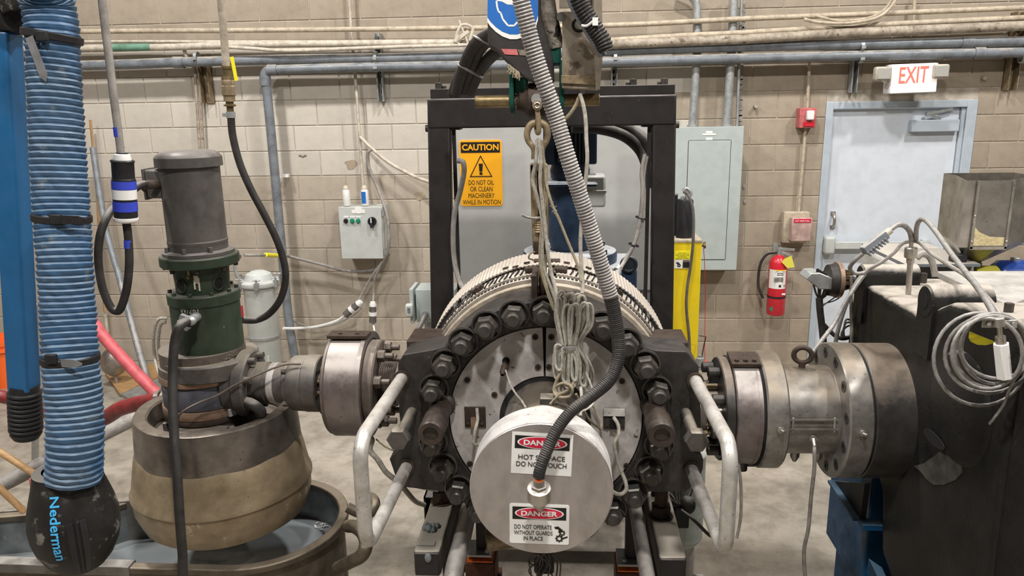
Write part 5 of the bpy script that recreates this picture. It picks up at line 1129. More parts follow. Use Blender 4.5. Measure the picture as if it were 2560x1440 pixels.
for py, tilt, tail in ((92, .22, 1), (545, .12, 0), (895, .05, 2)):
    i = hpos(py); c = hq[i]; ax = (hq[min(i+4, N_-1)]-hq[i-4]).normalized()+Vector((tilt, 0, 0)) if False else Vector((tilt*.9, .05, 1))
    so = obj('strap', MB().ring(c, ax, -.012, .012, .078, .0865, 56, ch=.003), M_['strap'], du)
    bp_ = P((105, 140, 128)[(92, 545, 895).index(py)], py+(-2, 3, 2)[(92, 545, 895).index(py)], c.y-.086)
    obj('buckle', MB().box(bp_, (.036, .014, .030)), M_['black'], so, bev=.003)
    if tail == 1:
        a, b = P(72, 92, c.y-.088), P(115, 205, c.y-.098); d = (b-a); u = Vector((1, 0, .35)).normalized()
        obj('strap_tail', MB().add([a-u*.013, a+u*.013, a.lerp(b, .85)+u*.013, b, a.lerp(b, .85)-u*.013]+[x+Vector((0, .002, 0)) for x in (a-u*.013, a+u*.013, a.lerp(b, .85)+u*.013, b, a.lerp(b, .85)-u*.013)], [(0, 1, 2, 3, 4), (9, 8, 7, 6, 5), (0, 1, 6, 5), (1, 2, 7, 6), (2, 3, 8, 7), (3, 4, 9, 8), (4, 0, 5, 9)]), M_['strapgrey'], so)
    else:
        x0, x1, yy = ((110, 218, 548) if tail == 0 else (104, 205, 905)); q_ = [P(x0+(x1-x0)*f_, yy+(6 if tail == 2 else 3)*f_, c.y-math.sqrt(max(0, .0885**2-(P(x0+(x1-x0)*f_, yy, c.y).x-c.x)**2))-.002) for f_ in (0, .2, .4, .6, .8, 1)]
        vs = []
        for j, p in enumerate(q_): hw = .013 if j < 5 else .003; vs += [p+Vector((0, 0, hw)), p-Vector((0, 0, hw))]
        obj('strap_tail', MB().add(vs+[v+Vector((0, .002, 0)) for v in vs], [(2*j, 2*j+1, 2*j+3, 2*j+2) for j in range(5)]+[(12+2*j, 12+2*j+2, 12+2*j+3, 12+2*j+1) for j in range(5)]+[(2*j, 2*j+2, 12+2*j+2, 12+2*j) for j in range(5)]+[(2*j+1, 12+2*j+1, 12+2*j+3, 2*j+3) for j in range(5)]), M_['strapgrey'] if tail == 2 else M_['strap'], so)
# hood
HY = 2.19; hc = P(186, 1300, HY); k_ = mpp(186, 1300, HY)*.872; 
prof = [(P(186, y, HY).z, r*k_) for y, r in ((1424, 0), (1420, 34), (1405, 66), (1385, 88), (1355, 107), (1325, 116), (1295, 118), (1265, 113), (1235, 103), (1210, 94), (1188, 87), (1172, 84), (1170, 60))]
prof[0] = (prof[0][0], 0)
ho_ = obj('hood', MB().lathe(prof, (hc.x, HY, 0), ZA, 72), M_['hood'], du, label='dusty black rubber hood')
def hood_r(z):
    for (za, ra), (zb_, rb_) in zip(prof, prof[1:]):
        if za <= z <= zb_: return ra+(rb_-ra)*(z-za)/(zb_-za)
    return prof[5][1]
wrapped('Nederman', hc.x, HY, 0, math.radians(-84), P(130, 1388, 2.09).z, math.radians(14), P(130, 1240, 2.09).z-P(130, 1388, 2.09).z, M_['cyan_ink'], ho_, True, lambda z: hood_r(z)+.0005)
def hood_rib(a, y0, y1, w, name):
    vs = []; zs = [P(186, y0+(y1-y0)*i/10, HY).z for i in range(11)]
    for z in zs:
        r = hood_r(z)
        for da, dr in ((-w, -.002), (-w*.8, .005), (w*.8, .005), (w, -.002)): vs.append((hc.x+(r+dr)*math.cos(a+da), HY+(r+dr)*math.sin(a+da), z))
    fs = [(4*i+j, 4*i+j+1, 4*i+j+5, 4*i+j+4) for i in range(10) for j in range(3)]+[(0, 1, 2, 3), (43, 42, 41, 40)]
    return obj(name, MB().add(vs, fs), M_['black'] if name == 'hood_rib' else M_['hood'], ho_)
for a in (-60, -44): hood_rib(math.radians(a), 1262, 1400, .085, 'hood_rib')
hood_rib(math.radians(-52), 1255, 1395, .02, 'hood_rib')
# blue arm + bellows
ar = thing('extraction_arm', 'blue square extraction arm with black bellows at its lower end, far left', 'arm', P(20, 500, 2.6))
a, b = P(10, 78, 2.62), P(61, 975, 2.60)
obj('arm_tube', MB().bar(a, b, .084, .084), M_['blue'], ar, bev=.012, seg=4)
d = (P(66, 1100, 2.60)-b); L_ = d.length; ax = d.normalized()
pf2 = [(-.02, 0), (-.02, .050)]
for i in range(9): h = L_*(.02+.088*i); pf2 += [(h, .052), (h+.005, .059), (h+.012, .059), (h+.016, .052)]
pf2 += [(L_*.86, .055), (L_*.95, .045), (L_, 0)]
obj('bellows', MB().lathe(pf2, b, ax, 44), M_['black'], ar)
obj('arm_joint', MB().box(P(18, 30, 2.62), (.11, .09, .13)).cyl(P(40, 40, 2.54), P(40, 40, 2.70), .055, n=20), M_['hood'], ar, bev=.006)
obj('joint_cover', MB().lathe([(-.02, 0), (-.02, .07), (.05, .08), (.10, .075), (.10, 0)], P(62, 14, 2.56), (-.2, 0, 1), 32), M_['hood'], ar)

# ================= HANGING CORD + PLUG =================
CY = 2.45
cr = thing('power_cord', 'dark power cord with a taped inline plug hanging in front of the motor', 'cord', P(312, 470, CY))
obj('upper_cord', MB().tube(spline([P(236, -300, CY), P(252, -40, CY), P(262, 60, CY), P(272, 140, CY), (P(284, 240, CY)), P(296, 330, CY), P(303, 388, CY)]), .0125, 14), M_['cable_grey'], cr)
obj('blue_tape', MB().cyl(P(293, 318, CY), P(296, 342, CY), .0132, n=16), M_['tape_blue'], cr)
pa_, pb_ = P(305, 384, CY), P(316, 560, CY); ax = (pb_-pa_).normalized(); kk = mpp(310, 470, CY)*.84
def pl(py): return (P(305+(py-384)*11/176, py, CY)-pa_).dot(ax)
def pr2(nm, segs, mtl): return obj(nm, MB().lathe([(pl(y), r*kk) for y, r in segs], pa_, ax, 28), M_[mtl], cr)
pr2('white_cap', [(383, 0), (383, 13), (386, 22), (398, 25), (404, 25)], 'white'); pr2('cord_clamp', [(382, 0), (382, 17), (398, 17), (398, 0)], 'black')
pr2('socket_body', [(400, 0), (400, 31), (403, 34), (407, 31), (446, 31), (448, 33), (452, 33), (545, 33), (547, 31), (547, 0)], 'black')
pr2('blue_tape', [(452, 33), (452, 34.2), (472, 34.2), (472, 33)], 'tape_blue'); pr2('white_tape', [(473, 33), (473, 34), (497, 34), (497, 33)], 'white_label'); pr2('blue_tape', [(503, 33), (503, 34.2), (527, 34.2), (527, 33)], 'tape_blue')
pr2('white_cap', [(543, 0), (543, 34), (547, 35), (552, 33), (556, 24), (560, 0)], 'white')
lo_ = spline([P(316, 556, CY), P(321, 600, CY), P(323, 660, CY), P(317, 720, CY), P(303, 768, CY), P(291, 778, CY), P(275, 765, CY), P(255, 715, CY), P(246, 650, CY), P(250, 590, CY), P(266, 545, CY+.03), P(285, 518, CY+.08), P(315, 490, CY+.12), P(342, 468, CY+.16), P(362, 460, CY+.2)], 9)
obj('lower_cord', MB().tube(lo_, .0135, 16), M_['rubber'], cr)
obj('blue_tape', MB().cyl(P(320.5, 600, CY), P(321.5, 620, CY), .0142, n=16), M_['tape_blue'], cr)
# ================= AIR DROP =================
AY = 3.0
ad = thing('air_drop', 'hanging air pipe with brass fittings and a black hose curving behind the green barrel', 'air hose', P(572, 220, AY))
obj('drop_pipe', MB().tube([P(530, -300, AY), P(549, -40, AY), P(558, 70, AY), P(566, 168, AY)], .0145, 16), M_['pipe_dirty'], ad)
pa_, pb_ = P(567, 165, AY), P(577, 292, AY); ax = (pb_-pa_).normalized(); kk = mpp(570, 220, AY)
def al(py): return (P(567+(py-165)*10/127, py, AY)-pa_).dot(ax)
def ap(nm, segs, mtl, n=20): return obj(nm, MB().lathe([(al(y), r*kk) for y, r in segs], pa_, ax, n), M_[mtl], ad)
ap('hex_coupling', [(164, 0), (164, 13), (168, 14), (173, 13), (173, 11), (191, 11), (191, 15), (199, 16), (201, 0)], 'brass'); ap('swivel', [(199, 0), (199, 15), (203, 17), (214, 15), (216, 17), (238, 17), (240, 14), (254, 14), (254, 0)], 'goldsteel'); ap('hose_barb', [(254, 0), (254, 10), (259, 10), (262, 16), (265, 16), (267, 9), (280, 9), (280, 0)], 'brass', 8)
cq = P(577, 287, AY); obj('hose_clamp', MB().ring(cq, ax, -.012, .012, .011, .018, 20).box(cq+Vector((-.018, -.01, 0)), (.02, .012, .014)), M_['galv'], ad)
tgp = P(585, 172, AY-.012); obj('yellow_tag', MB().box(tgp, (.013, .003, .09), Matrix.Rotation(-.1, 3, 'Y')), M_['yellow_lbl'], ad)
hz_ = [P(577, 286, AY), P(582, 340, AY), P(600, 410, AY), P(628, 475, AY), (P(660, 535, AY)), P(692, 600, AY), P(711, 660, AY), P(713, 705, AY), P(700, 750, AY), P(672, 785, AY), P(640, 800, AY), P(605, 800, AY-.05)]
obj('air_hose', MB().tube(spline(hz_, 9), .0145, 16), M_['rubber'], ad)
# ================= FRONT HOSE FROM BARREL =================
fh = thing('front_hose', 'black hose arching from the green barrel down in front of the tub', 'hose', P(470, 800, 2.6))
obj('hose', MB().tube(spline([P(475, 806, 2.615), P(462, 806, 2.57), P(446, 822, 2.54), P(436, 860, 2.53), P(432, 930, 2.50), P(432, 1020, 2.45), P(437, 1110, 2.40), P(444, 1200, 2.36), P(449, 1290, 2.34), P(456, 1380, 2.32), P(466, 1480, 2.31), Vector((-1.25, 2.30, .42)), Vector((-1.26, 2.27, .12)), Vector((-1.2, 2.20, .02)), Vector((-1.05, 2.12, .017))], 9), .0165, 16), M_['rubber'], fh)
q = P(474, 802, 2.60); obj('elbow_fitting', MB().ball(q, .022, 1.2, .8, .9).cyl(q+Vector((0, .06, 0)), q+Vector((0, -.01, 0)), .018, n=14).lathe([(-.01, .02), (-.01, .026), (.006, .026), (.006, .02)], q+Vector((-.018, -.012, -.012)), (-.6, -.2, -.5), 16).box(q+Vector((-.012, -.01, .016)), (.03, .02, .016), Matrix.Rotation(.4, 3, 'Y')), M_['galv'], fh)

# ================= FILTER VESSEL =================
vx, vy = P(657, 800, 5.3).x, 5.3
def vz(py, px=657): return P(px, py, vy).z
fv = thing('filter_vessel', 'grey clamped-lid filter vessel standing near the wall behind the cutter', 'filter vessel', (vx, vy, 0))
rv = .118
obj('vessel_body', MB().lathe([(.16, 0), (.22, .07), (vz(905), rv*.95), (vz(730), rv*.97), (vz(722), rv), (vz(712), rv), (vz(712), 0)], (vx, vy, 0), ZA, 48), M_['enamel'], fv)
obj('mid_band', MB().ring((vx, vy, 0), ZA, vz(842), vz(836), rv*.95, rv*1.02, 48), M_['galv'], fv)
obj('lid', MB().lathe([(vz(712), 0), (vz(712), rv*1.18), (vz(708), rv*1.22), (vz(702), rv*1.2), (vz(698), rv*.9), (vz(684), rv*.75), (vz(677), rv*.4), (vz(675), 0)], (vx, vy, 0), ZA, 48), M_['enamel'], fv)
for i in range(6):
    t = math.radians(60*i-75); c = Vector((vx+rv*1.22*math.cos(t), vy+rv*1.22*math.sin(t), vz(706))); obj('lid_clamp', MB().box(c, (.03, .03, .05)).cyl(c+Vector((0, 0, -.05)), c+Vector((0, 0, .05)), .009, n=8).cyl(c+Vector((-.028, 0, .045)), c+Vector((.028, 0, .045)), .006, n=6), M_['galv'], fv)
for i in range(3): t = math.radians(120*i-60); c = (vx+rv*.85*math.cos(t), vy+rv*.85*math.sin(t)); obj('leg', MB().box((*c, .20), (.03, .03, .40)).box((*c, .008), (.08, .08, .016)), M_['enamel'], fv)
sp_ = vx-rv*1.2; obj('side_pipe', MB().tube(spline([(sp_, vy, vz(700)), (sp_-.01, vy-.02, vz(690)), (sp_-.02, vy-.02, vz(668)), (sp_-.02, vy-.02, vz(640))]), .012, 10), M_['galv'], fv)
obj('red_valve_lever', MB().bar((sp_+.01, vy-.05, vz(760)), (sp_+.015, vy-.06, vz(800)), .018, .012), M_['red'], fv)
obj('copper_tee', MB().cyl((sp_-.045, vy-.02, vz(640)), (sp_+.03, vy-.02, vz(640)), .015, n=12).cyl((sp_-.012, vy-.02, vz(655)), (sp_-.012, vy-.02, vz(636)), .015, n=12), M_['copper'], fv)
wire([(610, 638, 5.28), (650, 638, 5.4), (680, 638, 5.7), (722, 640, 6.05)], .011, 'cable_grey', 'grey air line from the copper tee of the filter vessel to the wall', 'cable', None, 'air_line', 10)
yb_ = MB().cyl(P(664, 637, 5.5), P(692, 639, 5.75), .016, n=12); tag(obj('yellow_joint', yb_, M_['yellow_lbl']), 'yellow taped joint on the air line above the filter vessel', 'tape')
# ================= LEFT BACKGROUND CLUTTER =================
wire([(232, 370, 5.9), (262, 560, 5.7), (300, 700, 5.5), (340, 850, 5.2), (378, 985, 4.9)], .024, 'pvc', 'long galvanised pole leaning diagonally behind the blue hose', 'pole', None, 'leaning_pole', 14)
wire([(226, 300, 6.12), (242, 470, 6.12), (250, 620, 6.12), (262, 780, 6.12)], .012, 'wood', 'thin wooden strip leaning on the wall just right of the blue hose', 'wood strip', None, 'wood_strip', 4)
p = [P(262, 780, 6.15), P(268, 830, 6.15)]; tag(obj('valve_tube', MB().cyl(p[0], p[1], .016, n=10).cyl(p[1], P(268, 838, 6.15), .006, n=8), M_['pipe_white']), 'short off-white tube end below the wooden strip', 'tube')
wire([(228, 800, 4.9), (262, 845, 4.85), (320, 910, 4.8), (392, 985, 4.7)], .040, 'red_light', 'faded red pipe slanting down between the blue hose and the cutter', 'pipe', None, 'red_pipe', 14)
wire([(-30, 985, 3.6), (40, 1000, 3.6), (120, 1030, 3.4), (240, 1050, 3.2), (300, 1022, 3.1), (350, 1008, 3.05), (405, 1000, 3.0)], .034, 'red_hose', 'thick dark red rubber hose running behind the blue hose into the tub', 'hose', None, 'red_hose', 16)
q = P(404, 996, 3.0); tag(obj('hose_clamp', MB().ring(q, (1, 0, .1), -.02, .0, .030, .037, 24).ring(q, (1, 0, .1), .01, .03, .028, .036, 24), M_['steel']), 'shiny pair of clamps on the end of the dark red hose', 'clamp')
wire([(-30, 1228, 3.25), (110, 1158, 3.4), (250, 1088, 3.6), (400, 1015, 3.85)], .040, 'cable_grey', 'thick grey pipe lying diagonally behind the blue hose', 'pipe', None, 'grey_pipe', 16)
wire([(86, 760, 3.9), (88, 1000, 3.9), (88, 1182, 3.9)], .019, 'galv', 'upright pale steel post between the blue arm and the blue hose', 'post', None, 'steel_post', 12)
bk = PZ(8, 975, 0); bt = thing('bucket', 'orange plastic bucket by the wall at the far left', 'bucket', (bk.x, bk.y+.15, 0))
obj('bucket_body', MB().lathe([(.0, 0), (.0, .13), (.36, .155), (.36, .165), (.40, .168), (.40, .155), (.02, .125), (.02, 0)], (bk.x-.04, bk.y+.15, 0), ZA, 40), M_['orange'], bt)
obj('rim_ring', MB().ring((bk.x-.04, bk.y+.15, 0), ZA, .31, .33, .15, .168, 40), M_['orange'], bt)
sh = thing('long_handled_scraper', 'wooden handle ending in a red bracket, upper of two at the lower left', 'tool', P(60, 1170, 2.5))
obj('wood_handle', MB().cyl(P(-60, 1092, 2.55), P(94, 1190, 2.45), .0125, n=14), M_['wood'], sh)
q = P(90, 1213, 2.42); obj('red_bracket', MB().box(q, (.028, .03, .065)).ball(P(91, 1218, 2.40), .013), M_['red_dull'], sh, bev=.003)
wire([(-60, 1165, 2.6), (62, 1280, 2.6)], .0135, 'wood', 'lower bare wooden handle at the lower left edge', 'tool handle', None, 'wooden_pole', 12)
for i, (pts, r) in enumerate((([(262, 930), (400, 905), (420, 930), (300, 985)], 0), ([(300, 985), (395, 945), (410, 965), (330, 1000)], 1))):
    w_ = [PZ(x, y, .03+.03*i) for x, y in pts]; o = obj('sheet_offcut', MB().hexa([p-Vector((0, 0, .02)) for p in w_]+w_), M_['pallet'] if i else M_['wood'], smooth=False); tag(o, ('tan board', 'grey sheet')[i]+' lying on the floor behind the blue hose', 'board')
q = P(284, 905, 5.6); t = thing('glass_bowl', 'small round smudged bowl hanging on the wall behind the red pipe', 'bowl', q)
obj('bowl', MB().ball(q, .10, 1, .8, 1.2, 24, 14), M_['stainless'], t); obj('bowl_rim', MB().torus(q, (.3, -1, .1), .105, .008, 28, 8), M_['galv'], t); obj('drain_stem', MB().cyl(q+Vector((0, 0, -.10)), q+Vector((0, 0, -.22)), .012, n=8), M_['galv'], t)
for k, pts in enumerate(([(418, 796, 3.4), (395, 800, 3.4), (384, 840, 3.4), (388, 900, 3.4), (400, 940, 3.3)], [(416, 805, 3.4), (402, 812, 3.4), (396, 850, 3.4), (400, 890, 3.4), (408, 930, 3.3)])): wire(pts, .008, 'wire', ('outer', 'inner')[k]+' pale cable loop left of the green barrel', 'cable', None, 'pale_cable')
# grey disconnect box left of the frame
def dbox():
    Y = 4.9; a, b = P(1038, 724, Y), P(1098, 806, Y)
    t = thing('disconnect_switch', 'small grey-green switch box with a side lever left of the black frame', 'switch box', ((a.x+b.x)/2, Y+.1, b.z))
    bo_ = obj('enclosure', MB().bb((a.x, Y, b.z), (b.x+.12, Y+.2, a.z)), M_['panel'], t, bev=.004)
    fa = P(1021, 730, Y-.05); obj('cover', MB().bb((fa.x, Y-.03, b.z+.0), (a.x-.012, Y+.18, a.z+.01)), M_['panel'], t, bev=.004)
    c = P(1024, 775, Y-.05); obj('lever', MB().box(c, (.05, .05, .085)), M_['enamel'], t, bev=.01); obj('lever_slot', MB().box(c+Vector((0, -.027, .005)), (.018, .004, .035)), M_['pvc'], t)
    q = P(1063, 786, Y-.01); obj('conduit_nut', MB().cyl(q, q+Vector((0, .04, 0)), .022, n=10).cyl(q+Vector((0, -.02, 0)), q, .015, n=10), M_['galv'], t)
    ft = P(1066, 820, Y+.08); obj('bottom_fitting', MB().cyl((ft.x+.02, Y+.08, b.z), (ft.x+.02, Y+.08, b.z-.07), .032, n=14), M_['galv'], t)
    rr, _ = resample(spline([P(1063, 788, Y-.03), P(1052, 812, Y-.08), P(1036, 838, Y-.1), P(1026, 870, Y-.1), P(1015, 920, Y-.1), P(1005, 990, Y-.1)]), .006)
    obj('flex_conduit', MB().tube(rr, .02, 14, lambda L, i, N: .0165+.002*(i % 2)), M_['armored'], t)
    obj('rigid_riser', MB().cyl((ft.x+.03, Y+.1, b.z-.06), (ft.x+.03, Y+.1, .0), .024, n=12), M_['pipe_dirty'], t)
dbox()
# ================= RIGHT ADAPTER PIPE =================
RY, RZ = 2.64, 1.088
ap_ = thing('barrel_adapter', 'stained steel flanged adapter pipe joining the die head to the black gearbox', 'pipe assembly', (.85, RY, RZ))
def sgr(name, x0, x1, r, mtl, n=72, ch=.004, par=None, **k): return obj(name, MB().disc((0, RY, RZ), XA, x0, x1, r, n, ch), M_[mtl], par or ap_, **k)
sgr('inlet_pipe', .40, .50, .095, 'heater'); sgr('inlet_collar', .495, .548, .075, 'flange_dark')
for dz, dy in ((-.035, -.07), (-.075, -.06), (-.055, .05), (.09, 0)): obj('tie_rod', MB().cyl((.44, RY+dy, RZ+dz), (.55, RY+dy, RZ+dz), .012, n=12).cyl((.49, RY+dy, RZ+dz), (.505, RY+dy, RZ+dz), .018, n=6), M_['goldsteel'], ap_)
ep = sgr('end_plate', .545, .580, .203, 'flange_dark')
for i in range(8):
    t = math.radians(45*i+12); c = Vector((.545, RY+.165*math.cos(t), RZ+.165*math.sin(t)))
    o = obj('socket_screw', MB().cyl(c, c-Vector((.042, 0, 0)), .021, n=20), M_['oxide_bolt'], ep, bev=.003); obj('hex_socket', MB().cyl(c-Vector((.0415, 0, 0)), c-Vector((.0428, 0, 0)), .010, n=6), M_['dark'], o)
obj('face_stud', MB().cyl((.50, RY-.10, RZ+.02), (.548, RY-.10, RZ+.02), .020, n=16), M_['steel'], ep)
hd2 = sgr('band_heater', .580, .672, .214, 'heater')
obj('heater_seam', MB().ring((0, RY, RZ), XA, .655, .660, .20, .2155, 72), M_['heater'], hd2); obj('edge_gap', MB().ring((0, RY, RZ), XA, .670, .676, .20, .217, 72), M_['dark'], hd2)
sb2 = obj('strap_bridge', MB().box((.625, RY-.04, RZ+.217), (.10, .10, .016), Matrix.Rotation(.18, 3, 'X')), M_['rusty'], hd2, bev=.002)
for dx in (-.03, .0, .03): obj('bridge_screw', MB().cyl((.625+dx, RY-.07, RZ+.219), (.625+dx, RY-.07, RZ+.227), .008, n=8), M_['rusty'], sb2)
rg = sgr('retaining_ring', .677, .752, .229, 'flange', ch=.006)
sp = sgr('steel_spool', .750, .955, .172, 'flange'); obj('spool_lip', MB().ring((0, RY, RZ), XA, .925, .93, .16, .1735, 72), M_['flange'], sp); 
br2 = obj('bolted_ring', MB().disc((0, RY, RZ), XA, .935, 1.015, .262, 96, .005), M_['flange'], ap_)
for i in range(12):
    t = math.radians(30*i+16); c = Vector((.935, RY+.222*math.cos(t), RZ+.222*math.sin(t)))
    o = obj('bolt_recess', MB().ring(c, XA, -.0015, .002, .010, .0215, 28), M_['oxide'], br2); obj('bolt_head', MB().cyl(c+Vector((-.0005, 0, 0)), c+Vector((.002, 0, 0)), .0125, n=6), M_['dark'], o)
obj('black_gap', MB().disc((0, RY, RZ), XA, 1.014, 1.020, .258, 72), M_['dark'], ap_)
dk = sgr('gearbox_flange', 1.019, 1.16, .260, 'flange_dark', 96, .006)
e0 = P(2005, 912, RY); obj('eye_bolt', MB().torus((e0.x, RY, RZ+.172+.050), (.25, 1, 0), .030, .0095, 32, 12).cyl((e0.x, RY, RZ+.165), (e0.x, RY, RZ+.192), .012, n=12), M_['rusty'], sp)
# clamp rails on the spool
def on_spool(px, py, r=.158):
    # point on the front of the cylinder seen at this pixel
    d = ray(px, py); a = d.y**2+d.z**2; b = 2*((CAM.y-RY)*d.y+(CAM.z-RZ)*d.z); c = (CAM.y-RY)**2+(CAM.z-RZ)**2-r*r
    t = (-b-math.sqrt(max(0, b*b-4*a*c)))/(2*a); return CAM+d*t
def unsc(p): return Vector((p.x, RY+(p.y-RY)/.92, RZ+(p.z-RZ)/.92))
clp = []
for py in (1050, 1073): 
    a, b = unsc(on_spool(1974, py, .166)), unsc(on_spool(2096, py, .166)); clp.append((a, b)); obj('clamp_rail', MB().bar(a, b, .006, .005), M_['flange'], sp)
for i in (0, 1):
    a, b = clp[0][i], clp[1][i]; u = Vector((.012*(1, -1)[i], 0, 0)); obj('clamp_pin', MB().cyl(a+u+Vector((0, 0, .008)), b+u-Vector((0, -.004, .012)), .004, n=8), M_['galv'], sp)
for px, py, r in ((1951, 1074, .211), (2156, 1082, .241)):
    a = unsc(on_spool(px, py, r)); n_ = Vector((0, a.y-RY, a.z-RZ)).normalized(); obj('lead_plug', MB().cyl(a, a+n_*.012, .012, n=8).cyl(a+n_*.01, a+n_*.03+Vector((.006, 0, 0)), .006, n=10), M_['steel'], ap_)
a0_ = on_spool(2031, 1093, .158); a = unsc(a0_); n_ = Vector((0, a.y-RY, a.z-RZ)).normalized(); obj('probe_fitting', MB().cyl(a, a+n_*.014, .014, n=10).cyl(a+n_*.01, a+n_*.03-Vector((0, 0, .015)), .009, n=10), M_['steel'], sp)
wire([a0_+n_*.026-Vector((0, 0, .015)), P(2036, 1130, 2.44), P(2036, 1170, 2.44), P(2028, 1240, 2.45), P(2021, 1320, 2.46), P(2010, 1380, 2.47), P(2014, 1460, 2.48)], .0065, 'cable_grey', 'thin brown-grey lead hanging from the spool to the floor beside the blue stand', 'cable', None, 'sensor_lead', 8)
for px, py in ((1987, 1138), (2045, 1133)):
    q = P(px, py, RY-.02); obj('bottom_plug', MB().lathe([(0, 0), (0, .018), (.03, .016), (.05, .006), (.05, 0)], (q.x, RY-.02, RZ-.165), (0, 0, -1), 10), M_['flange'], sp)
obj('ring_foot', MB().cyl((.64, RY-.04, RZ-.21), (.64, RY-.04, RZ-.245), .02, n=14).box((.70, RY-.0, RZ-.222), (.10, .08, .02)), M_['flange_dark'], ap_)

ap_.scale = (1, .92, .92)
# ================= BLACK GEARBOX =================
GX = 1.15
M_['deck'] = mat('dusty_pale_deck_plate', (.36, .345, .325), .55, c2=(.30, .285, .265), sc_=3, spots=(.15, .14, .13), sp_sc=18, sp_th=.73)
gb_ = thing('gearbox', 'massive black cast gearbox with a dusty top and lifting bosses on the right', 'gearbox', (1.9, 2.5, 0))
prof_g = [(3.06, 1.478), (2.50, 1.480), (2.30, 1.575), (1.985, 1.615), (1.945, 1.59), (1.90, .80), (1.88, .33), (2.30, .33), (2.36, .46), (2.57, .56), (2.62, .78), (2.72, .85), (3.00, .93), (3.08, 1.10)]
gc = obj('casting', MB().prism(prof_g, (GX, 0, 0), (0, 1, 0), (0, 0, 1), (1, 0, 0), 1.5), M_['casting'], gb_, bev=.022, seg=4)
obj('cover_joint', MB().bb((GX+.02, 1.926, .3), (2.6, 1.936, 1.56)), M_['dark'], gb_)
obj('front_cover', MB().prism([(1.93, 1.575), (1.55, 1.575), (1.50, .9), (1.50, .3), (1.93, .3)], (GX+.008, 0, 0), (0, 1, 0), (0, 0, 1), (1, 0, 0), 1.45), M_['casting'], gb_, bev=.015)
def boss(px0, py0, px1, Y, Z, r, nm):
    x1 = P(px1, py0, Y).x
    o = obj('lifting_boss', MB().lathe([(GX-.012, 0), (GX-.012, r-.006), (GX-.006, r), (x1, r), (x1, 0)], (0, Y, Z), XA, 40), M_['casting'], gb_, label=nm)
    obj('boss_hole', MB().cyl((GX-.0135, Y, Z), (GX-.0115, Y, Z), r*.42, n=24), M_['dark'], o)
    obj('boss_web', MB().hexa([(GX-.01, Y-r*.98, Z-.18), (x1, Y-r*.98, Z-.18), (x1, Y+r*.9, Z-.18), (GX-.01, Y+r*.9, Z-.18), (GX-.01, Y-r*.98, Z), (x1, Y-r*.98, Z), (x1, Y+r*.9, Z), (GX-.01, Y+r*.9, Z)]), M_['casting'], o)
boss(2165, 665, 2292, 2.97, 1.507, .044, 'far lifting boss'); boss(2315, 735, 2470, 2.43, 1.545, .054, 'near lifting boss')
# oval pocket and rounded rib on the left face
q = PX(2336, 1098, GX-.0145); oc = MB(); oc.prism([(.068*math.cos(t), .019*math.sin(t)) for t in [2*PI*i/28 for i in range(28)]], q, (0, 1, 0), (0, 0, 1), (-1, 0, 0), .003); obj('oval_hole', oc, M_['dark'], gb_)
rm = MB(); rm.lathe([(-.002, .0), (-.002, .105), (.0, .105), (.02, .07), (.02, 0)], (GX-.002, 2.26, 1.27), (-1, 0, 0), 44); 
obj('round_bearing_cap', MB().lathe([(0, 0), (0, .17), (.008, .16), (.012, .15), (.012, 0)], (GX, 2.17, 1.29), (-1, 0, 0), 56), M_['casting'], gb_)
sp5 = [PX(x, y, GX-.003) for x, y in ((2284, 1165), (2300, 1178), (2316, 1198), (2334, 1212), (2360, 1212), (2388, 1200), (2404, 1182), (2404, 1160), (2385, 1135), (2362, 1118), (2335, 1140), (2310, 1158))]; obj('dusty_scoop', MB().add(sp5+[p+Vector((.004, 0, 0)) for p in sp5], [tuple(range(12)), tuple(range(23, 11, -1))]+[(i, (i+1) % 12, 12+(i+1) % 12, 12+i) for i in range(12)]), mat('dusty_scoop_paint', (.028, .026, .024), .7, c2=(.08, .074, .066), sc_=9, amt=.9), gb_)
# top covers
pa = P(2285, 688, 2.95); 
obj('top_cover', MB().bb((1.47, 2.52, 1.478), (2.6, 3.08, 1.500)), M_['deck'], gb_, bev=.003); obj('top_cover', MB().bb((1.47, 1.99, 1.60), (2.6, 2.32, 1.632)), M_['deck'], gb_, bev=.003)
obj('cover_slope', MB().hexa([(1.42, 2.32, 1.50), (2.6, 2.32, 1.50), (2.6, 2.52, 1.46), (1.42, 2.52, 1.46), (1.42, 2.32, 1.6), (2.6, 2.32, 1.6), (2.6, 2.52, 1.495), (1.42, 2.52, 1.495)]), M_['deck'], gb_)
for px, py, Y in ((2310, 688, 2.9), (2523, 765, 2.1)): q = P(px, py, Y); obj('cap_screw', MB().cyl((q.x, Y, q.z-.03), (q.x, Y, q.z+.008), .012, n=6), M_['oxide_bolt'], gb_)
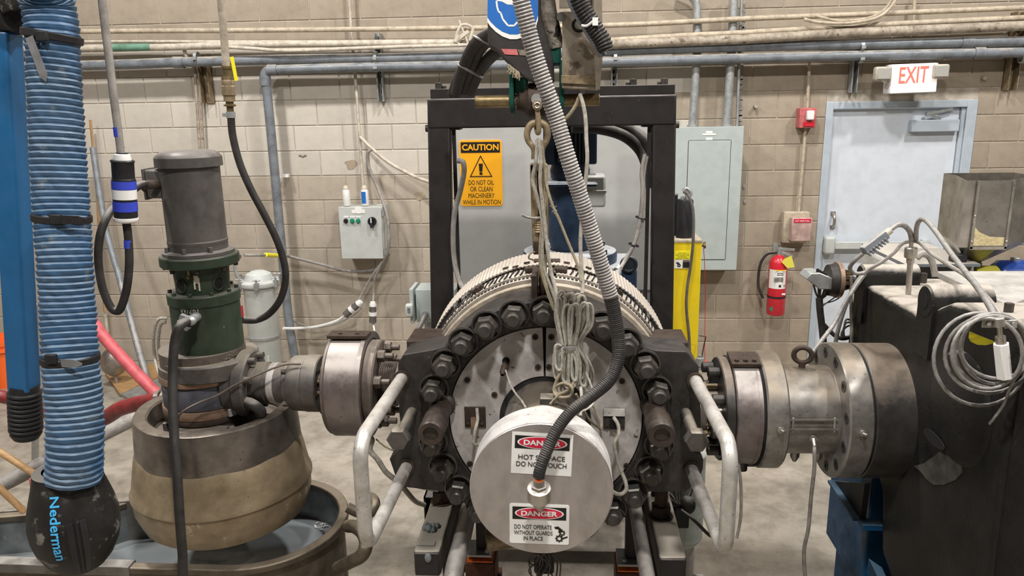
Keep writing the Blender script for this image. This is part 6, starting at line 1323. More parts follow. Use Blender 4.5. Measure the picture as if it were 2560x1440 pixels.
# background machine pieces above the gearbox
hp_ = thing('motor_guard', 'white plastic cover with a yellow label behind the gearbox, under the hopper', 'guard', P(2350, 670, 3.25))
a, b = P(2280, 655, 3.25), P(2420, 700, 3.25); obj('cover', MB().bb((a.x-.08, 3.2, 1.2), (b.x, 3.6, a.z)), M_['cover_white'], hp_, bev=.02, seg=3); q = P(2402, 672, 3.197); obj('yellow_label', MB().box((q.x, 3.198, q.z), (.06, .003, .03)), M_['yellow_lbl'], hp_)
a2 = P(2290, 652, 3.2); obj('lid_plate', MB().bb((a.x-.07, 3.15, a.z), (b.x-.01, 3.62, a.z+.012)), M_['pvc'], hp_); q = P(2364, 645, 3.3); obj('latch_block', MB().box((q.x, 3.2, a.z+.028), (.06, .04, .035)), M_['black'], hp_, bev=.006)
for o_2 in (1,): 
    b3 = thing('drive_motor', 'glossy blue motor housing at the right edge beyond the gearbox', 'motor', P(2540, 675, 3.3)); c = P(2545, 682, 3.35)
    obj('housing', MB().lathe([(-.10, 0), (-.10, .06), (-.08, .075), (.3, .08), (.3, 0)], (c.x, 3.35, c.z-.02), XA, 32, rf=lambda r, t, h: r*(1+.02*math.sin(18*t))), M_['blue_cover'], b3); q = P(2537, 655, 3.35); obj('lifting_lug', MB().box((q.x, 3.35, q.z), (.03, .03, .04)), M_['galv'], b3, bev=.004)
    obj('yellow_guard', MB().lathe([(-.20, .02), (-.20, .06), (-.105, .06), (-.105, .02)], (c.x, 3.33, c.z-.025), XA, 28), M_['yellow_tag'], b3); obj('coupling', MB().cyl((c.x-.25, 3.33, c.z-.03), (c.x-.19, 3.33, c.z-.03), .05, n=20), M_['rustplate'], b3)
    obj('motor_base', MB().bb((c.x-.02, 3.25, .45), (c.x+.4, 3.6, c.z-.09)), M_['blue_deep'], b3); obj('pedestal', MB().bb((c.x-.08, 3.2, 0), (c.x+.4, 3.6, .45)), M_['blue_deep'], b3)
# hopper
hy = 3.2
hop = thing('hopper', 'smudged stainless steel feed hopper with a powder sight window', 'hopper', P(2440, 640, hy))
def H(px, py, Y): return P(px, py, Y)
tA, tB, tC, tD = H(2358, 446, 3.50), H(2417, 452, 3.17), H(2514, 456, 3.17), H(2585, 452, 3.30)
zt, zb_h = tB.z, P(2397, 619, 3.17).z
xs = [tA.x, tB.x, tC.x+.01, tD.x]; ring_ = [(xs[0], 3.40), (xs[1]-.0, 3.17), (xs[2], 3.17), (xs[3]+.03, 3.32), (xs[3]+.03, 3.50), (xs[0], 3.50)]
cxh = P(2440, 665, 3.3).x
m = MB(); n = len(ring_); vs = [(x, y, zt) for x, y in ring_]+[(x-.0, y, zb_h) for x, y in ring_]+[(cxh+(x-cxh)*.16, 3.36+(y-3.36)*.16, zb_h-.105) for x, y in ring_]
m.add(vs, [(i, (i+1) % n, n+(i+1) % n, n+i) for i in range(n)]+[(n+i, n+(i+1) % n, 2*n+(i+1) % n, 2*n+i) for i in range(n)])
ho2 = obj('sheet_body', m, M_['stainless'], hop, smooth=False); sol = ho2.modifiers.new('thick', 'SOLIDIFY'); sol.thickness = .003
a, b = H(2449, 458, 3.166), H(2511, 616, 3.166); wf = MB(); 
wn = obj('sight_window', MB().bb((a.x, 3.1635, zt-.27), (b.x, 3.1675, zt-.002)), mat('smoky_plastic_window', (.16, .145, .125), .2), hop)
obj('powder', MB().add([(a.x+.003, 3.163, zt-.262), (b.x-.006, 3.163, zt-.262), (b.x-.006, 3.163, zt-.228), ((a.x+b.x)/2, 3.163, zt-.225), (a.x+.02, 3.163, zt-.205), (a.x+.003, 3.163, zt-.185)], [(0, 1, 2, 3, 4, 5)]), M_['powder'], wn, smooth=False)
for x in (a.x-.004, b.x+.002): obj('window_strip', MB().bb((x-.005, 3.160, zt-.275), (x+.005, 3.168, zt-.0)), M_['stainless'], wn)
obj('window_strip', MB().bb((a.x-.008, 3.160, zt-.278), (b.x+.006, 3.168, zt-.266)), M_['stainless'], wn)
for x, z in ((a.x-.004, zt-.14), (a.x-.004, zt-.245), (b.x+.002, zt-.245)): obj('screw', MB().ball((x, 3.158, z), .006, 1, .6, 1, 10, 6), M_['steel'], wn)
obj('hopper_spout', MB().cyl((cxh, 3.36, zb_h-.10), (cxh, 3.36, zb_h-.19), .05, n=24), M_['stainless'], hop)
obj('spout_base', MB().bb((cxh-.05, 3.30, 0), (cxh+.03, 3.42, zb_h-.185)), M_['frame'], hop)
# probe rod on deck
py_ = 2.78
pr_o = thing('melt_probe', 'upright steel probe with a stepped nut standing on the gearbox top', 'probe', P(2271, 728, py_))
pb0, pt0 = P(2271, 730, py_), P(2280, 580, py_); ax = (pt0-pb0).normalized(); kk = mpp(2275, 650, py_)
def pz(y): return (730-y)*kk*1.0
obj('rod', MB().lathe([(-.03, 0), (-.03, 6.5*kk), (pz(655), 7*kk), (pz(655), 0)], pb0, ax, 20), M_['steel'], pr_o); obj('lower_nut', MB().lathe([(pz(655), 0), (pz(655), 9*kk), (pz(640), 9.5*kk), (pz(640), 0)], pb0, ax, 20), M_['steel'], pr_o)
obj('upper_nut', MB().lathe([(pz(641), 0), (pz(641), 14*kk), (pz(639), 15*kk), (pz(617), 15*kk), (pz(615), 13*kk), (pz(615), 0)], pb0, ax, 24), M_['steel'], pr_o); obj('top_tube', MB().cyl(pb0+ax*pz(617), pb0+ax*pz(595), 5*kk, n=12), M_['steel'], pr_o)
def armored(pts, r, label, mtl='armored'):
    q, _ = resample(spline([p if isinstance(p, Vector) else P(*p) for p in pts], 8), .0035)
    return tag(obj('armoured_cable', MB().tube(q, r, 12, lambda L, i, N: r*(1+.12*(i % 2))), M_[mtl]), label, 'cable')
armored([(2279, 600, py_), (2275, 580, py_-.02), (2262, 565, py_-.04), (2245, 562, py_-.06), (2228, 572, py_-.08), (2218, 582, py_-.1)], .0085, 'armoured cable arching left from the probe top to the grey junction block')
armored([(2290, 600, py_), (2291, 572, py_-.05), (2298, 552, py_-.1), (2313, 550, py_-.15), (2340, 580, py_-.25), (2375, 630, py_-.4), (2410, 675, py_-.55), (2445, 720, py_-.7), (2472, 762, py_-.82), (2487, 792, py_-.88)], .0075, 'long armoured cable running from the probe over the gearbox to the clamp')
wire([(2283, 602, py_), (2300, 608, py_-.02), (2330, 635, py_-.1), (2375, 665, py_-.3), (2415, 690, py_-.5), (2455, 730, py_-.68), (2485, 765, py_-.8), (2503, 790, py_-.86)], .0065, 'cable_grey', 'smooth grey cable running beside the long armoured cable to the clamp', 'cable', None, 'smooth_cable')
wire([(2275, 603, py_), (2255, 610, py_), (2235, 632, py_), (2205, 655, py_), (2175, 672, py_), (2158, 685, py_)], .0065, 'cable_grey', 'smooth grey cable falling left from the probe across the junction block cable', 'cable', None, 'smooth_cable')
wire([(2157, 634, py_-.12), (2138, 650, py_-.1), (2125, 668, py_-.06), (2130, 680, py_), (2148, 684, py_), (2166, 680, py_+.02)], .0075, 'cable_grey', 'short grey cable curling below the junction block', 'cable', None, 'smooth_cable')
jc0, jc1 = P(2159, 628, py_-.12), P(2214, 585, py_-.1); jb_ = thing('junction_block', 'grey finned junction block tilted in the air left of the probe', 'connector', (jc0+jc1)/2)
obj('block_body', MB().bar(jc0, jc1, .03, .032), M_['pvc'], jb_, bev=.003); d = (jc1-jc0)
for i in range(7): c = jc0+d*(.1+.13*i)+Vector((.006, -.014, -.012)); obj('fin', MB().box(c, (.005, .018, .018), Matrix.Rotation(-.7, 3, 'Y')), M_['pvc'], jb_)
obj('gland', MB().cyl(jc1, jc1+d*.22, .012, n=12), M_['pipe_white'], jb_)
armored([(2162, 685, 2.90), (2140, 715, 2.88), (2112, 760, 2.86), (2085, 810, 2.84), (2055, 850, 2.80), (2030, 885, 2.78), (2018, 915, 2.76)], .0075, 'armoured cable slanting down behind the big steel ring, outer one')
armored([(2160, 682, 2.93), (2138, 712, 2.92), (2118, 755, 2.92), (2102, 800, 2.92), (2090, 850, 2.92), (2088, 880, 2.92)], .0075, 'armoured cable falling almost straight down behind the big steel ring')
wire([(2128, 690, 3.0), (2128, 760, 3.0), (2129, 830, 3.0), (2130, 880, 3.0)], .007, 'cable_grey', 'straight grey cable beside the far edge of the gearbox', 'cable', None, 'smooth_cable')
wire([(2200, 612, 3.1), (2210, 640, 3.1)], .004, 'cable_grey', 'tiny grey wire end behind the junction block', 'wire') if 0 else None
wire([(2292, 645, 3.0), (2305, 635, 3.0), (2322, 640, 3.0), (2332, 660, 3.0), (2338, 690, 3.0)], .013, 'cable_grey', 'thick grey cable hooping over the back of the gearbox', 'cable', None, 'thick_cable')
# servo connector device
cd_y = 3.05
sv = thing('encoder_head', 'grey angled connector box with a black ring and brass terminals left of the gearbox', 'encoder', P(2070, 705, cd_y))
a = P(2006, 690, cd_y-.06); 
pts = [P(2006, 691, cd_y), P(2030, 707, cd_y), P(2038, 716, cd_y), P(2085, 717, cd_y), P(2085, 695, cd_y), P(2040, 676, cd_y), P(2018, 677, cd_y)]
m = MB(); n = len(pts); m.add([p+Vector((0, -.05, 0)) for p in pts]+[p+Vector((0, .05, .0)) for p in pts], [tuple(range(n)), tuple(range(2*n-1, n-1, -1))]+[(i, (i+1) % n, n+(i+1) % n, n+i) for i in range(n)]); obj('connector_box', m, M_['galv'], sv, bev=.003)
for i in range(5): q = P(2044+5*i, 677+3.0*i, cd_y-.03); obj('terminal_screw', MB().cyl(q-Vector((0, 0, .005)), q+Vector((0, 0, .008)), .006, n=8), M_['black'], sv)
c = P(2088, 700, cd_y); obj('black_ring', MB().lathe([(-.03, 0), (-.03, .062), (.0, .068), (.012, .068), (.012, 0)], c, XA, 36), M_['oxide'], sv); obj('clamp_ring', MB().ring(c, XA, .0, .016, .055, .072, 36), M_['copper'], sv)
obj('rear_body', MB().cyl(c+Vector((.012, 0, -.0)), c+Vector((.06, 0, 0)), .05, .035, n=24), M_['oxide'], sv); obj('shaft', MB().cyl(c+Vector((.05, 0, -.003)), c+Vector((.13, 0, -.003)), .016, n=16), M_['oxide'], sv)
for dz, dy in ((.02, -.045), (.04, -.03), (0, -.05), (.03, -.04)): obj('brass_terminal', MB().box(c+Vector((.028+dz*.3, dy, dz)), (.02, .012, .014)), M_['brass'], sv)
tr_pts = [(2048, 745, cd_y), (2050, 775, cd_y), (2054, 810, cd_y), (2058, 850, cd_y), (2062, 890, cd_y)]
wire(tr_pts, .014, 'rubber', 'black taped cable trunk hanging below the grey connector box', 'cable', None, 'taped_cable', 12)
for k, (x0, y0) in enumerate(((2034, 712), (2046, 717), (2052, 717), (2062, 720), (2068, 724), (2074, 726))): wire([(x0, y0, cd_y), (x0*.6+2048*.4, (y0+745)/2+4, cd_y), (2048+k, 748, cd_y)], .004, 'cord', ('first', 'second', 'third', 'fourth', 'fifth', 'sixth')[k]+' thin wire from the left feeding the black cable trunk', 'wire')
wire([(2095, 728, cd_y), (2088, 742, cd_y), (2070, 755, cd_y), (2056, 766, cd_y)], .0025, 'cord', 'upper thin wire curving from the black ring to the cable trunk', 'wire'); wire([(2103, 726, cd_y), (2100, 742, cd_y), (2085, 752, cd_y), (2060, 760, cd_y), (2055, 770, cd_y)], .0025, 'cord', 'lower thin wire curving from the black ring to the cable trunk', 'wire')
wire([(2060, 812, cd_y), (2075, 828, cd_y), (2092, 842, cd_y), (2108, 846, cd_y), (2128, 842, cd_y+.02)], .009, 'rubber', 'black branch cable running right from the trunk to the gearbox', 'cable', None, 'branch_cable', 10)
for k, dy in enumerate((0, 10, 18)): wire([(2104+dy*.4, 850-dy*.2, cd_y), (2104+dy*.3, 832-dy*.3, cd_y), (2115, 818-dy, cd_y), (2130, 812-dy*.6, cd_y)], .004, 'cord', ('lowest', 'middle', 'highest')[k]+' thin dark wire loop beside the branch cable', 'wire')
# coil of grey cable, clamp and sensor at the right edge
cyl_y = 1.90
co = thing('cable_coil', 'loose coil of grey cable hanging on the corner of the gearbox', 'cable coil', P(2450, 900, cyl_y))
random.seed(2)
for k, (cx, cyy, rx, ry, tl) in enumerate(((2452, 898, 118, 116, .05), (2474, 886, 112, 96, -.1), (2478, 876, 92, 92, .1), (2487, 872, 84, 88, 0), (2490, 868, 92, 78, .15), (2468, 884, 88, 88, .05))):
    pts = []
    for i in range(33):
        t = 2*PI*i/32; x = cx+rx*math.cos(t)*math.cos(tl)-ry*math.sin(t)*math.sin(tl); y = cyy+rx*math.cos(t)*math.sin(tl)+ry*math.sin(t)*math.cos(tl); pts.append(P(x, y, cyl_y-.012*k+.01*math.sin(2*t+k)))
    obj('cable_loop', MB().tube(pts, .0048, 10), M_['armored'], co)
obj('cable_tail', MB().tube(spline([P(2560, 905, 1.86), P(2530, 960, 1.86), P(2510, 1010, 1.87), P(2486, 1045, 1.885), P(2474, 1060, 1.90)]), .0035, 8), M_['armored'], co)
sc_o = thing('inline_sensor', 'white hexagonal inline sensor held by a bright clamp inside the cable coil', 'sensor', P(2505, 880, 1.87))
q0, q1 = P(2496, 790, 1.85), P(2511, 945, 1.85); ax = (q1-q0).normalized(); kk = mpp(2500, 870, 1.85)
def sy2(y): return (y-790)*kk*(q1-q0).length/(155*kk)
obj('clamp', MB().lathe([(sy2(793), 0), (sy2(793), 13*kk), (sy2(815), 15*kk), (sy2(815), 0)], q0, ax, 24).box(q0+ax*sy2(808)+Vector((-.022, .006, 0)), (.03, .004, .026)).box(q0+ax*sy2(812)+Vector((.030, .006, 0)), (.03, .004, .022)), M_['steel'], sc_o, bev=.002)
for dx in (-.024, .034): c = q0+ax*sy2(810)+Vector((dx, .002, 0)); obj('clamp_screw', MB().cyl(c, c-Vector((0, .004, 0)), .005, n=10), M_['galv'], sc_o)
obj('collar', MB().lathe([(sy2(815), 0), (sy2(815), 6*kk), (sy2(840), 6*kk), (sy2(840), 12*kk), (sy2(858), 12*kk), (sy2(858), 0)], q0, ax, 16), M_['steel'], sc_o)
hb_ = obj('hex_body', MB().lathe([(sy2(858), 0), (sy2(858), 19*kk), (sy2(945), 19*kk), (sy2(945), 0)], q0, ax, 6, PI/6, 2*PI+PI/6), M_['white'], sc_o, bev=.001)
ns = ax.cross(Vector((0, -1, 0))).normalized(); c = q0+ax*sy2(880)+Vector((.006, -19*kk-.0005, 0)); lettering('lettering', 'Dyn Standard', c+Vector((-.0015, 0, 0)), ax, Vector((ax.z*-1, 0, ax.x)), .048, .006, M_['cord'], hb_, depth=0)
hd_ = P(2458, 845, 1.90); (obj('yellow_sticker', MB().prism([(-.034, .016), (-.034, .0), (-.028, -.010), (-.012, -.018), (.008, -.019), (.034, -.012)], hd_, (1, 0, 0), (0, 0, 1), (0, 1, 0), .003), M_['yellow_lbl'], sc_o))
# blue stand under gearbox
st = thing('blue_stand', 'deep blue welded steel stand under the black gearbox', 'machine stand', (1.9, 2.8, 0))
bx_ = PX(2082, 1235, GX).y
obj('upper_box', MB().bb((GX+.0, 2.70, .30), (2.5, 3.12, .83)), M_['blue_deep'], st, bev=.006); obj('lower_box', MB().bb((GX+.05, 2.62, 0), (2.6, 3.12, .28)), M_['blue_deep'], st, bev=.006)
obj('sloped_flange', MB().hexa([(GX-.02, 2.30, .40), (1.5, 2.0, .28), (1.5, 2.3, .28), (GX-.02, 2.62, .44), (GX-.02, 2.32, .44), (1.5, 2.0, .32), (1.5, 2.3, .34), (GX-.02, 2.62, .50)]), M_['blue_deep'], st)
g0, g1, g2 = PX(2085, 1203, GX-.06), PX(2150, 1300, GX-.06), PX(2162, 1208, GX-.06)
obj('gusset', MB().add([g0, g1, g2]+[p+Vector((.02, 0, 0)) for p in (g0, g1, g2)], [(0, 1, 2), (5, 4, 3), (0, 3, 4, 1), (1, 4, 5, 2), (2, 5, 3, 0)]), M_['casting'], st); obj('gusset_edge', MB().bar(g0, g1, .05, .01), M_['blue_deep'], st)
obj('bracket_foot', MB().box(g1+Vector((.04, -.02, -.006)), (.09, .05, .02)), M_['blue_deep'], st)
obj('stand_skid', MB().bb((GX+.1, 1.9, 0), (2.6, 2.56, .328)), M_['casting'], st)

# ================= YELLOW UNIT =================
yy = 4.78; a, b = P(1668, 603, yy), P(1752, 905, yy)
yu = thing('yellow_unit', 'tall yellow machine cabinet with a caution label, right of the frame', 'machine cabinet', ((a.x+b.x)/2, yy+.15, 0))
x0 = a.x-.05; x1t, x1b = P(1755, 603, yy).x, P(1742, 905, yy).x
obj('yellow_body', MB().bb((x0, yy, .0), (x1t, yy+.30, a.z-.008)), M_['yellow'], yu, bev=.004); obj('top_plate', MB().bb((x0, yy-.004, a.z-.008), (x1t+.004, yy+.31, a.z+.004)), M_['pipe_beige'], yu)
la, lb_ = P(1687, 628, yy-.002), P(1724, 671, yy-.002); lo2 = obj('label_upper', MB().bb((la.x, yy-.003, P(1700, 648, yy).z), (lb_.x, yy, la.z)), M_['yellow_lbl'], yu); ll2 = obj('label_lower', MB().bb((la.x, yy-.003, lb_.z), (lb_.x, yy, P(1700, 649, yy).z)), M_['white_label'], yu)
wl = lb_.x-la.x; zz = la.z
for i, (t_, f_) in enumerate((('CAUTION', .5), ('KEEP HANDS OFF', .86), ('INTERNAL', .6), ('MOVING PARTS', .84))): lettering('lettering', t_, (la.x+wl*(1-f_)/2, yy-.0035, zz-.017-.0115*i), (1, 0, 0), (0, 0, 1), wl*f_, .008, M_['ink'], lo2, depth=.0005)
obj('red_bar', MB().bb((la.x+wl*.54, yy-.004, zz-.065), (lb_.x-.003, yy-.002, zz-.058)), M_['rustplate'], ll2); obj('black_bar', MB().bb((la.x+wl*.54, yy-.004, lb_.z+.004), (lb_.x-.003, yy-.002, zz-.068)), M_['ink'], ll2)
obj('gear_symbol', MB().ring((la.x+wl*.3, 0, lb_.z+.02), YA, yy-.004, yy-.002, .004, .011, 16).box((la.x+wl*.22, yy-.003, lb_.z+.034), (.02, .002, .01), Matrix.Rotation(.4, 3, 'Y')), M_['ink'], ll2)
q = P(1759, 613, yy+.05); obj('brass_knob', MB().cyl(q-Vector((.02, 0, 0)), q, .010, n=12).lathe([(0, 0), (0, .022), (.012, .022), (.012, 0)], q, XA, 8), M_['brass'], yu)
kc, kt = P(1712, 598, yy+.08), P(1712, 500, yy+.08)
cn = thing('black_canister', 'black cylinder with metal fittings standing on the yellow unit', 'canister', (kc.x, yy+.12, a.z+.004)); zb0 = a.z+.004
obj('canister_body', MB().lathe([(0, 0), (0, .052), (kt.z-zb0-.01, .052), (kt.z-zb0, .045), (kt.z-zb0, 0)], (kc.x, yy+.12, zb0), ZA, 32), M_['black'], cn)
obj('cap_fitting', MB().cyl((kc.x+.01, yy+.1, kt.z), (kc.x+.01, yy+.1, kt.z+.035), .016, n=12).cyl((kc.x-.02, yy+.1, kt.z), (kc.x-.02, yy+.1, kt.z+.02), .012, n=12).tube(spline([(kc.x-.02, yy+.1, kt.z+.05), (kc.x+.0, yy+.1, kt.z+.07), (kc.x+.025, yy+.1, kt.z+.05), (kc.x+.03, yy+.1, kt.z+.02)]), .012, 10), M_['galv'], cn)
c2 = kc.x-.095; cn2 = thing('black_canister', 'narrow black cylinder half hidden behind the frame leg, on the yellow unit', 'canister', (c2, yy+.15, zb0)); obj('canister_body', MB().lathe([(0, 0), (0, .04), (kt.z-zb0+.02, .04), (kt.z-zb0+.02, 0)], (c2+.02, yy+.2, zb0), ZA, 24), M_['black'], cn2); obj('silver_lid', MB().cyl((c2+.02, yy+.2, kt.z+.02), (c2+.02, yy+.2, kt.z+.028), .042, n=24), M_['galv'], cn2)
wire([P(1710, 480, yy+.05), P(1722, 490, yy+.0), P(1733, 530, yy-.03), P(1733, 600, yy-.04), P(1727, 660, yy-.03), P(1718, 720, yy-.03), P(1716, 770, yy-.03), P(1722, 830, yy-.03), P(1724, 880, yy-.03), P(1722, 930, yy-.03)], .009, 'cord', 'dark cable running down the front of the yellow unit', 'cable', None, 'dark_cable')
wire([(1759, 616, 4.86), (1763, 700, 5.0), (1763, 760, 5.1), (1762, 850, 5.1), (1762, 900, 5.1)], .0022, 'red', 'thin red wire hanging beside the yellow unit', 'wire', None, 'red_wire', 6)
q = P(1749, 906, 4.7); vv = thing('small_valve', 'small plated valve with a thin lever beside the foot of the yellow unit', 'valve', q); obj('valve_body', MB().lathe([(-.05, 0), (-.05, .014), (-.02, .016), (-.02, .026), (.03, .026), (.035, .012), (.05, .012), (.05, 0)], q, ZA, 14), M_['galv'], vv); obj('supply_pipe', MB().cyl(q-Vector((0, 0, .03)), q+Vector((-.03, .12, -.03)), .01, n=10), M_['galv'], vv); obj('lever', MB().tube([q+Vector((.01, 0, .02)), P(1760, 862, 4.7), P(1765, 842, 4.7), P(1748, 839, 4.7)], .004, 6), M_['rusty'], vv); obj('red_knob', MB().ball(q+Vector((.035, 0, .0)), .012), M_['red'], vv)

# ================= HOIST =================
HYo = 2.42
def hz2(px, py, Y=HYo): return P(px, py, Y)
ht = thing('hoist', 'charcoal tapered hoist head carrying a blue mandatory sign above the die', 'hoist', hz2(1310, 100))
def pprism(name, px, Y, depth, mtl, par, **k):
    pts = [P(x, y, Y) for x, y in px]; n = len(pts)
    return obj(name, MB().add(pts+[p+Vector((0, depth, 0)) for p in pts], [tuple(range(n)), tuple(range(2*n-1, n-1, -1))]+[(i, (i+1) % n, n+(i+1) % n, n+i) for i in range(n)]), M_[mtl] if isinstance(mtl, str) else mtl, par, **k)
hbod = pprism('housing', [(1216, -330), (1219, 118), (1236, 124), (1262, 152), (1292, 182), (1312, 196), (1345, 214), (1385, 205), (1383, 150), (1368, 95), (1352, 40), (1345, -330)], HYo, .16, 'hoistgrey', ht, bev=.008, smooth=False)
ysg = HYo-.002
arcp = [(1218+(1345-1218)*i/16, 57+42*math.sin(PI*(.12+.76*i/16))) for i in range(17)]
arcp = [(1218.5, 55), (1226, 66), (1240, 80), (1256, 91), (1275, 98), (1292, 98), (1312, 92), (1328, 80), (1340, 66), (1345, 50)]
sgn = pprism('sign_white', [(1218.5, -60)]+arcp+[(1345, -60)], ysg, .001, 'white_label', ht, smooth=False)
pprism('sign_blue', [(1219, -60)]+[(x, y-12) for x, y in arcp]+[(1344.5, -60)], ysg-.0006, .0005, 'sign_blue', sgn, smooth=False)
pprism('face_white', [(1240, -60), (1242, 2), (1255, 4), (1268, 11), (1282, 12), (1297, 8), (1312, 2), (1318, -60)], ysg-.0011, .0004, 'white_label', sgn, smooth=False)
ol = [(1241, 2), (1243, 18), (1246, 28), (1252, 33), (1257, 48), (1270, 64), (1285, 64), (1297, 52), (1304, 36), (1310, 20), (1314, 2)]
m = MB()
for p, q in zip(ol, ol[1:]): m.bar(P(*p, ysg-.0012), P(*q, ysg-.0012), .0045 if 0 else .001, .0048, up=(0, 1, 0)) if 0 else m.bar(P(*p, ysg-.001), P(*q, ysg-.001), .0052, .0008, up=(0, 1, 0))
obj('face_outline', m, M_['white_label'], sgn, smooth=False)
pprism('red_plate', [(1252, 122), (1292, 123), (1296, 138), (1262, 136)], ysg, .001, 'red_dull', ht, smooth=False); pprism('grey_plate', [(1294, 124), (1330, 126), (1331, 140), (1299, 138)], ysg, .001, 'hoistbox', ht, smooth=False)
fr_m = MB(); random.seed(8)
for i in range(14): q = hz2(1272+i*1.9, 160+i*1.5); fr_m.tube([q, q+Vector((random.uniform(-.004, .004), -.004, -.012)), q+Vector((random.uniform(-.008, .008), -.004, -.020-.008*random.random()))], .0018, 5)
obj('frayed_fringe', fr_m, M_['wire_tan'], ht, kind='stuff')
# dirty filter sock behind hose
obj('woolly_sleeve', MB().tube(spline([P(1344, -330, 2.46), P(1358, -60, 2.46), P(1366, 20, 2.46), P(1380, 80, 2.46), P(1388, 122, 2.46)]), .034, 20, lambda L, i, N: .034*(1-.25*i/N)), mat('woolly_grimy_sleeve', (.06, .052, .045), .95, c2=(.30, .27, .22), sc_=14, amt=.9, spots=(.02, .018, .015), sp_sc=16, sp_th=.55, bump=1, bsc=60), ht)
# green bracket
gbk = thing('green_bracket', 'chipped teal hoist bracket with a brass cross rod and brown hub', 'hoist bracket', hz2(1343, 252))
gy = 2.46
obj('bracket_block', MB().bb((P(1366, 100, gy).x, gy-.02, P(1380, 162, gy).z), (P(1402, 100, gy).x, gy+.09, P(1380, 97, gy).z)), M_['teal'], gbk, bev=.006)
for px, y0, y1, w_ in ((1280, 150, 290, 11), (1404, 150, 276, 12)):
    c = P(px, 252, gy); r = (y1-252)*mpp(px, 252, gy); z1 = P(px, y0, gy).z; poly = [(r*math.cos(t), r*math.sin(t)) for t in [PI+PI*i/14 for i in range(15)]]+[(.036, z1-c.z), (-.036, z1-c.z)]
    obj('side_plate', MB().prism(poly, (c.x-w_*.0006, gy+.02, c.z), (0, 1, 0), (0, 0, 1), XA, w_*.00125), M_['teal'], gbk, bev=.003)
obj('inner_block', MB().bb((P(1286, 200, gy).x, gy-.0, P(1300, 233, gy).z), (P(1318, 200, gy).x, gy+.07, P(1300, 194, gy).z)), M_['teal'], gbk, bev=.004)
rc = P(1343, 252, gy); obj('cross_rod', MB().disc((0, gy+.02, rc.z), XA, P(1186, 252, gy).x, P(1500, 252, gy).x, .0195, 28, .003), M_['brass'], gbk)
obj('hub', MB().lathe([(P(1292, 252, gy).x, 0), (P(1292, 252, gy).x, .030), (P(1310, 252, gy).x, .036), (P(1322, 252, gy).x, .055), (P(1362, 252, gy).x, .055), (P(1375, 252, gy).x, .036), (P(1396, 252, gy).x, .030), (P(1396, 252, gy).x, 0)], (0, gy+.02, rc.z), XA, 32), M_['rusty'], gbk)
obj('hub_pin', MB().cyl((rc.x, gy-.045, rc.z+.005), (rc.x, gy-.03, rc.z+.005), .017, n=16), M_['galv'], gbk)
# cream box with black hoses
cb = thing('hoist_gear_box', 'oil-stained cream box bolted to the right of the hoist bracket', 'gear box', hz2(1455, 130))
pprism('box_body', [(1406, 28), (1404, 190), (1404, 222), (1500, 226), (1506, 140), (1494, 110), (1490, 30)], 2.43, .12, 'hoistbox', cb, bev=.004, smooth=False); pprism('bottom_cover', [(1403, 188), (1403, 208), (1492, 212), (1492, 190)], 2.424, .006, 'goldsteel', cb, bev=.001, smooth=False); pprism('side_plate', [(1484, -200), (1484, 120), (1490, 225), (1500, 222), (1507, 140), (1502, -200)], 2.41, .14, 'hoistbox', cb, smooth=False)
obj('rear_plate', MB().bb((P(1398, -60, 2.56).x, 2.56, P(1400, 20, 2.56).z), (P(1500, -60, 2.56).x, 2.575, P(1400, -330, 2.56).z)), M_['hoistbox'], cb)
obj('dark_ring', MB().torus(P(1448, 62, 2.432), YA, .018, .005, 24, 8), M_['dark'], cb); obj('elbow', MB().tube(spline([P(1450, 116, 2.43), P(1448, 105, 2.41), P(1458, 100, 2.40), P(1475, 112, 2.40), P(1490, 130, 2.41)]), .010, 12).cyl(P(1446, 114, 2.425), P(1446, 114, 2.41), .014, n=16), M_['hoistbox'], cb)
obj('side_knob', MB().cyl(P(1403, 42, 2.44), P(1403, 42, 2.40), .014, n=14), M_['greyflange'], cb); obj('bottom_gland', MB().cyl(P(1452, 222, 2.48), P(1452, 236, 2.48), .012, n=12), M_['galv'], cb)
q_, _ = resample(spline([P(1370, -260, 2.36), P(1410, -120, 2.35), P(1432, -50, 2.34), P(1452, 10, 2.34), P(1480, 60, 2.34), P(1505, 100, 2.34), P(1515, 128, 2.34)]), .002)
ch = thing('ribbed_hose', 'short black ribbed hose tied to a grey bar beside the cream box', 'hose', q_[len(q_)//2]); obj('ribbed_tube', MB().tube(q_, .026, 22, lambda L, i, N: (.0245+.0018*math.sin(2*PI*L/.010))*(1 if N-i > 8 else .8+.025*(N-i))), M_['flexdark'], ch)
obj('grey_bar', MB().tube(spline([P(1350, -260, 2.38), P(1412, -50, 2.37), P(1436, 20, 2.36), P(1468, 75, 2.36), P(1508, 140, 2.37)]), .012, 12), M_['pvc'], ch); obj('white_tie', MB().tube(spline([P(1455, 64, 2.33), P(1468, 64, 2.32), P(1484, 52, 2.31), P(1490, 48, 2.32)]), .004, 8).box(P(1488, 54, 2.312), (.016, .012, .022)), M_['white'], ch)
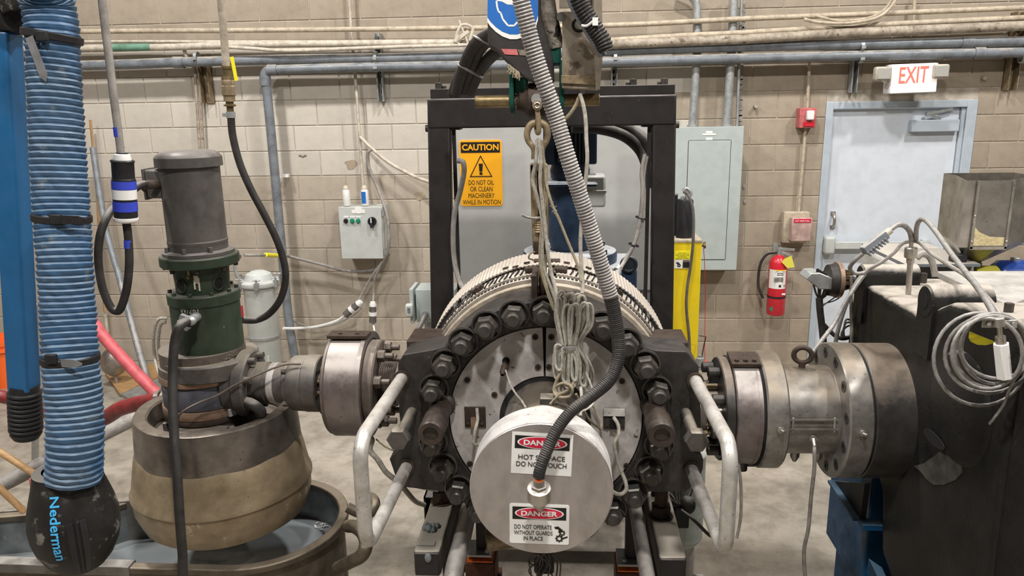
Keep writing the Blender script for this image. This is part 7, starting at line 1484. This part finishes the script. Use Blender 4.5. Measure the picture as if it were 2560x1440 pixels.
# shackles, turnbuckle, hook
rig = thing('rigging_chain', 'zinc-yellow shackle, bow and turnbuckle hanging from the hoist to the die lug', 'lifting tackle', P(1343, 400, 2.44))
sy_ = 2.44; k3 = mpp(1343, 300, sy_)
obj('clevis', MB().cyl(P(1343, 263, sy_-.04), P(1343, 263, sy_-.022), 12*k3, n=24).bar(P(1343, 270, sy_-.03), P(1346, 300, sy_-.03), .015, .012).tube(spline([P(1346, 290, sy_-.03), P(1347, 320, sy_-.03), P(1345, 332, sy_-.02), P(1342, 322, sy_-.0), P(1342, 300, sy_+.01)]), .0085, 12), M_['goldsteel'], rig)
obj('clevis_pin', MB().torus(P(1343, 263, sy_-.042), YA, .008, .002, 16, 6), M_['steel'], rig)
bow = spline([P(x, y, sy_-.01) for x, y in ((1334, 398), (1334, 372), (1321, 352), (1318, 332), (1326, 313), (1344, 306), (1362, 313), (1369, 333), (1366, 352), (1356, 372), (1356, 398))]); obj('bow_shackle', MB().tube(bow, .010, 14, lambda L, i, N: .0125-.0045*abs(i/N-.5)*2), M_['goldsteel'], rig)
def pbar(name, x0, y0, x1, y1, w_px, Y, dpt, mtl): 
    a, b = P(x0, y0, Y), P(x1, y1, Y); k = mpp((x0+x1)/2, (y0+y1)/2, Y); return obj(name, MB().bar(a, b, w_px*k, dpt) if 1 else None, M_[mtl], rig, bev=.003)
pbar('turnbuckle_side', 1333, 410, 1340, 618, 17, 2.47, .03, 'goldsteel'); pbar('turnbuckle_side', 1361, 410, 1363, 618, 16, 2.47, .03, 'goldsteel'); pbar('turnbuckle_back', 1347, 412, 1351, 616, 30, 2.49, .008, 'rusty'); pbar('turnbuckle_end', 1346, 408, 1346, 428, 42, 2.47, .03, 'goldsteel'); pbar('turnbuckle_end', 1351, 600, 1352, 634, 36, 2.47, .034, 'rusty')
obj('threaded_rod', MB().cyl(P(1347, 425, 2.47), P(1350, 600, 2.47), .007, n=10), M_['rusty'], rig); pr3 = [(.0+.004*i, .010+(.002 if i % 2 else 0)) for i in range(14)]; obj('rod_thread', MB().lathe(pr3, P(1345, 540, 2.455), Vector((.01, 0, -1)), 12), M_['goldsteel'], rig)
obj('rigging_tie', MB().tube(spline([P(1304, 537, 2.42), P(1318, 543, 2.43), P(1340, 546, 2.44), P(1352, 545, 2.445)]), .004, 8), M_['flexgrey'], rig)
obj('wire_curl', MB().tube(spline([P(1336, 630, 2.45), P(1326, 634, 2.43), P(1322, 645, 2.43), P(1334, 650, 2.44)]), .003, 8), M_['wire_tan'], rig)
lo3 = [Vector((lx+.001*math.sin(t), 2.535+.030*math.sin(t), 1.642+.098*math.cos(t))) for t in [2*PI*i/36 for i in range(37)]]
obj('lifting_link', MB().tube(lo3, .0125, 14, cap=False), M_['goldsteel'], rig)
obj('link_neck', MB().cyl(P(1352, 632, 2.47), (lx, 2.52, 1.745), .012, n=12), M_['goldsteel'], rig)
rw = [[(1343, 350, 2.41), (1340, 400, 2.41), (1332, 450, 2.42), (1345, 500, 2.42), (1357, 560, 2.42), (1355, 620, 2.42), (1362, 680, 2.42), (1385, 740, 2.40), (1395, 790, 2.36), (1405, 830, 2.33)],
      [(1346, 345, 2.405), (1352, 400, 2.405), (1350, 450, 2.41), (1355, 500, 2.41), (1362, 560, 2.41), (1368, 620, 2.41), (1378, 680, 2.41), (1392, 740, 2.38), (1398, 800, 2.34), (1402, 850, 2.32)],
      [(1352, 350, 2.415), (1360, 410, 2.415), (1364, 450, 2.42), (1360, 520, 2.42), (1352, 600, 2.42), (1352, 660, 2.42), (1366, 720, 2.40), (1386, 775, 2.37)]]
for i, pts in enumerate(rw): wire(pts, .0058, 'wire' if i < 2 else 'wire_tan', ('front-left white wire snaking down the turnbuckle', 'front-right white wire running down the turnbuckle to the bundle', 'tan wire winding behind the white ones on the turnbuckle')[i])
wire([(1360, 400, 2.42), (1366, 460, 2.41), (1380, 510, 2.40), (1398, 550, 2.40), (1416, 595, 2.40), (1434, 638, 2.40), (1447, 672, 2.39), (1453, 705, 2.37)], .0045, 'wire_tan', 'frayed tan cord slanting from the turnbuckle to the wire bundle', 'cord', None, 'frayed_cord')
fm = MB(); random.seed(6)
for i in range(26): tt = random.random(); q = P(1377+21*tt, 505+45*tt, 2.40); fm.tube([q, q+Vector((random.uniform(-.01, .01), -.003, random.uniform(-.01, .01)))], .0016, 4)
tag(obj('fray_tuft', fm, M_['wire_tan'], kind='stuff'), 'tuft of frayed fibres on the slanting tan cord', 'fibres')
wire([(1450, 235, 2.44), (1458, 262, 2.43), (1464, 300, 2.42), (1466, 350, 2.41), (1468, 400, 2.40), (1462, 470, 2.40), (1455, 540, 2.40), (1451, 600, 2.40), (1453, 660, 2.39), (1457, 710, 2.37), (1455, 735, 2.35)], .0062, 'wire', 'long white wire hanging from the cream box to the wire bundle', 'wire')
wire([(1450, 236, 2.45), (1440, 262, 2.45), (1425, 285, 2.45), (1405, 305, 2.46)], .006, 'wire_tan', 'short brown wire curving left under the cream box', 'wire')

# ================= BASE RAILS =================
bs = thing('base_rails', 'dusty square steel rails and posts carrying the die head, sticking out toward the viewer', 'machine base', (AX, 2.9, 0))
for s, x0, x1, mt in ((-1, -.556, -.458, 'rail_dusty'), (1, .330, .428, 'rail_dusty')):
    r_ = obj('square_rail', MB().bb((x0, 2.44, .50), (x1, 3.385, .60)), M_[mt], bs, bev=.010, seg=3)
    obj('end_cap', MB().bb((x0+.004, 2.432, .504), (x1-.004, 2.44, .596)), M_['frame'], r_, bev=.004)
    xc = (x0+x1)/2+(.0 if s < 0 else -.01); ym = 2.80 if s < 0 else 2.72
    obj('jack_nut', MB().cyl((xc, ym, .60), (xc, ym, .606), .048, n=24).lathe([(.606, 0), (.606, .040), (.65, .040), (.65, 0)], (xc, ym, 0), ZA, 6), M_['rusty'], bs, bev=.003); obj('jack_screw', MB().lathe([(.64, 0)]+[(.65+.006*i, .024+(.002 if i % 2 else 0)) for i in range(40)]+[(.89, 0)], (xc, ym, 0), ZA, 20), M_['rusty'], bs)
    obj('rail_stand', MB().bb((x0+.01, 2.95, 0), (x1-.01, 3.07, .50)), M_['frame'], bs, bev=.006); obj('rail_stand', MB().bb((x0+.01, 3.2, 0), (x1-.01, 3.31, .50)), M_['frame'], bs, bev=.006)
g_ = MB(); random.seed(12); gq = PZ(1078, 1322, .60)
for i in range(14): g_.ball((gq.x+random.uniform(-.022, .022), gq.y+random.uniform(-.02, .02), .603+random.uniform(0, .012)), random.uniform(.008, .015), n=8, m=6)
obj('putty_lump', g_, M_['grease'], bs, kind='stuff'); gq = P(1070, 1395, 2.43); g2_ = MB().ball(gq, .014, .9, .4, 1.4, 10, 8); obj('putty_drip', g2_, M_['grease'], bs)
q = PZ(1068, 1360, .60); obj('rail_plate', MB().box((q.x-.004, q.y, .6015), (.066, .028, .003)), M_['pvc'], bs)
lt = spline([(-.395, 3.0, .575), (-.395, 2.72, .575), (-.395, 2.55, .572), (-.405, 2.42, .54), (-.41, 2.30, .46), (-.41, 2.2, .36), (-.41, 2.14, .2), (-.41, 2.13, .01)]); obj('bent_tube', MB().tube(lt, .034, 18), M_['rail_pale'], bs)
obj('straight_tube', MB().tube(spline([(.279, 3.1, .575), (.280, 2.6, .575), (.281, 2.2, .575), (.281, 2.08, .54), (.281, 2.03, .45), (.281, 2.02, .25), (.281, 2.02, .01)]), .027, 18), M_['rail_pale'], bs)
for px0, px1, y1, Y in ((1188, 1214, 1375, 2.95), (1566, 1592, 1398, 2.9)):
    a, b = P(px0, 1280, Y), P(px1, y1, Y); po = obj('post', MB().bb((a.x, Y, b.z), (b.x, Y+.06, .72)), M_['frame'], bs, bev=.004)
    s = -1 if px0 < 1300 else 1; c = ((a.x+b.x)/2+(-.03*-1 if s > 0 else -.03)*0, Y+.02)
    obj('post_plate', MB().box((c[0]-.005, c[1], b.z-.006), (.11, .12, .012)), M_['galv'], bs, bev=.002); obj('plate_bolt', MB().cyl((c[0]+.03*s*-1, c[1]-.04, b.z), (c[0]+.03*s*-1, c[1]-.04, b.z+.014), .010, n=6), M_['galv'], bs)
    obj('orange_shim', MB().box((c[0]-.002, c[1], b.z-.030), (.115, .13, .006)), M_['orange_ring'], bs); obj('rust_base', MB().bb((c[0]-.065, c[1]-.07, .12), (c[0]+.065, c[1]+.09, b.z-.034)), M_['rustplate'], bs, bev=.006); obj('rust_base_foot', MB().bb((c[0]-.08, c[1]-.09, 0), (c[0]+.08, c[1]+.1, .12)), M_['rustplate'], bs)
obj('cross_beam', MB().bb((-.66, 3.32, .24), (.52, 3.42, .345)), M_['frame'], bs); obj('fore_beam', MB().bb((-.46, 3.0, .52), (.33, 3.08, .60)), M_['frame'], bs)
q = P(1240, 1345, 2.75); obj('brass_saddle', MB().lathe([(-.06, .0), (-.06, .045), (.06, .045), (.06, 0)], (q.x+.02, 2.75, q.z), (1, .2, .1), 24), M_['goldsteel'], bs)
jm = MB(); random.seed(21)
for i in range(12):
    p0 = P(1340+random.random()*40, 1385, 2.55); pts = [p0, p0+Vector((random.uniform(-.04, .04), random.uniform(-.02, .02), -.04)), p0+Vector((random.uniform(-.06, .06), random.uniform(-.02, .02), -.09)), p0+Vector((random.uniform(-.05, .05), 0, -.15))]
    jm.tube(spline(pts), .003, 6)
jo2 = tag(obj('wire_tangle', jm, M_['cord'], kind='stuff'), 'tangle of thin wires hanging under the round cover', 'wires')
tag(obj('hanging_plug_block', MB().bb((P(1335, 1400, 2.6).x, 2.58, .42), (P(1385, 1400, 2.6).x, 2.66, .76)), M_['oxide'], None, bev=.01), 'dark block hanging behind the wire tangle under the cover', 'block')
# pale round tank + valve block right behind
tx, ty = P(1697, 1300, 3.15).x, 3.15; pt = thing('pale_tank', 'pale green round-bottomed tank standing behind the right ear of the die head', 'tank', (tx, ty, 0))
zt_, zb2 = P(1697, 1130, ty).z, P(1757, 1335, ty).z; rt = P(1757, 1300, ty).x-tx
obj('tank_shell', MB().lathe([(zb2-.07, 0), (zb2-.06, rt*.45), (zb2-.03, rt*.8), (zb2, rt), (zb2+.006, rt*1.01), (zb2+.01, rt), (zt_, rt), (zt_+.03, rt*.7), (zt_+.035, 0)], (tx, ty, 0), ZA, 48), M_['tank_pale'], pt); obj('tank_foot', MB().cyl((tx+.03, ty, .02), (tx+.03, ty, zb2-.05), .045, n=20).box((tx+.05, ty-.02, .012), (.16, .14, .024)), M_['cover_white'], pt)
vb = P(1700, 1275, 2.95); vk = thing('valve_cluster', 'black valve block with cords radiating from it under the right ear', 'valve block', vb); obj('black_block', MB().box(vb+Vector((.005, 0, -.02)), (.06, .06, .10)), M_['black'], vk, bev=.005); obj('round_valve', MB().ball(P(1720, 1262, 2.93), .036, .9, 1, 1.1), M_['rubber'], vk)
for k, pts in enumerate(([(1690, 1262, 2.92), (1660, 1245, 2.9), (1632, 1232, 2.88)], [(1695, 1262, 2.92), (1680, 1240, 2.95), (1658, 1218, 2.98)], [(1693, 1262, 2.92), (1690, 1235, 2.95), (1680, 1205, 2.98)], [(1699, 1262, 2.92), (1698, 1235, 2.95), (1700, 1205, 2.98)], [(1716, 1255, 2.92), (1726, 1230, 2.95), (1732, 1200, 2.98)], [(1702, 1275, 2.90), (1735, 1300, 2.88), (1770, 1335, 2.9), (1790, 1345, 2.95)])): obj('cord', MB().tube(spline([P(*p) for p in pts]), (.012, .005, .007, .006, .008, .0075)[k], 10), M_['rubber'], vk)
wire([(1843, 1130, 2.5), (1852, 1210, 2.5), (1852, 1290, 2.5), (1842, 1345, 2.5)], .0055, 'cable_grey', 'grey cord hanging straight behind the right lift handle', 'cord', None, 'hanging_cable')

# ---- groups for repeats ----
GR = {'conduit': 'thin pipes along the block wall', 'grey_conduit': 'thick grey conduits along the block wall', 'strut_channel': 'strut channels carrying the wall pipes', 'wall_cable': 'cables hanging on the block wall',
      'inline_plug': 'inline plugs on the wall cords', 'riser_conduit': 'conduits entering the breaker panel', 'riser_pipe': 'thin brown risers behind the motor', 'drop_conduit': 'thin conduits dropping down the wall',
      'conduit_fitting': 'fittings on top of the breaker panel', 'spray_bottle': 'bottles standing on the control box', 'black_hose': 'black hoses behind the die head', 'cable_tie': 'ties around hoses and cords',
      'armoured_cable': 'armoured cables around the gearbox', 'smooth_cable': 'smooth grey cables around the gearbox', 'black_canister': 'black cylinders on the yellow unit', 'grey_cable': 'grey cables along the portal frame',
      'cable_loop': 'painted cable drooping between the top pipes', 'lead_wire': 'loose wires around the die head and encoder', 'pale_cable': 'pale cable loops left of the barrel', 'sheet_offcut': 'sheets lying on the floor at left'}
from collections import Counter
tops = [o for o in C.objects if o.parent is None and 'label' in o]
cnt = Counter(o.name.split('.')[0] for o in tops)
for o in tops:
    b = o.name.split('.')[0]
    if cnt[b] > 1 and b in GR: o['group'] = GR[b]
